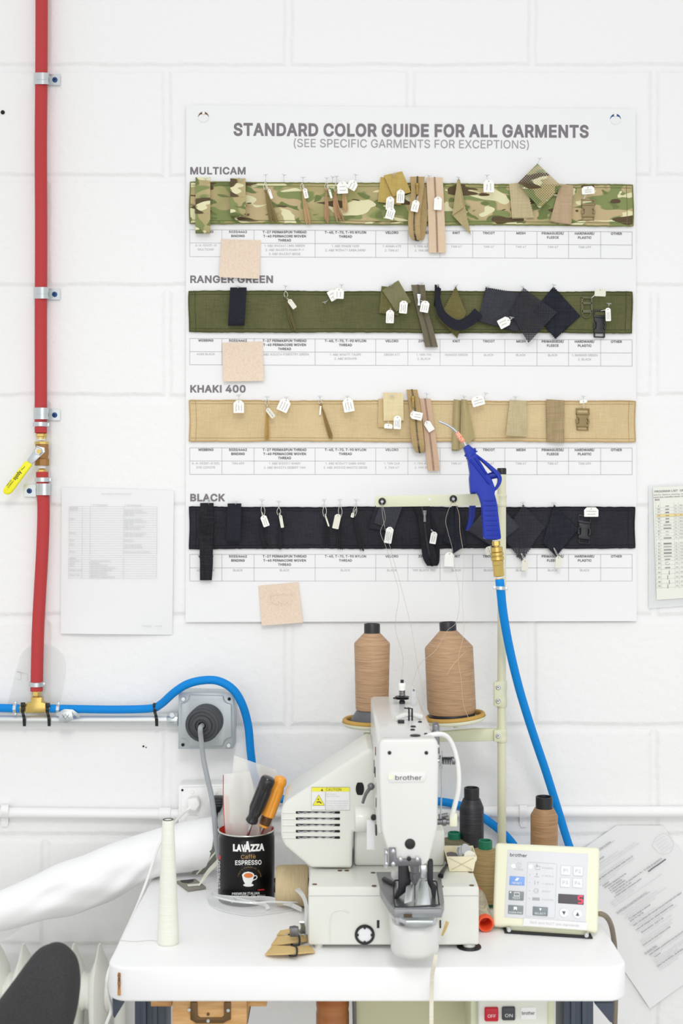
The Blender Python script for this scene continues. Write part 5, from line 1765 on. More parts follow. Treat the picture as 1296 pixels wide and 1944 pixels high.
hr = thing('red_air_hose', 'red rubber air hose running down the wall to the yellow-handled valve', 'hose', A(78, 822, HO))
mb = MB()
mb.tube(hosefn([(79, -60), (79, 40), (78.5, 150), (77.5, 280), (78, 400), (78, 500), (77.5, 600), (77.5, 700), (77.5, 780), (77.5, 822)], HO), .0114, 20)
mb.build('hose', 'red_hose', hr)


def ring_clamp(px, py, wd, parent, off=HO, r=.0124, h=9, ear=True):
    mb = MB()
    mb.lathe(A(px, py + h / 2, off), [(r, 0), (r + .0008, .0006), (r + .0008, h * .001 - .0006), (r, h * .001)], (0, 0, 1), 24)
    o = mb.build('ring_clamp', 'zinc', parent)
    if ear:
        for s in (-1, 1):
            mb = MB()
            mb.prism([A(px + s * 11, py - h / 2 + 1, off + .004), A(px + s * 15.5, py - h / 2 + 1, off + .004), A(px + s * 15.5, py + h / 2 - 1, off + .004), A(px + s * 11, py + h / 2 - 1, off + .004)], (0, .006, 0), .0006)
            mb.build('pinched_ear', 'zinc', o)
    return o


def strap_clamp(px, py, side, label):
    """one-hole pipe strap: hump over the hose, flat foot with a blue screw"""
    t = thing('pipe_strap', label, 'clamp', A(px + side * 27, py, .001), 'pipe straps on the red hose')
    rows = []
    r = .0130
    for i in range(13):
        a = PI * i / 12
        x = px - side * r * 1000 * math.cos(a)
        o = HO + r * math.sin(a)
        rows.append((x, o))
    rows = [(px - side * 13, .003)] + rows + [(px + side * 13, .0035), (px + side * 22, .0030), (px + side * 36, .0030)]
    h = 11
    if side > 0:
        L = [(A(x, py + h + (2 if i > 13 else 0), o), A(x, py - h + (3 if i > 13 else 0), o)) for i, (x, o) in enumerate(rows)]
    else:
        L = [(A(x, py - h + (2 if i > 13 else 0), o), A(x, py + h + (3 if i > 13 else 0), o)) for i, (x, o) in enumerate(rows)]
    mb = MB()
    mb.ribbon(L, .0012)
    st = mb.build('strap', 'zinc', t)
    mb = MB()
    for rr in (0,):
        mb.ribbon([(A(px - side * 12.9 * math.cos(PI * i / 12), py + 2, HO + .0138 * math.sin(PI * i / 12)), A(px - side * 12.9 * math.cos(PI * i / 12), py - 2, HO + .0138 * math.sin(PI * i / 12))) for i in range(13)][::side], .0014)
    mb.build('stiffening_rib', 'zinc', st)
    mb = MB()
    c = A(px + side * 26, py + 3 * 1, .003)
    mb.lathe(c, [(.0052, 0), (.005, .0022), (.003, .0032)], (0, -1, 0), 18)
    s = mb.build('screw', 'screw_blue', t)
    mb = MB()
    for a in (0.4, 0.4 + PI / 2):
        d = V((math.cos(a), 0, math.sin(a))) * .0028
        mb.tube([c + V((0, -.0034, 0)) - d, c + V((0, -.0034, 0)) + d], .0006, 4)
    mb.build('slot', 'black_plastic', s)
    return t


strap_clamp(78.5, 149, 1, 'topmost zinc pipe strap on the red hose')
strap_clamp(78, 556, 1, 'zinc pipe strap on the red hose level with the olive green strip')
strap_clamp(78, 785, 1, 'zinc pipe strap just above the yellow-handled valve')
ring_clamp(77.5, 806, 26, hr)
hl = thing('red_air_hose', 'red rubber hose from the yellow-handled valve down to the brass tee', 'hose', A(68, 1311, HO))
mb = MB()
mb.tube(hosefn([(80, 896), (81, 930), (82.5, 960), (82, 1000), (79.5, 1060), (75.5, 1130), (72, 1200), (70.5, 1260), (69.5, 1312)], HO), .0114, 20)
mb.build('hose', 'red_hose', hl)
ring_clamp(81, 911, 26, hl)
ring_clamp(69.5, 1299, 26, hl)
strap_clamp(82, 929, -1, 'zinc pipe strap just below the yellow-handled valve, screw on the left')

vt = thing('ball_valve', 'bronze ball valve with a yellow lever between two red hoses', 'valve', A(79, 894, HO))
mb = MB()
mb.lathe(A(78.5, 834, HO), [(.0085, 0), (.0085, .004), (.0105, .005), (.0105, .010), (.0095, .0115)], (0, 0, 1), 6)
mb.build('upper_nut', 'brass', vt, 20)
mb = MB()
mb.lathe(A(78.5, 836, HO), [(.0075, 0), (.0075, .006)], (0, 0, 1), 16)
mb.build('thread_tape', 'tape_white', vt)
mb = MB()
mb.lathe(A(79.5, 889, HO), [(.0075, 0), (.0075, .006)], (0, 0, 1), 16)
mb.build('thread_tape', 'tape_white', vt)
mb = MB()
mb.lathe(A(79, 838.5, HO), [(.0130, 0), (.0135, -.0008), (.0135, -.005), (.0125, -.0055)], (0, 0, 1), 8)
mb.build('end_cap', 'brass', vt, 20)
mb = MB()
mb.lathe(A(79.5, 884, HO), [(.0125, 0), (.0138, .0006), (.0138, .012), (.0115, .014), (.0125, .022), (.0128, .028), (.0122, .036), (.0128, .041)], (0, 0, 1), 8)
mb.build('body', 'bronze', vt, 25)
mb = MB()
mb.lathe(A(80, 896, HO), [(.0085, 0), (.0085, .004), (.0070, .006)], (0, 0, 1), 6)
mb.build('lower_nut', 'brass', vt, 20)
st = A(74, 857, HO)
mb = MB()
mb.lathe(st, [(.006, .010), (.006, -.018), (.0055, -.020)], (0, 1, 0), 16)
mb.build('stem', 'brass', vt)
lo = .042
mb = MB()
mb.prism([A(x, y, lo) for x, y in ((70, 846), (84, 850), (85, 858), (60, 882), (51, 874))], (0, .0022, 0), .0006)
lv = mb.build('lever', 'zinc', vt)
mb = MB()
mb.lathe(A(74, 857, lo + .0006), [(.0078, .001), (.0078, -.0045), (.0068, -.0055)], (0, 1, 0), 6)
mb.build('lever_nut', 'steel', vt, 20)
mb = MB()
mb.lathe(A(74, 857, lo + .006), [(.0042, 0), (.0042, -.003)], (0, 1, 0), 14)
mb.build('stem_end', 'brass', vt)
mb = MB()
gp = [(48, 874), (61, 882), (24, 932), (20, 937), (12, 939.5), (6, 936), (4.5, 930), (8, 925)]
mb.prism([A(x, y, lo + .003) for x, y in gp], (0, .008, 0), .003, 3)
g = mb.build('grip', 'yellow', lv)
a = math.atan2(49, -38)
gf = wallfn(lo + .0034)
mb = MB()
mb.text('Apollo', gf, 31, 901, 6.5, .02, 20, 'c', 0, a - 2 * PI)
mb.text('CONBRACO', gf, 19.4, 918.5, 2.2, .01, None, 'c', 0, a)
mb.text('600 WOG', gf, 16.2, 916, 2.2, .01, None, 'c', 0, a)
mb.squiggle(44, 889, 9, 3, .9, gf, a, 4)
mb.build('embossed_print', 'black_plastic', lv, 0)

# ------------------------------------------------------------------ brass tee, blue hose, conduit, junction box
BO = 0.034                                      # blue hose axis off the wall
tee = thing('brass_tee', 'brass tee joining the red hose to the blue hose', 'fitting', A(68, 1355, BO))
mb = MB()
mb.lathe(A(69, 1325, BO - .008), [(.0055, 0), (.0055, .004), (.0085, .0045), (.0085, .011), (.0078, .0125)], (0, 0, 1), 6)
mb.build('hose_barb', 'brass', tee, 20)
mb = MB()
mb.lathe(A(69, 1326, BO - .007), [(.0075, 0), (.0075, .004)], (0, 0, 1), 16)
mb.build('thread_tape', 'tape_white', tee)
mb = MB()
T_ = [(47, 1336), (58, 1334), (58, 1324), (79, 1324), (79, 1334), (87, 1336), (87, 1354), (47, 1354)]
mb.prism([A(x, y, BO + .009) for x, y in T_], (0, .018, 0), .0018)
mb.build('body', 'brass', tee)
for x0, x1 in ((37, 48), (86, 98)):
    mb = MB()
    mb.lathe(A(x0, 1345, BO), [(.0062, 0), (.0085, .0015), (.0085, .0085), (.0062, (x1 - x0) * .001)], (1, 0, 0), 6)
    mb.build('side_nut', 'brass', tee, 20)

bl = thing('blue_air_hose', 'short bright blue air hose entering from the left edge of the wall', 'hose', A(0, 1344, BO), 'blue air hoses')
mb = MB()
mb.tube([A(-120, 1342, BO), A(0, 1344, BO), A(39, 1345, BO)], .0078, 16)
mb.build('hose', 'blue_hose', bl)


def band_clamp(px, py, parent, off=BO, axis=(1, 0, 0), r=.0085, wdt=.0065, m='zinc'):
    mb = MB()
    c = A(px, py, off)
    mb.lathe(c, [(r - .0003, -wdt / 2), (r + .0004, -wdt / 2 + .0004), (r + .0004, wdt / 2 - .0004), (r - .0003, wdt / 2)], axis, 20)
    o = mb.build('hose_clamp', m, parent)
    mb = MB()
    ax = V(axis).normalized()
    side = ax.cross(V((0, -1, 0))).normalized()
    for s in (1, -1):
        mb.prism([c + side * s * (r - .001) - ax * wdt * .42 + V((0, -.003, 0)), c + side * s * (r + .0045) - ax * wdt * .42 + V((0, -.003, 0)), c + side * s * (r + .0045) + ax * wdt * .42 + V((0, -.003, 0)), c + side * s * (r - .001) + ax * wdt * .42 + V((0, -.003, 0))], (0, .004, 0), .0005)
    mb.build('clamp_ear', m, o)
    return o


band_clamp(29, 1345, bl)
bh = thing('blue_air_hose', 'long blue hose from the brass tee over the grey box up to the blow gun', 'hose', A(250, 1346, BO), 'blue air hoses')
GD = 2.07                                       # blow gun distance
path = [A(94, 1345, BO), A(150, 1346, BO), A(220, 1347, BO), A(285, 1345, BO), A(305, 1337, .045), A(330, 1315, .066), A(355, 1299, .074), A(385, 1291.5, .076), A(415, 1293, .076), A(442, 1309, .074), A(460, 1338, .066),
        A(471, 1378, .05), A(476, 1430, .04), A(484, 1476, .034), A(510, 1508, .032), A(560, 1520, .03), A(640, 1518, .026), A(740, 1515, .024), A(830, 1521, .024), A(880, 1532, .024), A(925, 1558, .024), A(965, 1592, .024), A(1000, 1640, .026), A(1035, 1680, .028),
        A(1072, 1692, .028), A(1093, 1665, .030), A(1089, 1630, .034), W(1077, 1597, 2.255), W(1058, 1535, 2.235), W(1035, 1462, 2.21), W(1010, 1388, 2.18), W(986, 1310, 2.15), W(967, 1232, 2.12), W(955, 1165, 2.09), W(949.5, 1115, GD), W(948, 1100, GD)]
mb = MB()
mb.tube(cr(path, 8), .0076, 16)
mb.build('hose', 'blue_hose', bh)
band_clamp(111, 1346, bh)
band_clamp(949.5, 1116, bh, 2.3 - GD, (0.06, 0, 1), .0082)

cp = thing('steel_conduit', 'galvanized steel conduit running along the wall into the grey junction box', 'pipe', A(160, 1378, .014))
mb = MB()
mb.tube([A(-120, 1364, .014), A(160, 1366, .014), A(322, 1366, .014)], .0118, 20)
mb.build('pipe', 'galv', cp)
mb = MB()
mb.lathe(A(318, 1366, .014), [(.0132, 0), (.0138, .001), (.0138, .019), (.0132, .021)], (1, 0, 0), 20)
k = mb.build('connector', 'zinc', cp)
mb = MB()
mb.lathe(A(327, 1357, .028), [(.0045, 0), (.0045, -.004)], (0, 1, 0), 14)
mb.build('set_screw', 'zinc', k)


def cable_tie(x, y0, y1, label):
    t = thing('cable_tie', label, 'cable tie', A(x, y1, .014), 'black cable ties')
    yb = 1345
    pts = [A(x, y0 - 1, BO + .005), A(x, y0 + 5, BO + .0095), A(x, yb + 6, BO + .0095), A(x + 2, yb + 14, .0290), A(x + 3, y1 - 12, .0285), A(x + 3.5, y1, .0215)]
    P = cr(pts, 5)
    mb = MB()
    wv = V((.0028, 0, 0))
    mb.ribbon([(p - wv, p + wv) for p in P], .0011)
    mb.build('strap', 'black_plastic', t)
    mb = MB()
    q = A(x, y0 + 3, BO + .013)
    mb.box(q + V((-.004, 0, -.004)), q + V((.004, .005, .004)), .001)
    mb.build('buckle', 'black_plastic', t)
    return t


cable_tie(43, 1335, 1378, 'black cable tie at the left side of the brass tee')
cable_tie(90, 1336, 1378, 'black cable tie at the right side of the brass tee')
cable_tie(294, 1336, 1378, 'black cable tie holding the blue hose near the grey box')

tg = thing('clasp_tag', 'bent grey metal clasp hooked over the conduit near the brass tee', 'clasp', A(125, 1373, .03))
mb = MB()
mb.prism([A(x, y, .050) for x, y in ((110, 1352), (136, 1348), (139, 1366), (126, 1373), (112, 1370))], (0, .004, 0), .0008)
mb.build('plate', 'zinc', tg)
mb = MB()
mb.ribbon([(A(106, 1355, .046), A(109, 1360, .046)), (A(122, 1346, .048), A(124, 1351, .049)), (A(138, 1347, .048), A(137, 1352, .049)), (A(153, 1358, .040), A(149, 1364, .040))], .001)
mb.build('bail', 'zinc', tg)
mb = MB()
mb.stroke([(118, 1357), (124, 1366), (131, 1356)], .9, wallfn(.0505))
mb.stroke([(119, 1363), (124, 1356), (131, 1364)], .7, wallfn(.0505))
mb.build('stamped_mark', 'steel_dk', tg, 0)

jb = thing('junction_box', 'grey square steel junction box with a domed cover on the wall', 'junction box', A(391, 1423, .001))
mb = MB()
mb.prism([A(x, y, .048) for x, y in ((341, 1313), (446, 1315), (444, 1421), (338, 1421))], (0, .047, 0), .003)
mb.build('box', 'box_steel', jb)
mb = MB()
cv = []
for cx, cy, a0 in ((350, 1326, 180), (433, 1328, 270), (433, 1410, 0), (350, 1411, 90)):
    sx, sy = (-1 if cx < 390 else 1), (-1 if cy < 1370 else 1)
    # corner scalloped inwards around its screw
    q = [(cx - sx * 9, cy + sy * 7), (cx - sx * 8, cy + sy * 0), (cx - sx * 5, cy - sy * 5), (cx, cy - sy * 8), (cx + sx * 7, cy - sy * 9)]
    if sx * sy < 0:
        q = q[::-1]
    cv += q
order = cv[0:5][::-1] + cv[5:10][::-1] + cv[10:15][::-1] + cv[15:20][::-1]
mb.prism([A(x, y, .056) for x, y in order], (0, .010, 0), .003, 3)
cov = mb.build('cover', 'box_steel', jb)
mb = MB()
mb.prism([A(x, y, .0505) for x, y in ((339, 1314), (443, 1316), (441, 1422), (338, 1422))], (0, .003, 0), .001)
mb.build('cover_flange', 'box_steel', jb)
for x, y, m_ in ((348, 1327, 'zinc'), (435, 1327, 'hole_dark'), (347, 1414, 'hole_dark'), (434, 1415, 'zinc'), (389, 1340, 'zinc')):
    mb = MB()
    o = .0575 if (x == 389) else .0518
    mb.lathe(A(x, y, o), [(.0042 if m_ == 'zinc' else .003, 0), (.0036 if m_ == 'zinc' else .003, -.0022 if m_ == 'zinc' else -.0006)], (0, 1, 0), 14)
    mb.build('cover_screw' if m_ == 'zinc' else 'screw_hole', m_, jb)

pl = thing('round_plug', 'large black round power plug in the grey junction box', 'plug', A(385, 1408, .06))
ax = V((-.10, -1, -.06)).normalized()
c0 = A(392, 1368, .057)
mb = MB()
prof = [(.0315, -.001), (.0315, .010), (.0300, .0105), (.0300, .013), (.0318, .0135), (.0318, .0225), (.0300, .023), (.0300, .026), (.0318, .0265), (.0318, .036), (.0300, .039), (.0255, .040), (.0245, .038), (.0190, .039), (.0180, .043), (.0125, .044), (.0115, .040), (.0070, .040), (.006, .030)]
mb.lathe(c0, prof, ax, 36)
mb.build('body', 'dark_rubber', pl, 30)
gc = thing('grey_cable', 'thick grey power cable hanging from the black round plug', 'cable', A(410, 1600, .1))
mb = MB()
e = c0 + ax * .036
d_ = 2.3 - .105
mb.tube(cr([e, e + ax * .018 + V((0, 0, -.002)), W(381.5, 1402, d_), W(386, 1440, d_), W(393, 1475, 2.18), W(401, 1510, 2.155), W(406, 1545, 2.14), W(409, 1580, 2.132), W(412, 1610, 2.13), W(420, 1640, 2.135), W(445, 1656, 2.15), W(480, 1650, 2.19)], 8), .0047, 12)
mb.build('cable', 'grey_cable', gc)

# white conduit, outlet box, plugs
wc = thing('white_conduit', 'white painted conduit on the wall running into the double outlet box', 'pipe', A(160, 1552, .012), 'white painted conduits')
mb = MB()
mb.tube([A(-120, 1541, .013), A(340, 1546, .013)], .0098, 18)
mb.build('pipe', 'white_paint', wc)
mb = MB()
mb.lathe(A(302, 1545, .013), [(.0105, 0), (.0118, .001), (.0118, .022), (.0105, .023)], (1, 0, 0), 18)
mb.build('coupling', 'white_paint', wc)
wc2 = thing('white_conduit', 'white painted conduit on the wall behind the stand pole and brown thread', 'pipe', A(1000, 1552, .012), 'white painted conduits')
mb = MB()
mb.tube([A(428, 1541, .013), A(900, 1541, .013), A(1420, 1541, .013)], .0102, 18)
mb.build('pipe', 'white_paint', wc2)


def white_strap(px, py, label):
    t = thing('conduit_strap', label, 'clamp', A(px, py + 30, .002), 'white conduit straps')
    L = []
    for i in range(-1, 12):
        a = PI * (0.05 + 0.95 * max(i, 0) / 11)
        y = py - 11.6 * math.cos(a)
        o = .013 + .0116 * math.sin(a)
        L.append((A(px - 7, y, o if i >= 0 else .002), A(px + 7, y, o if i >= 0 else .002)))
    L += [(A(px - 7, py + 13, .003), A(px + 7, py + 13, .003)), (A(px - 7, py + 22, .003), A(px + 7, py + 22, .003)), (A(px - 5, py + 29, .003), A(px + 5, py + 29, .003))]
    mb = MB()
    mb.ribbon(L, .0012)
    mb.build('strap', 'white_paint', t)
    mb = MB()
    mb.lathe(A(px, py + 21, .003), [(.0042, 0), (.003, -.002)], (0, 1, 0), 14)
    s = mb.build('screw', 'white_paint', t)
    return t


white_strap(9, 1540, 'white conduit strap at the left edge of the wall')
white_strap(993, 1541, 'white conduit strap right of the stand pole')

ob = thing('outlet_box', 'white double outlet box on the wall behind the coffee tin', 'outlet box', A(390, 1590, .001))
mb = MB()
mb.prism([A(x, y, .043) for x, y in ((338, 1490), (440, 1488), (440, 1590), (338, 1590))], (0, .042, 0), .004, 3)
mb.build('box', 'white_paint', ob)
mb = MB()
mb.prism([A(x, y, .049) for x, y in ((343, 1495), (436, 1493), (436, 1586), (343, 1586))], (0, .008, 0), .003, 3)
mb.build('cover_plate', 'white_paint', ob)
for x, y in ((365, 1529), (365, 1562), (410, 1529), (410, 1562)):
    mb = MB()
    q = [(x + 16.5 * math.cos(a), y + max(-13.5, min(13.5, 16.5 * math.sin(a)))) for a in [2 * PI * i / 32 for i in range(32)]]
    mb.prism([A(u, v, .0515) for u, v in q], (0, .004, 0), .0006)
    r = mb.build('receptacle', 'white_plastic', ob)
for x, y in ((346, 1500),):
    mb = MB()
    mb.lathe(A(x, y, .0495), [(.0022, 0), (.0022, -.0003)], (0, 1, 0), 12)
    mb.build('screw_hole', 'hole_dark', ob)
for x, y in ((365, 1504), (410, 1504)):
    mb = MB()
    mb.lathe(A(x, y, .049), [(.0036, 0), (.003, -.0015)], (0, 1, 0), 12)
    mb.build('cover_screw', 'white_paint', ob)

wp = thing('white_power_cord', 'white power cord plugged into the outlet box and drooping past the white cone', 'cord', A(365, 1545, .05))
mb = MB()
mb.prism([A(x, y, .075) for x, y in ((354, 1518), (374, 1514), (380, 1528), (372, 1541), (357, 1538))], (0, .024, 0), .004, 3)
mb.build('plug', 'white_plastic', wp)
mb = MB()
mb.tube(cr([A(366, 1530, .072), A(352, 1540, .078), W(336, 1556, 2.19), W(318, 1575, 2.13), W(304, 1600, 2.112), W(292, 1632, 2.108), W(281, 1665, 2.10), W(266, 1705, 2.08), W(249, 1745, 2.0), W(226, 1795, 1.9), W(206, 1845, 1.81), W(203, 1880, 1.80), W(211, 1915, 1.80), W(200, 1950, 1.80), W(190, 2000, 1.82)], 8), .0024, 8)
mb.build('cable', 'white_plastic', wp)
bp = thing('black_plug', 'black power plug in the outlet box behind the grey cable', 'plug', A(412, 1545, .05))
mb = MB()
mb.prism([A(x, y, .076) for x, y in ((402, 1515), (422, 1515), (422, 1532), (416, 1544), (407, 1544), (402, 1532))], (0, .025, 0), .003, 2)
b_ = mb.build('body', 'black_plastic', bp)
mb = MB()
for i in range(3):
    mb.prism([A(404, 1519 + i * 5, .0768), A(420, 1519 + i * 5, .0768), A(420, 1521 + i * 5, .0768), A(404, 1521 + i * 5, .0768)], (0, .001, 0))
mb.build('grip_rib', 'dark_rubber', b_)
mb = MB()
mb.tube(cr([A(411, 1543, .065), A(409, 1556, .075), A(411, 1572, .085), A(418, 1590, .09), A(430, 1650, .08)], 6), .0032, 8)
mb.build('cord', 'black_plastic', bp)

# ------------------------------------------------------------------ iron radiator under the paper roll
rd_ = thing('iron_radiator', 'white cast iron radiator below the paper roll', 'radiator', W(110, 2010, 2.2))
rad_y0, rad_y1 = -0.155, -0.045
zt_r = 1.45 - (1792 - 972) * (2.3 + rad_y0 + .055) / FPX


def rad_x(px):
    return (px - 648) * (2.3 + rad_y0) / FPX


for px in (-20, 29, 78, 127, 177):
    x = rad_x(px)
    rings = []
    nz = 22
    for i in range(nz + 1):
        u = i / nz
        z = .10 + (zt_r - .10) * u
        # pointed crown: the column narrows to a ridge at its top
        topf = min(1.0, max(0.0, (1 - u) / .10))
        dep = .055 * (0.10 + 0.90 * topf ** .6)
        th = .0020 + .0195 * (topf ** 2.0) * (0.72 + .28 * math.cos(PI * 2 * u))
        yc = (rad_y0 + rad_y1) / 2
        ring = []
        for k in range(16):
            a = 2 * PI * k / 16
            ring.append(V((x + th * math.copysign(abs(math.cos(a)) ** 1.2, math.cos(a)), yc + dep * math.sin(a), z)))
        rings.append(ring)
    mb = MB()
    mb.loft(rings)
    s = mb.build('section', 'rad_paint', rd_, 50)
for z in (zt_r - .085, .18):
    mb = MB()
    prof = []
    xx = rad_x(-60)
    while xx < rad_x(196):
        prof += [(.034, xx - rad_x(-60)), (.030, xx - rad_x(-60) + .006)]
        xx += .012
    prof += [(.036, rad_x(194) - rad_x(-60)), (.036, rad_x(208) - rad_x(-60)), (.024, rad_x(212) - rad_x(-60))]
    mb.lathe((rad_x(-60), (rad_y0 + rad_y1) / 2, z), prof, (1, 0, 0), 28)
    mb.build('header_pipe', 'rad_paint', rd_, 30)
mb = MB()
mb.tube([(rad_x(216), -.10, .0), (rad_x(216), -.10, zt_r - .03)], .011, 14)
mb.build('riser_pipe', 'rad_paint', rd_)
for px in (-20, 177):
    for y in (rad_y0 + .03, rad_y1 - .03):
        mb = MB()
        mb.lathe((rad_x(px), y, 0), [(.016, 0), (.011, .05), (.013, .115)], (0, 0, 1), 14)
        mb.build('foot', 'rad_paint', rd_)

# ------------------------------------------------------------------ paper roll
pr = thing('paper_roll', 'big loose roll of white pattern paper slung from the table corner to the left', 'paper roll', W(400, 1640, 2.16))
# stations from right to left: (top x, top y, bottom x, bottom y, distance)
ST = [(405, 1551, 382, 1652, 2.200), (370, 1558, 340, 1655, 2.195), (330, 1567, 300, 1661, 2.185), (290, 1578, 258, 1678, 2.175), (245, 1592, 215, 1706, 2.165), (200, 1607, 172, 1724, 2.155), (160, 1624, 135, 1736, 2.15), (110, 1642, 85, 1744, 2.145), (60, 1667, 40, 1756, 2.14), (0, 1693, -15, 1770, 2.13), (-60, 1718, -72, 1785, 2.12)]
rings = []
rdm = random.Random(3)
for i, (ax_, ay, bx, by, dd) in enumerate(ST):
    p, q = W(ax_, ay, dd), W(bx, by, dd)
    c = (p + q) / 2
    vup = (p - q) / 2
    dep = V((.25, -1, 0)).normalized() * min(vup.length, .05) * 1.0
    ring = []
    for k in range(40):
        a = 2 * PI * k / 40
        cr_ = 1 + (.06 * math.sin(3 * a + i * 1.9) + .05 * math.sin(5 * a - i * 2.1) + .05 * math.sin(8 * a + i * 2.7)) * (1 if 2 < i < 8 else .2)
        ring.append(c + vup * math.cos(a) * (1 + .02 * math.sin(a * 2 + i)) + dep * math.sin(a) * cr_)
    rings.append(ring)
# refine along the length
fine = []
for k in range(40):
    fine.append(cr([r[k] for r in rings], 4))
rings2 = [[fine[k][i] for k in range(40)] for i in range(len(fine[0]))]
mb = MB()
mb.loft(rings2, caps=False)
inner = [[(p - sum(r, V()) / 40) * .965 + sum(r, V()) / 40 for p in r] for r in (rings2[0], rings2[8])]
mb.loft([rings2[0], inner[0], inner[1]], caps=False)
mb.build('rolled_sheet', 'roll_paper', pr, 60)
mb = MB()
f_ = [(p - sum(rings2[0], V()) / 40) for p in rings2[0]]
c = sum(rings2[0], V()) / 40
core = []
for s in range(60):
    a = s / 60 * 4 * PI
    k = int(a / (2 * PI) * 40) % 40
    core.append(c + f_[k] * (.86 - .30 * s / 60))
nx = (rings2[4][0] - rings2[0][0]).normalized()
mb.ribbon([(p + nx * .002, p + nx * .10) for p in core], .0004)
mb.build('inner_turns', 'roll_paper', pr, 60)

# slack end of the paper hanging at the far left
mb = MB()
mb.ribbon([(W(-30, 1765, 2.16), W(46, 1756, 2.16)), (W(-40, 1776, 2.17), W(28, 1771, 2.17)), (W(-40, 1792, 2.18), W(2, 1787, 2.18))], .0005)
mb.build('loose_edge', 'roll_paper', pr)

# ------------------------------------------------------------------ sewing table
X0, X1, Y0, Y1, RC = -0.341, 0.416, -0.55, -0.068, 0.032
tb = thing('sewing_table', 'white laminate sewing machine table with rounded corners and a chipped front edge', 'table', (0.04, -0.31, 0))
out = []
for cx, cy, a0 in ((X1 - RC, Y0 + RC, -90), (X1 - RC, Y1 - RC, 0), (X0 + RC, Y1 - RC, 90), (X0 + RC, Y0 + RC, 180)):
    for i in range(9):
        a = math.radians(a0 + 90 * i / 8)
        out.append((cx + RC * math.cos(a), cy + RC * math.sin(a), ZT))
mb = MB()
mb.prism(out, (0, 0, -.050), .004, 3)
mb.build('tabletop', 'laminate', tb)
mb = MB()
for za, zb in ((.752, .7655), (.7665, .777), (.7785, .784)):
    mb.prism([(-.3235, Y0 + .0004, za), (-.3190, Y0 - .0006, za), (-.3193, Y0 - .0006, zb), (-.3228, Y0 + .0002, zb)], (0, .004, 0))
mb.build('chipped_edge', 'chip_wood', tb, 0)
for xa, xb in ((-.335, -.285), (.358, .408)):
    mb = MB()
    mb.box((xa, -.34, .05), (xb, -.27, .742), .004)
    mb.box((xa + .012, -.346, .05), (xa + .020, -.34, .7414), .001)
    mb.box((xb - .020, -.346, .05), (xb - .012, -.34, .7414), .001)
    mb.build('leg', 'leg_steel', tb)
    mb = MB()
    mb.box((xa, -.56, .02), (xb, -.05, .05), .006)
    mb.build('foot_bar', 'leg_steel', tb)
    for y in (-.53, -.08):
        mb = MB()
        mb.lathe(((xa + xb) / 2, y, 0), [(.022, 0), (.022, .012), (.008, .014), (.008, .022)])
        mb.build('levelling_foot', 'black_plastic', tb)
mb = MB()
mb.box((-.285, -.115, .12), (.358, -.095, .16), .003)
mb.build('cross_brace', 'leg_steel', tb)
for pts in ([(1128, 1905), (1165, 1904), (1163, 1943), (1158, 1941)], [(213, 1896), (236, 1903), (217, 1934), (214, 1928)]):
    mb = MB()
    d = 1.775
    mb.prism([V((W(x, y, d).x, W(x, y, d).y, min(W(x, y, d).z, .7425))) for x, y in pts], (0, .03, 0), .001)
    mb.build('corner_bracket', 'leg_steel', tb)

# drawer slung under the table
dw = thing('wooden_drawer', 'pine drawer with a dark metal label holder slung under the table', 'drawer', W(398, 2010, 1.775))
mb = MB()
a, b = W(327, 1900, 1.775), W(468, 2010, 1.775)
mb.box((a.x, a.y, b.z), (b.x, a.y + .018, .7414), .001)
mb.build('drawer_front', 'wood', dw)
mb = MB()
mb.box((a.x + .006, a.y + .018, b.z + .01), (a.x + .018, a.y + .34, .735))
mb.box((b.x - .018, a.y + .018, b.z + .01), (b.x - .006, a.y + .34, .735))
mb.box((a.x + .006, a.y + .33, b.z + .01), (b.x - .006, a.y + .342, .735))
mb.box((a.x + .006, a.y + .018, b.z + .01), (b.x - .006, a.y + .34, b.z + .016))
mb.build('drawer_box', 'wood', dw)
mb = MB()
df = lambda x, y: W(x, y, 1.772)
mb.prism([df(x, y) for x, y in ((361, 1903), (374, 1903), (375, 1929), (379, 1933), (421, 1933), (425, 1929), (425, 1903), (438, 1903), (438, 1936), (430, 1939), (424, 1943), (372, 1943), (366, 1939), (361, 1936))], (0, .004, 0), .0008)
lh = mb.build('label_holder', 'frame_dark', dw)
for x, y in ((359, 1917), (433, 1918), (395, 1938), (395, 1925)):
    mb = MB()
    q = W(x, y, 1.770 if y != 1925 else 1.7752)
    mb.lathe(q, [(.0026, .002), (.0024, -.001)], (0, 1, 0), 12)
    mb.build('screw', 'zinc' if y != 1925 else 'frame_dark', lh)
for xa, xb in ((286, 326), (469, 506)):
    mb = MB()
    p, q = W(xa, 1903, 1.79), W(xb, 1911, 1.79)
    mb.box((p.x, p.y, q.z), (q.x, p.y + .36, .7414), .001)
    mb.build('hanging_rail', 'wood', dw)

aj = thing('oil_jar', 'amber plastic jar hanging under the table between drawer and cream box', 'jar', W(631, 1950, 1.95))
c = W(631, 1950, 1.95)
mb = MB()
zb = .60
mb.lathe((c.x, c.y, zb), [(.018, 0), (.0255, .004), (.0265, .010), (.0265, .045), (.0255, .050), (.0265, .056), (.0265, .108), (.024, .116), (.016, .120)], seg=30)
mb.build('jar', 'amber_jar', aj)
mb = MB()
mb.lathe((c.x, c.y, zb + .119), [(.017, 0), (.017, .021)], seg=24)
mb.build('lid', 'frame_dark', aj)

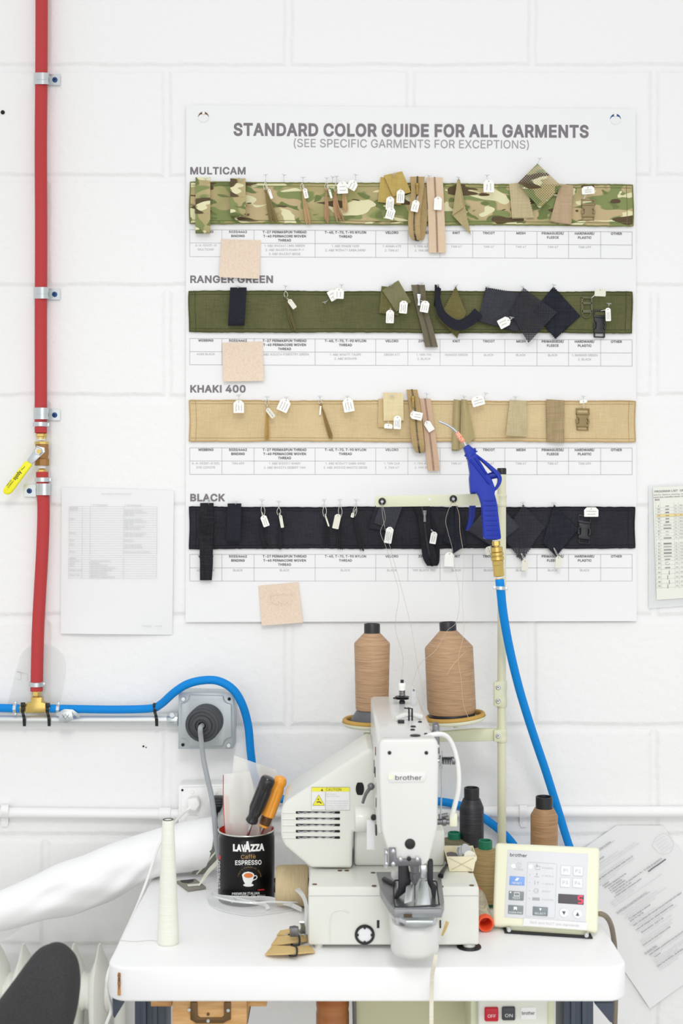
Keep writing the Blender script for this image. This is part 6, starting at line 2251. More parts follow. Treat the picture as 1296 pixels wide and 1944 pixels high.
mx = thing('motor_housing', 'big olive cream motor housing under the table', 'motor box', W(790, 1990, 1.95))
a, b = W(672, 1900, 1.93), W(906, 2060, 1.93)
mb = MB()
mb.box((a.x, a.y, b.z), (b.x, a.y + .17, .7414), .005, 3)
mb.build('housing', mat('olive_cream_paint', '#C9C8A4', .5, bump=(500, .1, .0005)), mx)
mb = MB()
p = W(666, 1903, 1.92)
mb.tube([(p.x, p.y, .7414), (p.x + .004, p.y, .715), (p.x + .006, p.y + .004, .62)], .003, 8)
mb.build('pipe', 'steel_dk', mx)

sb = thing('switch_box', 'cream power switch box with red and black buttons under the table', 'switch box', W(980, 1990, 1.80))
SBD = 1.80
a, b = W(907, 1900, SBD), W(1040, 2010, SBD)
mb = MB()
mb.box((a.x, a.y, b.z), (b.x, a.y + .10, .7414), .004, 3)
mb.build('housing', mat('ivory_housing', '#E3E3D8', .45), sb)
mb = MB()
q = W(1054, 1900, SBD)
mb.box((b.x - .001, a.y + .006, b.z + .004), (q.x, a.y + .09, .7414), .003)
mb.build('side_flange', 'cream', sb)
mb = MB()
mb.box((a.x - .010, a.y + .012, b.z + .004), (a.x + .001, a.y + .09, .7414), .003)
mb.build('side_flange', 'cream', sb)
bf = lambda o: (lambda x, y: W(x, y, SBD - o))
for (x0, y0, x1, y1, m_, s, ink, nm) in ((920, 1914, 946, 1940, 'red_button', 'OFF', 'print_white', 'off_button'), (953, 1913, 978, 1938, 'black_button', 'ON', 'print_white', 'on_button')):
    mb = MB()
    fn = bf(.005)
    mb.prism([fn(x0, y0), fn(x1, y0 - .3), fn(x1, y1), fn(x0, y1)], (0, .007, 0), .0022, 3)
    bt = mb.build(nm, m_, sb)
    mb = MB()
    mb.text(s, bf(.0054), (x0 + x1) / 2, y0 + 18, 6, 0.0, (x1 - x0) * .58)
    mb.build('lettering', ink, bt, 0)
mb = MB()
fn = bf(.0015)
mb.prism([fn(988, 1913), fn(1018, 1912), fn(1018, 1936), fn(988, 1936.5)], (0, .003, 0), .001)
bd = mb.build('badge', 'white_plastic', sb)
mb = MB()
mb.text('brother', bf(.0019), 1002.5, 1926.5, 6.2, .006, 24)
mb.build('lettering', 'ink_black', bd, 0)

# ------------------------------------------------------------------ bar-tack sewing machine
sm = thing('sewing_machine', 'cream white industrial bar-tack sewing machine on the white table', 'sewing machine', (.08, -.33, ZT))
ZB = .887


def wy(d):
    return d - 2.3


mb = MB()
mb.box((-.050, wy(1.82), .799), (.2065, wy(1.955), ZB), .0035, 3)
bed = mb.build('bed', 'machine', sm)
mb = MB()
mb.box((-.050, wy(1.9545), .799), (.158, wy(2.12), ZB), .0035, 3)
mb.build('rear_bed', 'machine', sm)
mb = MB()
mb.tube([(-.0502, wy(1.8196), .8735), (.2067, wy(1.8196), .8735)], .0005, 4)
mb.build('cover_seam', 'key_line', bed)
mb = MB()
ff = lambda x, y: W(x, y, 1.8196)
mb.tube(cr([ff(626, 1790), ff(626, 1750), ff(631, 1733), ff(648, 1727), ff(662, 1733)], 5), .0011, 6)
mb.build('embossed_arch', 'machine', bed)
for x, y in ((645, 1653), (658, 1653), (708, 1657), (597, 1679), (710, 1682), (837, 1683), (895, 1681), (893, 1656)):
    mb = MB()
    mb.lathe(TBL(x, y, ZB), [(.0038, 0), (.0038, .0005)], seg=14)
    mb.build('screw', 'frame_dark', bed)
c = ff(692, 1774)
mb = MB()
mb.lathe(c, [(.0148, .002), (.0150, -.002), (.0138, -.0034), (.0115, -.0034), (.0110, -.001)], (0, 1, 0), 36, cap=False)
ring = mb.build('oil_gauge_ring', 'black_plastic', sm)
mb = MB()
mb.lathe(c, [(.0112, .001), (.0112, -.0012), (.0090, -.0018), (.0080, -.0018)], (0, 1, 0), 30)
mb.build('gauge_window', 'key_white', ring)
for a in range(4):
    mb = MB()
    p = c + V((math.cos(a * PI / 2) * .0105, -.0025, math.sin(a * PI / 2) * .0105))
    mb.lathe(p, [(.0018, .001), (.0018, -.0008)], (0, 1, 0), 8)
    mb.build('gauge_notch', 'black_plastic', ring)
for x0, y0, x1, y1 in ((715, 1747, 720, 1762), (834, 1747, 837, 1762)):
    mb = MB()
    mb.prism([ff(x0, y0), ff(x1, y0), ff(x1, y1), ff(x0, y1)], (0, .002, 0))
    mb.build('slot', 'gunmetal', bed, 0)
for x, y, pad in ((604, 1806, 0), (893, 1807, 1)):
    p = TBL(x, y + 1)
    p.y += .022
    mb = MB()
    mb.lathe((p.x, p.y, ZT), [(.0065, 0), (.0065, .009)] if not pad else [(.0095, .002), (.0085, .009)], seg=20)
    ft = mb.build('foot', 'machine', sm)
    if pad:
        mb = MB()
        mb.lathe((p.x, p.y, ZT), [(.0185, 0), (.018, .002), (.010, .0024)], seg=28)
        mb.build('rubber_pad', 'black_plastic', ft)
for x in (-.035, .140):
    mb = MB()
    mb.lathe((x, wy(2.10), ZT), [(.0095, 0), (.0085, .009)], seg=20)
    mb.build('foot', 'machine', sm)

# motor cover on the left
CD = 1.905
cf = lambda x, y: W(x, y, CD)
poly = [(700, 1420), (690, 1426), (545, 1520), (536, 1530), (533, 1542), (533, 1588), (540, 1606), (590, 1648), (668, 1649), (669, 1580), (712, 1578), (712, 1426)]
mb = MB()
mb.prism([cf(x, y) for x, y in poly], (0, .135, 0), .006, 4)
mc = mb.build('motor_cover', 'machine', sm)
vf = lambda x, y: W(x, y, CD - .0006)
for i in range(5):
    y = 1542.5 + i * 11.9
    mb = MB()
    q = []
    for xx, s in ((643, 1), (562, -1)):
        for k in range(7):
            a = s * PI / 2 - s * PI * k / 6 if s > 0 else PI / 2 + PI * k / 6
            q.append((xx + (2.4 * math.cos(a) if s > 0 else 0.6 * math.cos(a)), y + 2.4 * math.sin(a)))
    mb.prism([vf(px, py) for px, py in q], (0, .003, 0))
    sl_ = mb.build('vent_slot', 'hole_dark', mc, 0)
    mb = MB()
    mb.tube(cr([vf(565 + k * 7, y + (1.4 if k % 2 else -.2)) for k in range(11)], 3), .0007, 4)
    mb.build('mesh_screen', 'steel', sl_)
    mb = MB()
    mb.tube([vf(536, y), vf(560, y)], .0012, 6)
    mb.build('vent_groove', 'machine', mc)
mb = MB()
q = [(683 + 8 * math.cos(2 * PI * k / 24), 1497.5 + 14 * max(-.85, min(.85, math.sin(2 * PI * k / 24)))) for k in range(24)]
mb.prism([vf(x, y) for x, y in q], (0, .003, 0))
mb.build('opening', 'hole_dark', mc, 0)
# caution sticker
st = MB()
s1 = lambda x, y: W(x, y, CD - .0004)
s2 = lambda x, y: W(x, y, CD - .0009)
s3 = lambda x, y: W(x, y, CD - .0013)
st.rect(591, 1494.5, 663.5, 1538, s1)
lab = st.build('caution_label', 'plain_paper', mc, 0)
mb = MB()
mb.rect(592, 1495, 663, 1502.5, s2)
mb.poly([(604.5, 1509), (593.5, 1529), (616, 1529)], s2)
mb.build('yellow_print', 'label_yellow', lab, 0)
mb = MB()
mb.text('CAUTION', s3, 633, 1501.3, 5.0, 0.0, 29)
mb.poly([(611, 1497), (608.5, 1501.6), (613.5, 1501.6)], s3)
mb.stroke([(604.5, 1509), (593.5, 1529), (616, 1529)], .9, s3, True)
mb.disc(604, 1517.5, 1.5, s3, 10)
mb.stroke([(601, 1523), (606, 1522), (610, 1525)], 2.4, s3)
mb.stroke([(591, 1494.5), (663.5, 1494.5), (663.5, 1538), (591, 1538)], .5, s3, True)
mb.stroke([(617.5, 1503), (617.5, 1538)], .5, s3)
mb.build('black_print', 'frame_dark', lab, 0)
mb = MB()
for i, s in enumerate(['Moving parts.', 'May cause injury.', '', 'Operate with safety devices.', 'Turn off main switch before', 'threading, changing bobbin', 'and needle, cleaning etc.']):
    if s:
        mb.text(s, s3, 619, 1508.5 + i * 4.4, 2.4, 0, min(43, len(s) * 1.55), 'l')
mb.build('small_print', 'ink_pale', lab, 0)

# column block and arm
mb = MB()
mb.box((.0205, wy(1.925), ZB), (.164, wy(2.10), .944), .005, 3)
mb.build('column_base', 'machine', sm)
AX0, AX1 = .050, .132
ZA = 1.134
prof = [(1.685, ZA - .004), (1.70, ZA), (2.08, ZA), (2.08, ZB), (1.955, ZB), (1.955, 1.020), (1.84, 1.020), (1.84, 1.000), (1.685, 1.000)]
mb = MB()
mb.prism([(AX0, wy(d), z) for d, z in prof], (AX1 - AX0, 0, 0), .006, 3)
arm = mb.build('arm', 'machine_lt', sm)
HD = 1.668
hf = lambda x, y: W(x, y, HD)
poly = [(726, 1404), (825, 1403), (831, 1410), (832, 1453), (830, 1570), (814, 1634), (806, 1643), (757, 1643), (748, 1637), (733, 1607), (724, 1576), (719, 1465), (719, 1412)]
mb = MB()
mb.prism([hf(x, y) for x, y in poly], (0, .020, 0), .0045, 4)
face = mb.build('face_cover', 'machine_lt', sm)
mb = MB()
poly = [(731, 1580), (826, 1580), (812, 1632), (804, 1640), (758, 1640), (750, 1634), (736, 1606)]
mb.prism([W(x, y, HD + .019) for x, y in poly], (0, .11, 0), .003)
mb.build('head_lower', 'machine', sm)
h1 = lambda x, y: W(x, y, HD - .0012)
mb = MB()
mb.prism([h1(x, y) for x, y in ((739, 1467), (806, 1466), (810, 1475), (806, 1485), (739, 1486), (735, 1476))], (0, .0025, 0), .0008)
badge = mb.build('name_badge', mat('badge_white', '#E5E5E2', .35), face)
mb = MB()
h2 = lambda x, y: W(x, y, HD - .0016)
mb.text('brother', h2, 775, 1480.5, 8.4, .008, 50)
mb.build('lettering', 'ink_head', badge, 0)
mb = MB()
mb.rect(737, 1471, 746, 1480, h2)
mb.build('name_badge_square', 'cream_lt', badge, 0)
for x, y, r in ((739, 1429, .0026), (809, 1429, .0026), (778, 1602, .0073)):
    mb = MB()
    mb.lathe(W(x, y, HD), [(r, .001), (r, -.0008), (r * .8, -.0012)], (0, 1, 0), 24)
    mb.build('screw_plug', 'black_plastic', face)
# hinge bracket under the face
mb = MB()
bq = [(738, 1610), (751, 1610), (753, 1631), (799, 1631), (800, 1642), (796, 1643), (738, 1645)]
mb.prism([W(x, y, HD - .004) for x, y in bq], (0, .004, 0), .0008)
hb = mb.build('hinge_bracket', 'steel_dk', sm)
for x, y, m_, r in ((746, 1616, 'steel', .0030), (746, 1640, 'steel', .0030), (760, 1631, 'steel', .0028), (792, 1631, 'steel', .0028), (776, 1630, 'black_plastic', .0030), (733, 1619, 'steel', .0026), (733, 1640, 'steel', .0026)):
    mb = MB()
    mb.lathe(W(x, y, HD - .004), [(r, .004 if x == 733 else .001), (r, -.0018), (r * .7, -.0024)], (0, 1, 0), 16)
    mb.build('screw', m_, hb)
mb = MB()
p, q = W(732, 1612, HD - .001), W(732, 1648, HD - .001)
mb.tube([p, q], .0028, 10)
mb.build('hinge_pin', 'steel', hb)

# top of the arm: tension post, clear guide, levers, plugs
p = V((W(763, 1330, 2.00).x, wy(2.00), ZA))
tp = MB()
tp.lathe(p, [(.005, 0), (.005, .004), (.0035, .005), (.0035, .007), (.0115, .0075), (.0115, .0085), (.009, .0095), (.0118, .0105), (.0118, .0115), (.004, .0125)], seg=24)
post = tp.build('tension_post', 'gunmetal', sm)
mb = MB()
mb.tube([p + V((.0048 * math.cos(i * .7), .0048 * math.sin(i * .7), .012 + i * .00024)) for i in range(46)], .0007, 5)
mb.build('spring', 'steel_dk', post)
mb = MB()
mb.lathe(p + V((0, 0, .022)), [(.0055, 0), (.0055, .006), (.0058, .0062), (.0058, .011), (.0052, .012)], seg=18)
mb.build('knurled_nut', 'tape_white', post)
mb = MB()
mb.lathe(p + V((0, 0, .033)), [(.0028, 0), (.0028, .006)], seg=12)
mb.build('threaded_tip', 'gunmetal', post)
mb = MB()
g0 = V((W(785, 1330, 1.98).x, wy(1.98), ZA))
mb.box(g0 + V((-.004, -.001, 0)), g0 + V((.004, .001, .030)), .0009)
gd_ = mb.build('thread_guide', 'clear', sm)
mb = MB()
mb.lathe(g0 + V((0, -.0012, .025)), [(.0018, 0), (.0018, -.0006)], (0, 1, 0), 10)
mb.build('guide_hole', 'steel_dk', gd_)
for x, y, r, ry in ((788, 1397, .0075, 1), (750, 1326, .0038, 1), (784, 1380, .004, 1), (783, 1386, .0035, 1), (797, 1371, .003, 1), (808, 1394, .0025, 1)):
    mb = MB()
    mb.lathe(TBL(x, y, ZA + .0002), [(r, 0), (r, .0012), (r * .7, .0018)], seg=18)
    mb.build('plug', 'gunmetal', arm)
mb = MB()
c0 = TBL(750, 1370, ZA)
c1 = TBL(800, 1366, ZA)
mb.tube(cr([c0 + V((0, 0, .004)), (c0 + c1) / 2 + V((0, .004, .009)), c1 + V((0, 0, .004))], 6), .0042, 10)
mb.build('release_lever', 'machine_lt', sm)
for x in (776, 782):
    mb = MB()
    q = TBL(x, 1368, ZA)
    mb.tube([q, q + V((0, 0, .018)), q + V((-.007, .001, .019))], .0014, 8)
    mb.build('guide_hook', 'gunmetal', sm)
mb = MB()
q = TBL(761, 1373, ZA)
mb.box(q + V((-.005, -.003, 0)), q + V((.005, .003, .005)), .001)
mb.build('stop_block', 'gunmetal', sm)
# right side of the head
mb = MB()
s0 = AX1
mb.prism([(s0 + .001, wy(1.78), 1.142), (s0 + .001, wy(1.755), 1.142), (s0 + .001, wy(1.75), 1.100), (s0 + .001, wy(1.785), 1.100)], (.009, 0, 0), .002)
sbk = mb.build('side_bracket', 'steel_dk', sm)
mb = MB()
for z in (1.132, 1.112):
    mb.lathe((s0 + .0062, wy(1.752), z), [(.003, .002), (.003, -.003)], (0, 1, 0), 12)
mb.build('screw', 'steel', sbk)
mb = MB()
tc_ = W(838, 1444, 1.76)
mb.lathe(tc_ + V((-.007, 0, 0)), [(.003, 0), (.003, .003), (.0075, .0035), (.0082, .005), (.0075, .0065), (.003, .007)], (1, 0, 0), 20)
tn = mb.build('side_tension', 'steel', sm)
mb = MB()
mb.tube([tc_ + V((.001 + i * .00032, .0052 * math.cos(i * .8), .0052 * math.sin(i * .8))) for i in range(44)], .0008, 5)
mb.build('spring', 'gunmetal', tn)
mb = MB()
mb.lathe(tc_ + V((.015, 0, 0)), [(.0058, 0), (.0058, .004)], (1, 0, 0), 16)
mb.build('adjusting_nut', 'steel_dk', tn)
mb = MB()
for dx in (-.003, .001):
    mb.tube([tc_ + V((dx, 0, -.012)), tc_ + V((dx, 0, .014))], .0008, 6)
mb.build('take_up_spring', 'steel', tn)
mb = MB()
mb.tube([W(837, 1456, 1.765), W(838, 1500, 1.765), W(836, 1553, 1.765)], .0011, 6)
mb.build('thread_wire', 'steel', sm)
mb = MB()
mb.tube(cr([W(806, 1400, 1.715), W(826, 1394, 1.73), W(846, 1397, 1.745), W(860, 1418, 1.755), W(869, 1455, 1.76), W(870, 1495, 1.765), W(864, 1525, 1.77), W(857, 1550, 1.775)], 6), .0036, 12)
mb.build('air_tube', 'white_plastic', sm)
mb = MB()
a, b = W(853, 1545, 1.772), W(868, 1570, 1.772)
mb.box((a.x, a.y, b.z), (b.x, a.y + .014, a.z), .002)
fb = mb.build('fitting_block', 'cream_lt', sm)
mb = MB()
mb.lathe(W(828, 1560, 1.778), [(.0045, 0), (.0045, .008), (.006, .009), (.006, .014), (.004, .015), (.004, .022)], (1, 0, 0), 16)
mb.lathe(W(832, 1550, 1.774), [(.003, 0), (.003, .014)], (1, .1, .15), 12)
mb.build('metal_elbow', 'steel_dk', fb)
# left side of the head: knob, lever, slots
mb = MB()
kc = W(672, 1555, 1.80)
mb.lathe(kc, [(.012, 0), (.0185, .002), (.019, .005), (.019, .022), (.0175, .025), (.012, .034)], (1, 0, 0), 28)
mb.build('hand_knob', 'machine', sm)
mb = MB()
a, b = W(696, 1557, 1.765), W(711, 1613, 1.765)
mb.box((a.x, a.y, b.z), (b.x, a.y + .003, a.z), .0006)
mb.build('gauge_strip', 'plain_paper', sm)
mb = MB()
mb.lathe(W(709, 1552, 1.762), [(.0042, .004), (.0042, -.001), (.003, -.002)], (0, 1, 0), 14)
mb.build('screw', 'black_plastic', sm)
mb = MB()
mb.tube(cr([W(688, 1525, 1.80), W(694, 1508, 1.80), W(702, 1496, 1.80)], 4), [.0022, .0026, .003], 8)
mb.ball(W(704, 1493, 1.80), .0055, 8)
mb.build('tension_lever', 'steel_dk', sm)
for d, z, w_, h_, m_ in ((1.78, 1.060, .004, .014, 'gunmetal'), (1.83, 1.055, .006, .018, 'steel_dk'), (1.73, 1.028, .004, .012, 'frame_dark'), (1.76, 1.096, .003, .012, 'frame_dark'), (1.74, .985, .008, .012, 'gunmetal')):
    mb = MB()
    mb.box((AX0 - .0012, wy(d), z), (AX0 + .001, wy(d) + w_ * 2.2, z + h_), .0004)
    mb.build('side_slot', m_, arm)

# free arm under the needle
FX, FW = .1047, .0345


def arm_outline(hw, front, back, z):
    pts = [(FX + hw, wy(back), z), (FX - hw, wy(back), z), (FX - hw, wy(front + .032), z)]
    for k in range(1, 12):
        a = PI + PI * k / 12
        pts.append((FX + hw * math.cos(a), wy(front + .032) + .030 * math.sin(a), z))
    pts.append((FX + hw, wy(front + .032), z))
    return pts


mb = MB()
mb.prism(arm_outline(FW, 1.698, 1.825, .866), (0, 0, -.047), .010, 4)
mb.build('free_arm', 'machine_lt', sm)
mb = MB()
mb.prism(arm_outline(FW - .0022, 1.700, 1.822, .8765), (0, 0, -.0105), .0008)
mb.build('arm_top_plate', 'steel', sm)
mb = MB()
mb.prism([TBL(x, y, .8885) for x, y in ((714, 1655), (836, 1655), (843, 1712), (838, 1726), (748, 1726), (737, 1714), (722, 1688))], (0, 0, -.0122), .0008)
fp = mb.build('feed_plate', mat('grey_steel_plate', '#98999C', .4, .4), sm)
mb = MB()
mb.prism([TBL(x, y, .8895) for x, y in ((754, 1668), (824, 1668), (838, 1722), (750, 1724))], (0, 0, -.001))
mb.build('sliding_plate', 'steel', sm, 0)
mb = MB()
mb.prism([TBL(x, y, .8815) for x, y in ((757, 1731), (820, 1729), (827, 1741), (822, 1748), (770, 1748), (757, 1742))], (0, 0, -.005), .0008)
sh_ = mb.build('shuttle_cover', 'zinc', sm)
mb = MB()
mb.rect(766, 1735, 782, 1741, lambda x, y: TBL(x, y, .8819))
mb.build('engraved_plate', 'frame_dark', sh_, 0)
# needle, presser feet, clamp frame
ND = 1.745
nf = lambda x, y: W(x, y, ND)
mb = MB()
mb.lathe(nf(787, 1642), [(.0065, 0), (.0062, .010), (.0075, .011), (.0068, .020), (.0028, .028), (.0012, .030), (.0009, .050)], (0, 0, -1), 18)
mb.build('needle_clamp', 'steel_dk', sm)
mb = MB()
mb.tube([nf(787, 1672), nf(786.5, 1714)], [.0011, .0004], 8)
mb.build('needle', 'steel', sm)
for q in ([(756, 1642), (774, 1642), (781, 1672), (775, 1690), (752, 1708), (747, 1706), (756, 1688)], [(797, 1642), (810, 1642), (808, 1668), (798, 1670)], [(812, 1634), (822, 1634), (822, 1676), (829, 1684), (826, 1712), (822, 1716), (818, 1690), (811, 1676)]):
    mb = MB()
    mb.prism([W(x, y, ND + .012) for x, y in q], (0, .012, 0), .0012)
    mb.build('clamp_arm', 'gunmetal' if q[0][0] != 797 else 'steel', sm)
for q in ([(771, 1684), (784, 1679), (782, 1711), (767, 1716)], [(797, 1673), (811, 1673), (817, 1718), (791, 1718)]):
    mb = MB()
    mb.prism([W(x, y, ND - .010 + (y - 1700) * -.0006) for x, y in q], (0, .003, .001), .0006)
    mb.build('presser_foot', 'zinc', sm)
mb = MB()
mb.tube(cr([W(757, 1671, 1.76), W(748, 1674, 1.755), W(747, 1700, 1.73), W(749, 1718, 1.715), W(756, 1722, 1.712), W(800, 1721, 1.712), W(832, 1718, 1.712), W(833, 1714, 1.715), W(830, 1690, 1.735), W(828, 1674, 1.755), W(814, 1673, 1.76)], 4), .0011, 6)
mb.build('finger_guard', 'gunmetal', sm)
mb = MB()
mb.tube([W(744, 1700, 1.74), W(742, 1722, 1.735)], .0022, 8)
mb.tube([W(746, 1722, 1.73), W(740, 1722, 1.74)], .0025, 8)
mb.build('guard_pivot', 'steel_dk', sm)
mb = MB()
mb.prism([TBL(x, y, .8895) for x, y in ((729, 1668), (752, 1680), (748, 1684), (724, 1672))], (0, 0, .004), .001)
mb.build('thread_trimmer', 'gunmetal', sm)
mb = MB()
p = W(751, 1660, 1.80)
mb.lathe(p, [(.007, .004), (.007, -.004), (.005, -.005)], (0, 1, 0), 20)
mb.build('cam_roller', 'machine_lt', sm)
mb = MB()
mb.tube([W(848, 1642, 1.90), W(839, 1656, 1.87), W(836, 1663, 1.86)], [.0025, .0035, .0045], 10)
mb.build('lift_lever', 'gunmetal', sm)

cd_ = MB()
rw = []
for x, y, d in ((827, 1812, 1.697), (824, 1830, 1.700), (820, 1850, 1.712), (819, 1885, 1.725), (818.5, 1930, 1.728), (819, 1990, 1.73)):
    rw.append((W(x - 3.8, y, d), W(x + 3.8, y, d)))
cd_.ribbon([(a, b) for a, b in zip(cr([r[0] for r in rw], 4), cr([r[1] for r in rw], 4))], .0015)
tag(cd_.build('pull_cord', fabric('cream_cord', '#E4DDCB', '#EFEADC', 700)), 'cream flat cord hanging from the machine arm over the front table edge', 'cord')
mb = MB()
mb.ribbon([(W(837, 1776, 1.80), W(840, 1778, 1.80)), (W(841, 1764, 1.79), W(846, 1767, 1.79)), (W(846, 1749, 1.785), W(852, 1752, 1.785))], .0012)
mb.build('webbing_tail', 'strap_tan', sm)

# ------------------------------------------------------------------ spool stand
SD = 2.17
px_ = W(952, 972, SD).x
py_ = SD - 2.3
ss = thing('thread_stand', 'tall cream thread stand with a pole, guide bar and two spool trays', 'thread stand', (px_, py_, ZT))
zt_ = W(0, 890, SD).z
mb = MB()
mb.lathe((px_, py_, ZT), [(.0078, 0), (.0078, zt_ - ZT)], seg=20)
mb.build('pole', 'cream', ss)
mb = MB()
mb.lathe((px_, py_, zt_ - .010), [(.0083, 0), (.0083, .010), (.0075, .0112)], seg=20)
mb.build('pole_cap', 'black_plastic', ss)
mb = MB()
mb.lathe((px_, py_, ZT), [(.022, 0), (.022, .004), (.011, .006), (.011, .024), (.010, .025)], seg=24)
mb.build('base_flange', 'cream', ss)
mb = MB()
zc = W(0, 950, SD).z
mb.lathe((px_, py_, zc - .011), [(.0085, 0), (.0092, .001), (.0092, .005), (.0086, .006), (.0086, .016), (.0092, .017), (.0092, .021), (.0085, .022)], seg=20)
mb.build('bar_clamp', 'cream', ss)
GB = SD - .006
mb = MB()
gpts = [(711, 945), (714, 942), (900, 937.5), (950, 938), (950, 958), (902, 960), (714, 962.5), (711, 958)]
mb.prism([W(x, y, GB) for x, y in gpts], (0, .002, 0), .0006)
gb = mb.build('guide_bar', 'cream', ss)
for x, y in ((725, 952), (860, 947)):
    mb = MB()
    mb.lathe(W(x, y, GB), [(.0064, .003), (.0066, -.003), (.005, -.0042), (.0030, -.0042), (.0026, -.002)], (0, 1, 0), 24, cap=False)
    ey_ = mb.build('eyelet', 'black_plastic', gb)
    mb = MB()
    mb.lathe(W(x, y, GB), [(.0030, .002), (.0028, -.0015)], (0, 1, 0), 16)
    mb.build('eyelet_core', 'key_white', ey_)
mb = MB()
mb.lathe(W(815, 948, GB), [(.0024, .0025), (.0024, -.0003)], (0, 1, 0), 14)
mb.build('bar_hole', 'plain_paper', gb)
for y0, y1, scr in ((1292, 1342, (1305, 1331)), (1383, 1409, (1397,))):
    z0, z1 = W(0, y1, SD).z, W(0, y0, SD).z
    mb = MB()
    mb.lathe((px_, py_, z0), [(.0090, 0), (.0098, .001), (.0098, (z1 - z0) * .3), (.0092, (z1 - z0) * .38), (.0092, (z1 - z0) * .62), (.0098, (z1 - z0) * .7), (.0098, z1 - z0 - .001), (.0090, z1 - z0)], seg=22)
    k = mb.build('clamp', 'cream', ss)
    mb = MB()
    q = W(936, 0, SD).x
    mb.box((q, py_ - .0095, z0 + .002), (px_ + .002, py_ - .004, z1 - .001), .002)
    mb.build('clamp_wing', 'cream', k)
    for y in scr:
        mb = MB()
        mb.lathe(W(945, y, SD - .0095), [(.0042, .001), (.0042, -.0018), (.003, -.0028)], (0, 1, 0), 16)
        s = mb.build('clamp_screw', 'zinc', k)
        mb = MB()
        c = W(945, y, SD - .0124)
        for a in (.6, .6 + PI / 2):
            d = V((math.cos(a), 0, math.sin(a))) * .0024
            mb.tube([c - d, c + d], .0005, 4)
        mb.build('slot', 'steel_dk', s)
mb = MB()
mb.prism([W(x, y, SD - .004) for x, y in ((690, 1392), (830, 1390), (900, 1384), (946, 1384), (946, 1407), (900, 1408), (690, 1410))], (0, .012, 0), .002)
mb.build('tray_arm', 'cream', ss)
TR = []
for cx, cy, tilt, d in ((707, 1372, .0, 2.15), (864, 1364, -.10, 2.15)):
    c = W(cx, cy, d)
    ax = V((tilt, 0, 1)).normalized()
    TR.append((c, ax))
    mb = MB()
    mb.lathe(c + ax * -.006, [(.030, 0), (.050, .001), (.0535, .004), (.0545, .008), (.050, .0045), (.010, .004)], ax, 40)
    ty = mb.build('spool_tray', 'cream_lt', ss)
    mb = MB()
    mb.tube([c + ax * .004 + (V((1, 0, -tilt)).normalized() * math.cos(a) + V((0, 1, 0)) * math.sin(a)) * .0495 for a in [2 * PI * i / 48 for i in range(48)]], .0042, 10, closed=True)
    mb.build('rim_pad', 'amber_foam', ty)
    mb = MB()
    mb.lathe(c + ax * -.016, [(.005, 0), (.005, .011)], ax, 16)
    mb.build('spool_pin', 'cream', ty)


def spool(label, base, ax, prof, m, core, core_prof, base_prof=None, base_m='core_grey', cat='thread spool', group='spools and cones of thread on the table'):
    t = thing('thread_spool', label, cat, base, group)
    mb = MB()
    mb.lathe(base, prof, ax, 48)
    mb.build('thread', m, t)
    mb = MB()
    mb.lathe(base, core_prof, ax, 28, cap=False)
    mb.build('core_tube', core, t)
    if base_prof:
        mb = MB()
        mb.lathe(base, base_prof, ax, 40)
        mb.build('cone_base', base_m, t)
    return t


c, ax = TR[0]
b0 = V((W(706, 0, 2.15).x, c.y, c.z + .0004))
spool('slimmer bronze thread spool on the left tray above the machine', b0, (0, 0, 1),
      [(.0265, .022), (.0292, .024), (.0308, .100), (.0318, .1395), (.0312, .1415), (.0150, .1585), (.0148, .1588)], 'spool_thread', 'core_black', [(.0142, .150), (.0142, .1745), (.0135, .1755), (.0118, .1755), (.0112, .174), (.011, .155)],
      [(.0405, 0), (.0405, .002), (.026, .024)])
c, ax = TR[1]
b1 = V((W(858, 0, 2.15).x, c.y, c.z)) + ax * .0045
spool('fat bronze thread spool on the right tray beside the stand pole', b1, V((-.045, 0, 1)),
      [(.034, .004), (.0405, .006), (.0432, .014), (.0430, .080), (.0427, .1215), (.0418, .1235), (.0155, .1515), (.015, .152)], 'spool_thread', 'core_black', [(.0150, .148), (.0150, .1660), (.0143, .167), (.0125, .167), (.012, .165), (.0115, .145)],
      [(.041, 0), (.041, .003), (.038, .010)], 'core_black')

# threads between the eyelets, the spools and the machine
tn_spec = [
    ('pale thread from the left eyelet up to the slim spool', [W(725, 955, GB - .004), W(731, 985, GB - .004), W(722, 1010, GB), W(733, 1040, GB), W(748, 1090, GB), W(757, 1130, GB), W(750, 1190, GB), W(764, 1245, 2.1), W(762, 1290, 2.02)], 'fine_thread'),
    ('pale thread from the right eyelet to the machine top', [W(858, 950, GB - .004), W(846, 985, GB - .006), W(850, 1010, GB - .006), W(858, 1040, GB - .004), W(862, 1070, GB), W(872, 1130, 2.13), W(866, 1180, 2.1), W(848, 1198, 2.1), W(826, 1235, 2.1), W(797, 1260, 2.07), W(784, 1295, 1.99), W(786, 1306, 1.978)], 'fine_thread'),
    ('golden thread trailing down the front of the fat bronze spool', [W(861, 950, GB - .004), W(871, 975, GB - .006), W(873, 1010, GB - .006), W(880, 1060, 2.13), W(877, 1130, 2.11), W(880, 1200, 2.10), W(870, 1250, 2.098), W(875, 1290, 2.096), W(879, 1335, 2.096), W(890, 1366, 2.098)], 'fine_gold'),
    ('golden thread slanting across the fat bronze spool', [W(848, 1281, 2.098), W(860, 1262, 2.096), W(878, 1242, 2.098), W(884, 1238, 2.103)], 'fine_gold'),
    ('pale thread looping from the left guide bar end to the slim spool', [W(724, 955, GB - .004), W(727, 985, GB - .004), W(735, 1020, GB - .002), W(760, 1110, GB), W(780, 1190, 2.12), W(792, 1260, 2.06), W(800, 1300, 2.0), W(805, 1340, 1.95)], 'fine_thread'),
]
for lb, pts, m_ in tn_spec:
    mb = MB()
    mb.tube(cr(pts, 6), .00032, 5)
    tag(mb.build('thread_line', m_), lb, 'thread', 'loose threads at the machine')

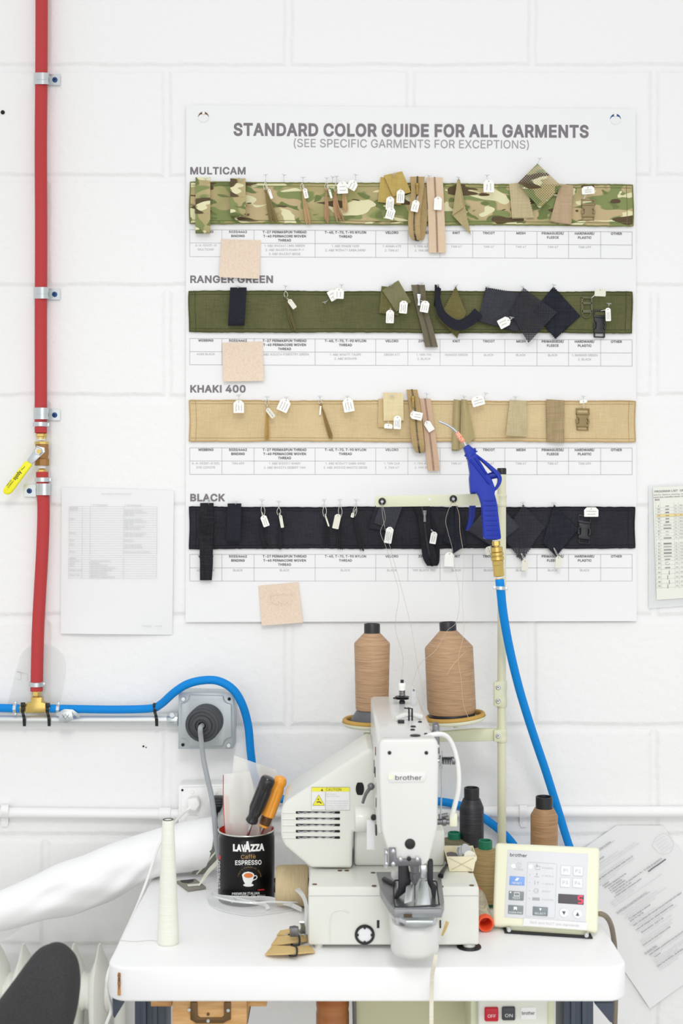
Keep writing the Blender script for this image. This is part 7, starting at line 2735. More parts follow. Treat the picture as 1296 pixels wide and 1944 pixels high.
# ------------------------------------------------------------------ spools standing at the back of the table
def stand_spool(label, px, d, r, ytop, ycore, yshoulder, m, core, rc, taper=0.0, hollow=True):
    b = V((W(px, 0, d).x, d - 2.3, ZT))
    H = W(0, ytop, d).z - ZT
    h1_ = W(0, ycore, d).z - ZT
    h2_ = W(0, yshoulder, d).z - ZT
    return spool(label, b, (0, 0, 1), [(r * .9, .006), (r * (1 + taper), .008), (r, h2_ - .002), (r * .96, h2_), (rc * 1.12, h1_), (rc, h1_ + .0003)], m, core,
                 [(rc, h1_ - .01), (rc, H - .001), (rc - .001, H), (rc - .0025, H), (rc - .003, H - .002), (rc - .003, h1_ - .01)], [(r * .85, 0), (r * .85, .007)], core)


stand_spool('black thread spool standing between the machine and the stand pole', 895, 2.14, .0212, 1495, 1516, 1530, 'spool_black', 'core_black', .0135)
stand_spool('copper brown thread spool standing behind the control panel', 1032.5, 2.12, .0237, 1512, 1534, 1546, 'spool_brown', 'core_black', .0148)
stand_spool('tan thread cone with a green core beside the control panel', 921, 2.035, .0250, 1595, 1611, 1616, 'spool_tan', 'core_green', .0115, .25)
stand_spool('olive thread cone with a green core half hidden behind the machine arm', 862, 2.135, .0300, 1580, 1592, 1597, 'spool_olive', 'core_green', .0115, .1)

# ivory cone lying on its side, orange core towards the viewer
p = V((W(921, 0, 1.90).x, 1.90 - 2.3, ZT))
t = thing('thread_spool', 'ivory thread cone lying on its side with its orange core facing front', 'thread spool', p, 'spools and cones of thread on the table')
axl = V((-.05, 1, .045)).normalized()
c = p + V((0, 0, .0135))
mb = MB()
mb.lathe(c, [(.0128, .004), (.0135, .010), (.0185, .105), (.0175, .108)], axl, 36, cap=False)
mb.build('thread', 'spool_ivory', t)
mb = MB()
mb.lathe(c, [(.0095, .03), (.0095, -.004), (.0105, -.0055), (.0122, -.0055), (.0130, -.003), (.0130, .005)], axl, 28, cap=False)
mb.lathe(c, [(.0097, .0299), (.0001, .03)], axl, 28, cap=False)
mb.build('core_tube', 'core_orange', t)
mb = MB()
mb.lathe(c, [(.019, .107), (.019, .111)], axl, 30)
mb.build('rear_flange', 'core_orange', t)

# natural cone lying behind the coffee tin
cx0, cx1 = W(524, 0, 2.02).x, -.0535
t = thing('thread_spool', 'natural beige thread cone lying between the coffee tin and the machine', 'thread spool', V(((cx0 + cx1) / 2, 2.025 - 2.3, ZT)), 'spools and cones of thread on the table')
mb = MB()
mb.lathe((cx0, 2.025 - 2.3, ZT + .034), [(.030, 0), (.0328, .003), (.0338, (cx1 - cx0) - .006), (.031, (cx1 - cx0) - .002)], (1, 0, 0), 44)
mb.build('thread', mat('natural_winding', '#D6C29C', .85, var=(420, '#CBB68E', (1, .08, .08)), bump=(420, .5, .001, (1, .08, .08))), t)
mb = MB()
mb.lathe((cx0, 2.025 - 2.3, ZT + .034), [(.012, -.004), (.012, cx1 - cx0)], (1, 0, 0), 24)
mb.build('core_tube', 'core_black', t)

# tall slim white cone at the left
p = TBL(319, 1790)
p.z = ZT
t = thing('thread_spool', 'tall slim cone wound with white thread at the left of the table', 'thread cone', p, 'spools and cones of thread on the table')
mb = MB()
mb.lathe(p, [(.0150, 0), (.0163, .001), (.0160, .02), (.0088, .1865), (.0082, .188)], (0, 0, 1), 40)
mb.build('thread', 'spool_white', t)
mb = MB()
mb.lathe(p, [(.0080, .186), (.0080, .1888), (.0066, .1890), (.0060, .187), (.0055, .17)], (0, 0, 1), 24)
mb.build('core_tube', 'core_black', t)
mb = MB()
mb.tube(cr([p + V((-.016, -.003, .004)), TBL(285, 1786) + V((0, 0, .0005)), TBL(255, 1788) + V((0, 0, .0005)), TBL(228, 1786) + V((0, 0, .0005))], 6), .0003, 5)
tag(mb.build('thread_line', 'fine_thread'), 'white thread tail lying from the tall slim cone towards the left table edge', 'thread', 'loose threads at the machine')

# ------------------------------------------------------------------ control panel
pb = [W(934, 1758, 1.90), W(1134, 1771, 1.868)]
BL, BR = pb
TL = W(940, 1599, 1.95)
ux = (BR - BL).normalized()
uz = (TL - BL)
uz = (uz - ux * uz.dot(ux))
PH = uz.length
uz.normalize()
pn = ux.cross(uz)                                # away from the viewer
if pn.y < 0:
    pn = -pn
PW = (BR - BL).length


def pf_(o):
    return lambda x, y: on_plane(x, y, BL - pn * o, pn)


cpn = thing('control_panel', 'cream control panel with a keypad and red number display on the right of the table', 'control panel', V(((BL.x + BR.x) / 2, BL.y + .03, ZT)))
mb = MB()
dq = [(940, 1599), (1138, 1608.5), (1134, 1771), (934, 1758)]
mb.prism([pf_(0)(x, y) for x, y in dq], pn * .022, .006, 4)
mb.build('housing', 'cream_lt', cpn)
mq = [(963.5, 1613), (1116, 1621), (1111.5, 1751), (957, 1741.5)]
mb = MB()
mb.prism([pf_(.0012)(x, y) for x, y in mq], pn * .002, .0006)
face = mb.build('membrane', 'panel_face', cpn, 30)
g1, g2, g3 = pf_(.0016), pf_(.0026), pf_(.0030)
K = lambda x, y: (920 + x / 5.4, 1580 + y / 5.4)   # a closer view of the panel, 5.4 times enlarged


def kq(pts):
    return [K(x, y) for x, y in pts]


def key(nm, pts, m_, h=.0026):
    mb = MB()
    mb.prism([pf_(h)(x, y) for x, y in kq(pts)], pn * .0018, .0007, 3)
    return mb.build(nm, m_, face)


SLP = .065
mb = MB()
mb.text('brother', g1, K(258, 0)[0], K(0, 246)[1], 6.1, .006, 32, 'l', SLP * .9)
mb.build('lettering', 'ink_black', face, 0)
k_ = key('reset_key', [(256, 448), (408, 457), (404, 545), (250, 538)], 'key_blue')
mb = MB()
mb.text('RESET', g3, *K(330, 531), 3.6, .008, 18, 'c', SLP)
mb.stroke(kq([(312, 495), (335, 465)]), 2.2, g3)
mb.stroke(kq([(325, 497), (348, 468)]), 2.2, g3)
mb.build('lettering', 'print_white', k_, 0)
k_ = key('test_key', [(246, 600), (400, 610), (396, 700), (243, 692)], 'key_grey')
mb = MB()
mb.text('TEST', g3, *K(322, 686), 4.0, .008, 15, 'c', SLP)
mb.stroke(kq([(302, 618), (355, 621), (353, 654), (300, 652)]), 1.6, g3, True)
mb.disc(*K(263, 615), 1.7, g3, 14)
mb.build('lettering', 'print_white', k_, 0)
k_ = key('bobbin_key', [(240, 744), (394, 755), (390, 843), (237, 834)], 'key_grey')
mb = MB()
mb.text('BOBBIN WIND', g3, *K(314, 831), 3.2, .006, 25, 'c', SLP)
mb.poly(kq([(296, 762), (330, 764), (329, 802), (312, 788), (294, 800)]), g3)
mb.build('lettering', 'print_white', k_, 0)
k_ = key('select_key', [(492, 760), (646, 770), (642, 860), (489, 850)], 'key_grey')
mb = MB()
mb.text('SELECT', g3, *K(566, 843), 3.6, .008, 21, 'c', SLP)
mb.poly(kq([(556, 778), (584, 780), (568, 808)]), g3)
mb.build('lettering', 'print_white', k_, 0)
for s, x, y in (('P1', 829, 390), ('P2', 956, 397), ('P3', 825, 514), ('P4', 951, 520)):
    k_ = key('pattern_key', [(x - 50, y - 50), (x + 50, y - 45), (x + 48, y + 52), (x - 52, y + 46)], 'key_white')
    mb = MB()
    mb.text(s, g3, *K(x, y + 18), 6.4, .004, None, 'c', SLP)
    mb.stroke(kq([(x - 50, y - 50), (x + 50, y - 45), (x + 48, y + 52), (x - 52, y + 46)]), .5, g3, True)
    mb.build('lettering', 'key_line', k_, 0)
mb = MB()
mb.poly(kq([(753, 630), (1015, 645), (1012, 744), (750, 727)])[::-1], g1)
dsp = mb.build('display_window', 'lcd', face, 0)
mb = MB()
for q in ([(962, 655), (1003, 657)], [(960, 657), (958, 688)], [(960, 690), (1000, 692)], [(1000, 694), (997, 726)], [(958, 725), (997, 728)]):
    mb.stroke(kq(q), 2.6, g2)
mb.build('digit', 'led_red', dsp, 0)
for x, y, up in ((810, 826, 0), (950, 838, 1)):
    mb = MB()
    c = pf_(.0012)(*K(x, y))
    mb.lathe(c, [(.0072, 0), (.0070, .0016), (.0062, .0022), (.0060, .0018)], -pn, 28)
    k_ = mb.build('arrow_key', 'key_white', face)
    mb = MB()
    q = [(x - 18, y - 16), (x + 18, y - 14), (x, y + 20)] if not up else [(x - 17, y + 17), (x + 17, y + 19), (x + 1, y - 20)]
    mb.poly(kq(q), pf_(.0040))
    mb.build('arrow', 'ink_head', k_, 0)
for x, y in ((292, 345), (468, 350)):
    mb = MB()
    mb.disc(*K(x, y), 3.2, g1, 18)
    mb.build('indicator_lamp', 'led_white', face, 0)
mb = MB()
mb.stroke(kq([(447, 305), (730, 322), (738, 330), (718, 870), (708, 880), (425, 858), (418, 848), (438, 312)]), .6, g1, True)
for x, y in ((460, 435), (458, 515), (456, 597), (455, 678)):
    mb.disc(*K(x, y), 1.1, g1, 10)
mb.stroke([(K(347, 338)[0] + 4.6 * math.cos(i * .4), K(347, 338)[1] + 4.6 * math.sin(i * .4)) for i in range(16)], .6, g1, True)
mb.text('POWER', g1, *K(345, 390), 3.2, 0, 18, 'c', SLP)
mb.text('I', g1, *K(347, 352), 4.5, .01, None, 'c')
for s, y in (('PROGRAM NO.', 372), ('X-SCALE', 452), ('Y-SCALE', 534), ('SPEED', 612), ('COUNTER', 697)):
    mb.text(s, g1, K(585, 0)[0], K(0, y)[1], 2.9, 0, 22 if len(s) > 6 else 15, 'l', SLP)
mb.build('faint_print', 'key_line', face, 0)
mb = MB()
mb.stroke(kq([(513, 345), (565, 348), (563, 382), (520, 380)]), .8, g1, True)
mb.stroke(kq([(533, 322), (534, 360)]), 1.4, g1)
mb.text('X', g1, *K(532, 443), 4.4, .004)
mb.stroke(kq([(508, 455), (556, 458)]), .8, g1)
mb.text('Y', g1, *K(544, 528), 4.6, .004)
mb.stroke(kq([(513, 492), (512, 538)]), .8, g1)
mb.stroke([(K(527, 600)[0] + 4.2 * math.cos(i * .4), K(527, 600)[1] + 4.2 * math.sin(i * .4)) for i in range(16)], .7, g1, True)
mb.stroke(kq([(527, 602), (545, 600)]), .7, g1)
for i in range(4):
    x = 488 + i * 19
    mb.rect(K(x, 0)[0], K(0, 668 + i)[1], K(x + 15, 0)[0], K(0, 698 + i)[1], g1)
mb.build('grey_symbols', 'ink_light', face, 0)
mb = MB()
mb.poly(kq([(398, 880), (1052, 925), (1048, 1005), (392, 958)])[::-1], pf_(.0018))
sk = mb.build('paper_sticker', 'plain_paper', cpn, 0)
mb = MB()
mb.text('No5 and No17 are standards', pf_(.0022), *K(716, 952), 4.6, .0, 93, 'c', .072)
mb.build('handwriting', 'ink_pale', sk, 0)
# bent metal foot
mb = MB()
b0 = V((0, 0, 0))
fpts = [TBL(957, 1770), TBL(1122, 1784), TBL(1112, 1789), TBL(962, 1775)]
e0, e1 = W(957, 1764, 1.895), W(1124, 1775, 1.870)
mb.prism([V((e0.x, e0.y - .004, ZT + .0006)), V((e1.x, e1.y - .004, ZT + .0006)), V((e1.x, e1.y + .08, ZT + .0006)), V((e0.x, e0.y + .08, ZT + .0006))], (0, 0, .0022), .0005)
ft = mb.build('foot_plate', 'gunmetal', cpn)
mb = MB()
mb.prism([V((e0.x + .004, e0.y + .004, ZT + .0022)), V((e1.x - .004, e1.y + .004, ZT + .0022)), V((e1.x - .004, e1.y + .055, ZT + .0022)), V((e0.x + .004, e0.y + .055, ZT + .0022))], (0, 0, .012), .002)
mb.build('foot_bracket', 'cream', cpn)
for x, y, d in ((966, 1763, 1.89), (1113, 1775, 1.866)):
    mb = MB()
    p = W(x, y, d)
    mb.lathe((p.x, p.y, ZT + .006), [(.0035, .004), (.0035, -.001), (.0025, -.002)], (0, 1, 0), 14)
    mb.build('foot_screw', 'zinc', ft)
mb = MB()
q = W(1141, 1735, 1.905)
mb.tube(cr([q + V((-.01, .004, 0)), q, W(1152, 1742, 1.91), W(1160, 1758, 1.93), W(1165, 1785, 1.95), W(1167, 1810, 1.96), W(1169, 1850, 1.97), W(1168, 1900, 1.98), W(1165, 1990, 1.98)], 6), .0042, 12)
mb.build('cable', 'brown_cable', cpn)
mb = MB()
mb.lathe(q + V((-.006, .004, 0)), [(.006, 0), (.006, .004), (.0048, .008)], (1, -.2, 0), 14)
mb.build('cable_gland', 'cream_lt', cpn)

# ------------------------------------------------------------------ coffee tin and what stands in it
CC = V((W(467.5, 0, 2.065).x, 2.065 - 2.3, ZT))
CR_ = .0480
CH = .1175
can = thing('coffee_tin', 'black coffee tin with white lettering holding screwdrivers and a plastic bag', 'tin', CC)
mb = MB()
mb.lathe(CC, [(.0465, 0), (.0478, .001), (.0478, .003), (CR_, .004), (CR_, CH - .012), (.0470, CH - .009), (.0470, CH - .004), (.0478, CH - .002), (.0478, CH)], (0, 0, 1), 64, cap=False)
mb.lathe(CC, [(.0001, .0005), (.0465, .0005)], (0, 0, 1), 64, cap=False)
mb.build('body', 'can_black', can)
mb = MB()
mb.lathe(CC, [(.0001, .002), (.0462, .002), (.0462, CH)], (0, 0, 1), 64, cap=False)
mb.build('lining', 'can_red', can)
for h in (CH,):
    mb = MB()
    mb.tube([CC + V((.0474 * math.cos(a), .0474 * math.sin(a), h)) for a in [2 * PI * i / 64 for i in range(64)]], .0013, 8, closed=True)
    mb.build('rim', 'can_rim', can)


def canfn(o):
    R = CR_ + o

    def fn(px, py):
        d = V(((px - 648) / FPX, 1.0, -(py - 972) / FPX))
        ox, oy = CAM.x - CC.x, CAM.y - CC.y
        a = d.x * d.x + d.y * d.y
        b = 2 * (ox * d.x + oy * d.y)
        c = ox * ox + oy * oy - R * R
        q = max(0.0, b * b - 4 * a * c)
        t_ = (-b - math.sqrt(q)) / (2 * a)
        return CAM + d * t_
    return fn


k1, k2 = canfn(.0003), canfn(.0006)
KC = lambda x, y: (380 + x / 4.32, 1420 + y / 4.32)
mb = MB()
# heavy spaced capitals with a tall middle A
for s, x0, x1, y1, cap in (('L', 268, 302, 843, 50), ('A', 296, 338, 845, 50), ('V', 336, 372, 847, 50), ('A', 362, 412, 846, 74), ('Z', 412, 450, 844, 50), ('Z', 450, 486, 842, 50), ('A', 482, 526, 838, 50)):
    mb.text(s, k1, *KC((x0 + x1) / 2, y1), cap / 4.32, .05, (x1 - x0) / 4.32)
mb.build('large_lettering', 'print_white', can, 0)
mb = MB()
mb.text('ESPRESSO', k1, *KC(394, 957), 8.2, .018, 50, 'c', -.02)
mb.build('product_lettering', 'print_white', can, 0)
mb = MB()
mb.text('GROUND COFFEE - CAFÉ MOULU', k1, *KC(386, 1228), 4.4, .02, 67, 'c', -.03)
mb.text('PREMIUM ITALIAN', k1, *KC(372, 1203), 4.4, .02, 52, 'c', -.03)
mb.text('NET WT. 8 oz - POIDS NET 226,8 g', k1, *KC(380, 1266), 4.2, .012, 60, 'c', -.035)
mb.stroke([(KC(520, 1248)[0] + 2.8 * math.cos(i * .45), KC(520, 1248)[1] + 2.8 * math.sin(i * .45)) for i in range(14)], .6, k1, True)
mb.text('U', k1, *KC(520, 1256), 2.8, 0)
mb.build('small_lettering', 'print_white', can, 0)
mb = MB()
mb.text('ESPRESSO', k1, *KC(162, 1040), 5, .01, 52, 'c', 0, -PI / 2)
mb.build('side_lettering', 'print_white', can, 0)
mb = MB()
mb.text('Caffè', k1, *KC(394, 908), 7.6, .004, 28, 'c', -.04)
s = "ITALY'S FAVOURITE COFFEE"
for i, ch in enumerate(s):
    a = PI * (1.02 + .96 * i / (len(s) - 1))
    if ch != ' ':
        mb.text(ch, k1, *KC(404 + 88 * math.cos(a), 1060 + 78 * math.sin(a)), 2.2, .004, None, 'c', 0, a + PI / 2)
mb.build('gold_lettering', 'print_gold', can, 0)
mb = MB()
mb.patch([KC(x, y) for x, y in ((342, 1040), (348, 1075), (362, 1106), (378, 1122), (412, 1120), (428, 1098), (438, 1066), (442, 1036), (428, 1022), (392, 1014), (358, 1022))], k1)
mb.stroke([KC(x, y) for x, y in ((438, 1050), (458, 1046), (466, 1058), (458, 1074), (430, 1086))], 1.8, k1)
mb.patch([(KC(395, 0)[0] + 10 * math.cos(i * .3), KC(0, 1124)[1] + 3.2 * math.sin(i * .3)) for i in range(21)], k1)
cup = mb.build('cup_picture', 'print_white', can, 0)
mb = MB()
mb.patch([(KC(395, 0)[0] + 9 * math.cos(i * .3), KC(0, 1046)[1] + 4.6 * math.sin(i * .3)) for i in range(21)], k2)
mb.build('coffee_picture', 'print_coffee', cup, 0)
mb = MB()
mb.patch([KC(x, y) for x, y in ((470, 1160), (525, 1156), (528, 1166), (474, 1170))], k1)
mb.patch([KC(x, y) for x, y in ((150, 880), (168, 884), (168, 916), (150, 910))], k1)
mb.build('red_patch', 'print_red', can, 0)


def screwdriver(label, top, end, tip, r, m_, ferrule=None, flutes=6):
    t = thing('screwdriver', label, 'screwdriver', tip, 'screwdrivers in the coffee tin')
    ax = (end - top)
    L = ax.length
    ax.normalize()
    u = ax.orthogonal().normalized()
    v = ax.cross(u)
    prof = [(.35, 0), (.8, .02), (.97, .06), (1, .12), (1, .22), (.97, .26), (1, .3), (1, .68), (.86, .76), (.68, .86), (.80, .93), (.82, .97), (.6, 1.0)] if m_ == 'sd_black' else [(.3, 0), (.75, .03), (.93, .09), (.95, .15), (.84, .20), (.95, .24), (1, .30), (1, .74), (.96, .78), (.74, .80), (.70, .92), (.62, 1.0)]
    rings = []
    for rr, h in prof:
        ring = []
        fl = .12 if .25 < h < .75 else .02
        for k in range(48):
            a = 2 * PI * k / 48
            q = rr * r * (1 - fl * max(0, math.cos(flutes * a)))
            ring.append(top + ax * L * h + (u * math.cos(a) + v * math.sin(a)) * q)
        rings.append(ring)
    mb = MB()
    mb.loft(rings)
    hd_ = mb.build('handle', m_, t)
    if ferrule:
        mb = MB()
        mb.lathe(top + ax * L * .785, [(r * .80, 0), (r * .80, L * .12), (r * .70, L * .17)], ax, 24)
        mb.build('ferrule', ferrule, hd_)
    mb = MB()
    mb.tube([end - ax * .01, tip], .0026, 12)
    mb.build('shank', 'steel', t)
    return t


screwdriver('black screwdriver leaning right in the coffee tin', W(511, 1474, 2.03), W(476, 1562, 2.035), V((CC.x - .026, CC.y - .020, ZT + .006)), .0128, 'sd_black')
o_ = screwdriver('translucent orange screwdriver leaning right in the coffee tin', W(535, 1473, 2.055), W(500, 1570, 2.05), V((CC.x - .010, CC.y - .010, ZT + .006)), .0122, 'sd_orange', 'sd_smoke', 6)
bagt = thing('plastic_bag', 'clear zip bag stuffed upright in the coffee tin', 'bag', CC + V((0, .01, .01)))


def bag_sheet(name, rows, d0, m_, amp, seed):
    n = len(rows)
    mb = MB()

    def P(u, v):
        f = v * (n - 1)
        i = min(int(f), n - 2)
        k = f - i
        l = rows[i][0] + (rows[i + 1][0] - rows[i][0]) * k
        r = rows[i][1] + (rows[i + 1][1] - rows[i][1]) * k
        yl = rows[i][2] + (rows[i + 1][2] - rows[i][2]) * k
        yr = rows[i][3] + (rows[i + 1][3] - rows[i][3]) * k
        x, y = l + (r - l) * u, yl + (yr - yl) * u
        dd = d0 + amp * (math.sin(7 * u + 3 * v + seed) + math.sin(5 * v - 4 * u + 2 * seed) * .7) * (1 - .6 * v)
        return W(x, y, dd), V((0, -1, 0))
    mb.sheet(P, .0003, 26, 26)
    return mb.build(name, m_, bagt)


bag_sheet('rear_wall', [(444, 524, 1434, 1462), (441, 528, 1466, 1478), (440, 522, 1520, 1520), (440, 512, 1600, 1600), (440, 505, 1660, 1660)], 2.080, 'bag', .004, 1)
bag_sheet('front_wall', [(423, 474, 1470, 1464), (423, 482, 1500, 1500), (425, 492, 1560, 1560), (432, 494, 1610, 1610), (438, 494, 1660, 1660)], 2.058, 'bag', .003, 2)
mb = MB()
mb.tube(cr([W(423.5, 1471, 2.0575), W(424, 1520, 2.0575), W(427, 1580, 2.058), W(433, 1620, 2.06)], 4), .0007, 6)
mb.build('zip_line', 'print_red', bagt)
mb = MB()
mb.ribbon([(W(427, 1510, 2.060), W(434, 1510, 2.060)), (W(427, 1540, 2.060), W(436, 1540, 2.060)), (W(429, 1585, 2.061), W(436, 1585, 2.061))], .0003)
mb.build('orange_tape', see_through('orange_tint', '#F07A3C', .55), bagt)

# ------------------------------------------------------------------ safety goggles in front of the tin
gg = thing('safety_goggles', 'clear plastic safety goggles lying in front of the coffee tin', 'goggles', TBL(480, 1738))


def G(x, y, z):
    return TBL(x, y, ZT + z)


lower = cr([G(393, 1705, .002), G(400, 1718, .0015), G(420, 1728, .0015), G(450, 1735, .0015), G(480, 1738, .0015), (G(520, 1733, .0015)), G(550, 1728, .0015), G(570, 1722, .002)], 6)
upper = cr([G(402, 1696, .014), G(408, 1702, .020), G(428, 1708, .026), G(452, 1712, .029), G(480, 1714, .029), G(514, 1712, .026), G(546, 1713, .020), G(570, 1713, .012)], 6)
mb = MB()
mb.ribbon(list(zip(lower, upper)), .0012)
mb.build('lens', 'goggle', gg)
mb = MB()
mb.tube(upper, .0016, 8)
br_ = mb.build('brow_bar', 'goggle_edge', gg)
mb = MB()
mb.tube(lower, .0010, 8)
mb.build('lens_rim', 'goggle_edge', gg)
mb = MB()
mb.ribbon([(a, b) for a, b in zip(cr([G(404, 1697, .018), G(430, 1701, .022), G(470, 1703, .022), G(510, 1703, .020), G(545, 1711, .016), G(572, 1724, .012)], 6), cr([G(404, 1703, .012), G(430, 1708, .014), G(470, 1710, .014), G(510, 1711, .012), G(545, 1720, .008), G(572, 1731, .004)], 6))], .0014)
mb.build('temple', 'goggle_edge', gg)
mb = MB()
mb.ribbon([(a, b) for a, b in zip(cr([G(418, 1700, .010), G(445, 1704, .022), G(475, 1710, .018), G(505, 1716, .010), G(512, 1724, .004)], 6), cr([G(424, 1702, .004), G(449, 1709, .016), G(476, 1716, .012), G(500, 1720, .005), G(505, 1727, .002)], 6))], .0012)
mb.build('nose_piece', 'goggle_edge', gg)
mb = MB()
mb.ribbon([(a, b) for a, b in zip(cr([G(560, 1690, .040), G(572, 1704, .034), G(578, 1722, .026), G(578, 1748, .014), G(576, 1778, .004)], 6), cr([G(568, 1686, .040), G(580, 1704, .034), G(585, 1724, .026), G(583, 1752, .014), G(580, 1784, .004)], 6))], .0014)
mb.build('temple', 'goggle_edge', gg)

# ------------------------------------------------------------------ straps with buckles, clamp foot
def strap_piece(label, tip_l, tip_r, neck_l, neck_r, tail_l, tail_r, z, bx):
    t = thing('webbing_strap', label, 'strap', TBL((tip_l[0] + neck_r[0]) / 2, (tip_l[1] + tip_r[1]) / 2), 'tan buckled straps beside the machine')
    L = cr([G(*tip_l, .002), G((tip_l[0] * .6 + neck_l[0] * .4), tip_l[1] * .6 + neck_l[1] * .4, z), G(*neck_l, z), G(*tail_l, .002)], 6)
    R = cr([G(*tip_r, .002), G((tip_r[0] * .6 + neck_r[0] * .4), tip_r[1] * .6 + neck_r[1] * .4, z), G(*neck_r, z), G(*tail_r, .002)], 6)
    mb = MB()
    mb.ribbon(list(zip(L, R)), .0018)
    b = mb.build('webbing', 'strap_tan', t)
    mb = MB()
    for i in range(5):
        x = tip_l[0] + (neck_l[0] - tip_l[0]) * .55
        y = (tip_l[1] + tip_r[1]) / 2
        mb.tube([G(x - 2 + i * 1.6, y - 4 + (i % 2) * 5, z + .0012), G(x - .5 + i * 1.6, y - 4 + ((i + 1) % 2) * 5, z + .0012)], .0003, 4)
    mb.build('bar_tack', 'print_white', b)
    mb = MB()
    x, y = bx
    ring = [G(x - 5, y - 9, z + .001), G(x + 6, y - 9, z + .003), G(x + 7, y + 6, z + .001), G(x + 1, y + 9, z - .001), G(x - 8, y + 6, z - .002)]
    mb.tube(cr(ring + ring[:1], 5)[:-1], .0016, 8, closed=True)
    mb.build('wire_buckle', 'gunmetal', t)
    return t


strap_piece('nearest tan strap with a dark wire buckle beside the machine', (503, 1814), (517, 1797), (556, 1812), (560, 1798), (598, 1809), (588, 1797), .007, (556, 1806))
strap_piece('middle tan strap with a dark wire buckle beside the machine', (515, 1796), (527, 1779), (562, 1790), (566, 1777), (583, 1788), (583, 1776), .009, (561, 1786))
strap_piece('rearmost short tan strap beside the machine', (526, 1777), (533, 1768), (554, 1772), (558, 1764), (566, 1772), (570, 1766), .010, (556, 1769))
cf_ = thing('clamp_foot', 'small steel clamp foot leaning against the machine beside the tan straps', 'machine part', TBL(575, 1775))
mb = MB()
mb.ribbon([(G(567, 1775, .002), G(580, 1778, .002)), (G(568, 1768, .010), G(579, 1770, .010)), (G(571, 1762, .022), G(580, 1762, .022)), (G(570, 1755, .034), G(578, 1756, .034)), (G(568, 1752, .044), G(577, 1752, .044))], .0022)
mb.build('shank', 'zinc', cf_)
mb = MB()
q = G(560, 1770, .024)
mb.box(q + V((-.008, -.004, -.006)), q + V((.005, .006, .008)), .0015)
mb.build('hinge_block', 'steel_dk', cf_)
mb = MB()
q = G(571, 1779, .003)
mb.box(q + V((-.007, -.003, -.003)), q + V((.006, .004, .006)), .0012)
mb.build('toe', 'zinc', cf_)

# ------------------------------------------------------------------ dark card, grey strip and paper sliver behind the tin
cd2 = thing('sample_card', 'small dark framed card lying flat at the back left of the table', 'card', TBL(362, 1690))
mb = MB()
mb.prism([G(335, 1672, .005), G(371, 1668, .005), G(391, 1683, .005), G(356, 1688, .005)], (0, 0, -.0045), .0008)
mb.build('card', 'dark_card', cd2)
mb = MB()
mb.poly([(342 + 0, 1671), (368, 1669), (366, 1674), (358, 1676), (345, 1675)], lambda x, y: G(x, y, .0056))
mb.build('black_patch', 'black_plastic', cd2, 0)
mb = MB()
mb.poly([(355, 1679), (378, 1677), (381, 1681), (357, 1683)], lambda x, y: G(x, y, .0056))
mb.build('pale_label', 'tag_old', cd2, 0)
gs = thing('grey_strip', 'grey striped strip leaning between the paper roll and the coffee tin', 'strip', TBL(372, 1662))
sp_ = [(362, 1660, 380, 1660, 2.178), (376, 1640, 394, 1648, 2.165), (390, 1622, 407, 1632, 2.155), (402, 1612, 416, 1616, 2.15), (408, 1592, 416, 1594, 2.148)]
for nm, a, b, m_, o in (('dark_band', 0, .5, 'grey_tape', 0), ('pale_band', .5, .68, 'tag_old', .0004), ('dark_edge', .68, 1.25, 'grey_tape', 0)):
    L = cr([W(x0 + (x1 - x0) * a, y0 + (y1 - y0) * a, d - o) for x0, y0, x1, y1, d in sp_], 5)
    R = cr([W(x0 + (x1 - x0) * b, y0 + (y1 - y0) * b, d - o) for x0, y0, x1, y1, d in sp_], 5)
    mb = MB()
    mb.ribbon(list(zip(L, R)), .0006)
    mb.build(nm, m_, gs)
mb = MB()
mb.ribbon([(a, b) for a, b in zip(cr([G(376, 1681, .006), W(383, 1668, 2.125), W(393, 1652, 2.12), W(406, 1638, 2.115), W(415, 1628, 2.112)], 5), cr([G(378, 1682, .006), W(388, 1670, 2.125), W(400, 1655, 2.12), W(412, 1643, 2.115), W(416, 1634, 2.112)], 5))], .0005)
tag(mb.build('paper_sliver', 'tag_old'), 'thin curled cream paper sliver resting on the dark card', 'paper')

# folded paper tray with bobbins on the machine bed
tx0, tx1 = W(846, 0, 1.905).x, W(902, 0, 1.905).x
ptz = .8875
pt = thing('paper_tray', 'small folded cream paper tray of bobbins on the right of the machine bed', 'tray', V(((tx0 + tx1) / 2, 1.925 - 2.3, ptz)))
ya, yb = 1.893 - 2.3, 1.945 - 2.3
mb = MB()
bx0, bx1 = tx0 + .005, tx1 - .004
lo = [V((bx0, ya + .003, ptz)), V((bx1, ya + .003, ptz)), V((bx1, yb, ptz)), V((bx0, yb, ptz))]
hi = [V((tx0, ya, ptz + .024)), V((tx1, ya, ptz + .024)), V((tx1 + .001, yb + .003, ptz + .026)), V((tx0 - .001, yb + .003, ptz + .026))]
cen = sum(hi, V()) / 4
hin = [p + (cen - p) * .045 for p in hi]
lin_ = [p + (cen - p) * .045 + V((0, 0, .001)) for p in lo]
lin_ = [V((p.x, p.y, ptz + .001)) for p in lin_]
mb.loft([lo, hi, hin, lin_])
mb.build('tray', mat('cream_card', '#F0E8C8', .7), pt, 20)
mb = MB()
for s in ((bx0 + .003, tx1 - .004), (bx1 - .002, tx0 + .004)):
    mb.tube([V((s[0], ya + .0018, ptz + .003)), V((s[1], ya - .0006, ptz + .022))], .0003, 4)
mb.build('fold_line', 'pencil', pt)
bxm = (tx0 + tx1) / 2
b1_ = V((bxm + .008, (ya + yb) / 2 - .002, ptz + .022))
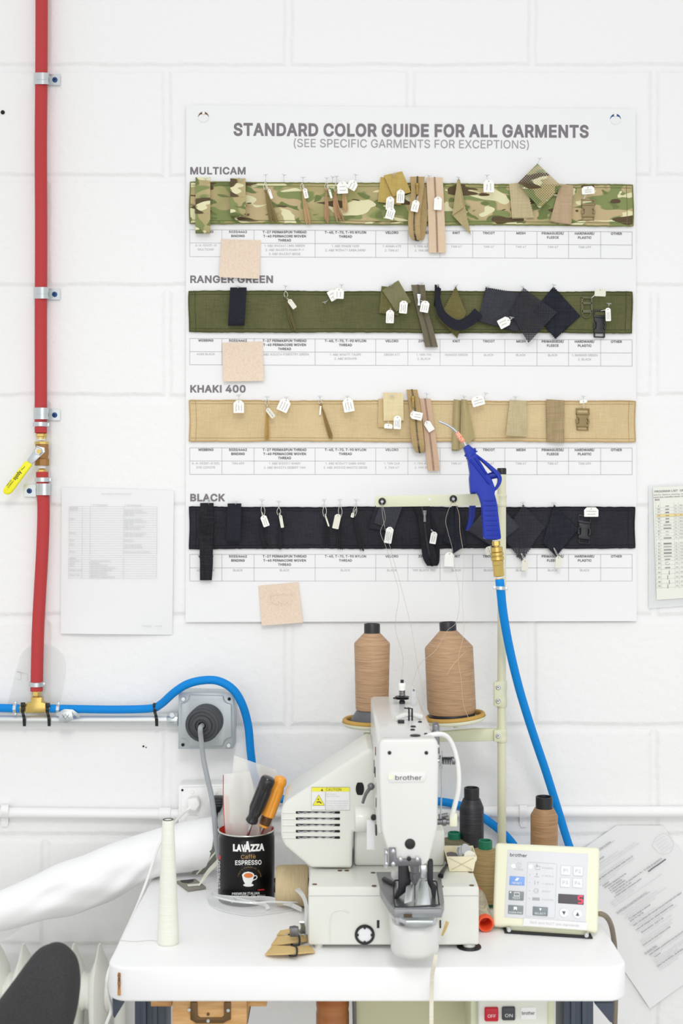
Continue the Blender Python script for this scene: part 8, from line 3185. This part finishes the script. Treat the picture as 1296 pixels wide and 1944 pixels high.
for lab_, c, r, ax_, m_, m2 in (('grey bobbin standing on edge in the paper tray', b1_, .0145, (0.75, -.5, .45), 'key_line', 'steel'), ('wooden-coloured thread bobbin in front in the paper tray', b1_ + V((.006, -.012, -.004)), .0105, (.2, -.7, .6), 'spool_natural', 'tag_old'), ('dark bobbin in the left of the paper tray', V((bxm - .013, (ya + yb) / 2, ptz + .014)), .0105, (0, -.3, 1), 'spool_black', 'steel_dk')):
    t = thing('bobbin', lab_, 'bobbin', c - V((0, 0, r)), 'bobbins in the paper tray')
    mb = MB()
    mb.lathe(c, [(.0035, -.005), (r, -.005), (r, -.004), (r * .8, -.0038), (r * .8, .0038), (r, .004), (r, .005), (.0035, .005)], ax_, 28)
    mb.build('flanges', m2, t)
    mb = MB()
    mb.lathe(c, [(r * .82, -.0035), (r * .86, 0), (r * .82, .0035)], ax_, 28)
    mb.build('winding', m_, t)

# ------------------------------------------------------------------ air blow gun hooked on the guide bar
gn = thing('air_blow_gun', 'blue air blow gun hooked by its lever on the cream guide bar', 'blow gun', W(944, 1100, GD))
GK = lambda x, y: (820 + x / 5.4, 780 + y / 5.4)


def gp_(pts, d):
    return [W(*GK(x, y), d) for x, y in pts]


mb = MB()
body = [(325, 372), (372, 350), (412, 385), (452, 438), (470, 480), (520, 560), (572, 650), (612, 700), (650, 800), (640, 850), (655, 900), (668, 960), (690, 1150), (708, 1300), (700, 1316), (552, 1318), (532, 1300), (522, 1150), (512, 960), (482, 868), (452, 832), (428, 836), (398, 838), (390, 760), (386, 690), (392, 640), (372, 510), (350, 440)]
mb.prism(gp_(body, GD - .011), (0, .022, 0), .004, 3)
bd = mb.build('body', 'gun_blue', gn)
mb = MB()
p0, p1 = W(*GK(345, 360), GD), W(*GK(410, 455), GD)
mb.lathe(p0, [(.0052, 0), (.0085, (p1 - p0).length * .55), (.0115, (p1 - p0).length * .6), (.0115, (p1 - p0).length * .78), (.0098, (p1 - p0).length * .82), (.0125, (p1 - p0).length)], p1 - p0, 20)
mb.build('nose_collar', 'gun_blue', bd)
mb = MB()
for q in ([(390, 500), (480, 610), (590, 750)], [(440, 480), (560, 650)]):
    mb.tube(cr(gp_(q, GD - .0115), 4), .0022, 8)
mb.build('moulded_rib', 'gun_blue', bd)
mb = MB()
lp_ = [(448, 448), (500, 490), (560, 540), (625, 600), (672, 645), (695, 690), (690, 740), (662, 790), (628, 825)]
P = cr([V((x, y, 0)) for x, y in lp_], 5)
L, R = [], []
for i, p in enumerate(P):
    q = P[min(i + 1, len(P) - 1)] - P[max(i - 1, 0)]
    nx = V((-q.y, q.x, 0)).normalized()
    u = i / (len(P) - 1)
    hw = 11 + 11 * math.sin(PI * min(1, u * 1.0)) ** 2
    L.append((p.x - nx.x * hw, p.y - nx.y * hw))
    R.append((p.x + nx.x * hw, p.y + nx.y * hw))
out = L + R[::-1]
mb.prism(gp_(out, GD - .008), (0, .016, 0), .0022, 2)
mb.build('guard_loop', 'gun_blue', bd)
mb = MB()
mb.tube(gp_([(560, 690), (600, 668), (665, 652)], GD), .0062, 14)
mb.build('cross_post', 'gun_dark', bd)
for i in range(8):
    y = 918 + i * 50.5
    xl = 524 + i * 5
    xr = 648 + i * 5.2
    mb = MB()
    mb.tube([W(*GK(xl, y), GD - .0112), W(*GK((xl + xr) / 2, y + 1), GD - .0122), W(*GK(xr, y), GD - .0112)], .0010, 8)
    mb.build('grip_rib', 'gun_blue', bd)
mb = MB()
lev = [(398, 800), (450, 800), (462, 880), (448, 975), (438, 1090), (408, 1180), (362, 1232), (344, 1226), (374, 1130), (384, 1000), (390, 900)]
mb.prism(gp_(lev, SD + .016), (0, .012, 0), .002, 2)
mb.build('lever', 'gun_dark', gn)
mb = MB()
a, b = GK(424, 815), GK(424, 815)
mb.tube([W(*a, GD + .008), W(*b, SD + .018)], .0048, 12)
mb.build('lever_pivot', 'gun_dark', gn)
mb = MB()
mb.tube(cr(gp_([(345, 355), (318, 310), (270, 240), (240, 206), (190, 165), (130, 132), (66, 106)], GD), 5), [.0026, .0020], 12)
nz_ = mb.build('nozzle', 'steel', gn)
mb = MB()
a, b = W(*GK(250, 222), GD), W(*GK(322, 326), GD)
ax = (b - a)
mb.lathe(a, [(.0028, 0), (.0044, .001), (.0040, ax.length * .25), (.0047, ax.length * .4), (.0042, ax.length * .6), (.0048, ax.length * .8), (.0030, ax.length)], ax, 16)
mb.build('orange_tape', mat('orange_spotted_tape', '#E8532C', .5, var=(520, '#F4D9B8')), nz_)
mb = MB()
g0_, g1_ = W(*GK(652, 1322), GD), W(*GK(690, 1752), GD)
ax = g1_ - g0_
L = ax.length
mb.lathe(g0_, [(.0060, 0), (.0060, L * .03)], ax, 16)
mb.build('thread_tape', 'tape_white', gn)
mb = MB()
mb.lathe(g0_ + ax * .875, [(.0062, 0), (.0062, L * .045)], ax, 16)
mb.build('thread_tape', 'tape_white', gn)
mb = MB()
mb.lathe(g0_, [(.0062, L * .03), (.0070, L * .035), (.0070, L * .135), (.0045, L * .15), (.0045, L * .165)], ax, 6)
mb.build('hex_nut', 'brass', gn, 20)
mb = MB()
mb.lathe(g0_, [(.0085, L * .165), (.0102, L * .18), (.0102, L * .28), (.0090, L * .29), (.0108, L * .31), (.0112, L * .37), (.0092, L * .385), (.0092, L * .40), (.0112, L * .41), (.0112, L * .48), (.0095, L * .49)], ax, 24)
mb.build('quick_coupler', 'brass', gn, 30)
mb = MB()
mb.lathe(g0_, [(.0092, L * .49), (.0097, L * .50), (.0097, L * .60), (.0090, L * .61), (.0093, L * .86), (.0082, L * .875)], ax, 8)
mb.build('female_socket', 'brass', gn, 20)
mb = MB()
mb.lathe(g0_, [(.0068, L * .915), (.0068, L), (.0055, L * 1.03)], ax, 12)
mb.build('hose_barb', 'brass', gn, 20)

# ------------------------------------------------------------------ office chair at the left front
CHD = 1.50
ch = thing('office_chair', 'charcoal upholstered office chair at the lower left, only its backrest in view', 'chair', (-.50, CHD - 2.3 + .0, 0))
ol = [(-75, 2060), (-60, 1995), (-20, 1925), (0, 1896), (18, 1872), (33, 1852), (48, 1831), (63, 1812), (76, 1801), (90, 1795), (104, 1792), (118, 1795), (131, 1805), (141, 1817), (147, 1832), (150, 1850), (151, 1872), (149, 1895), (145, 1920), (138, 1948), (125, 1990), (105, 2040), (75, 2090), (30, 2120), (-30, 2110)]
O = cr([W(x, y, CHD) for x, y in ol + ol[:1]], 4)[:-1]
cen = sum(O, V()) / len(O)
mb = MB()
rings = []
NR = 16
for i in range(NR + 1):
    a = -PI / 2 + PI * i / NR
    s = max(.02, math.cos(a)) ** .42
    dep = math.sin(a) * .036
    rings.append([cen + (p - cen) * s + V((0, dep, 0)) for p in O])
mb.loft(rings)
mb.build('backrest', 'chair_black', ch, 60)
mb = MB()
mb.tube(cr([cen + V((0, .03, -.05)), cen + V((-.02, .05, -.14)), V((cen.x - .06, cen.y + .03, .50)), V((cen.x - .16, cen.y, .455))], 6), .014, 12)
mb.build('back_bar', 'black_plastic', ch)
sc_ = V((cen.x - .25, cen.y - .02, .46))
mb = MB()
rings = []
for i in range(11):
    a = -PI / 2 + PI * i / 10
    s = max(.03, math.cos(a)) ** .35
    rings.append([sc_ + V((.225 * s * math.copysign(abs(math.cos(t)) ** .7, math.cos(t)), .22 * s * math.copysign(abs(math.sin(t)) ** .7, math.sin(t)), math.sin(a) * .038)) for t in [2 * PI * k / 40 for k in range(40)]])
mb.loft(rings)
mb.build('seat', 'chair_black', ch, 60)
mb = MB()
mb.lathe((sc_.x, sc_.y, .07), [(.030, 0), (.030, .18), (.018, .185), (.018, .36)], seg=20)
mb.build('gas_column', 'black_plastic', ch)
for k in range(5):
    a = 2 * PI * k / 5 + .3
    dv = V((math.cos(a), math.sin(a), 0))
    mb = MB()
    mb.tube([V((sc_.x, sc_.y, .10)) + dv * .02, V((sc_.x, sc_.y, .085)) + dv * .15, V((sc_.x, sc_.y, .068)) + dv * .27], [.022, .018, .013], 10)
    lg = mb.build('base_leg', 'black_plastic', ch)
    mb = MB()
    q = V((sc_.x, sc_.y, .028)) + dv * .27
    mb.lathe(q - V((-dv.y, dv.x, 0)) * .012, [(.020, 0), (.028, .004), (.028, .020), (.020, .024)], V((-dv.y, dv.x, 0)), 18)
    mb.tube([q, q + V((0, 0, .045))], .006, 8)
    mb.build('caster', 'dark_rubber', lg)
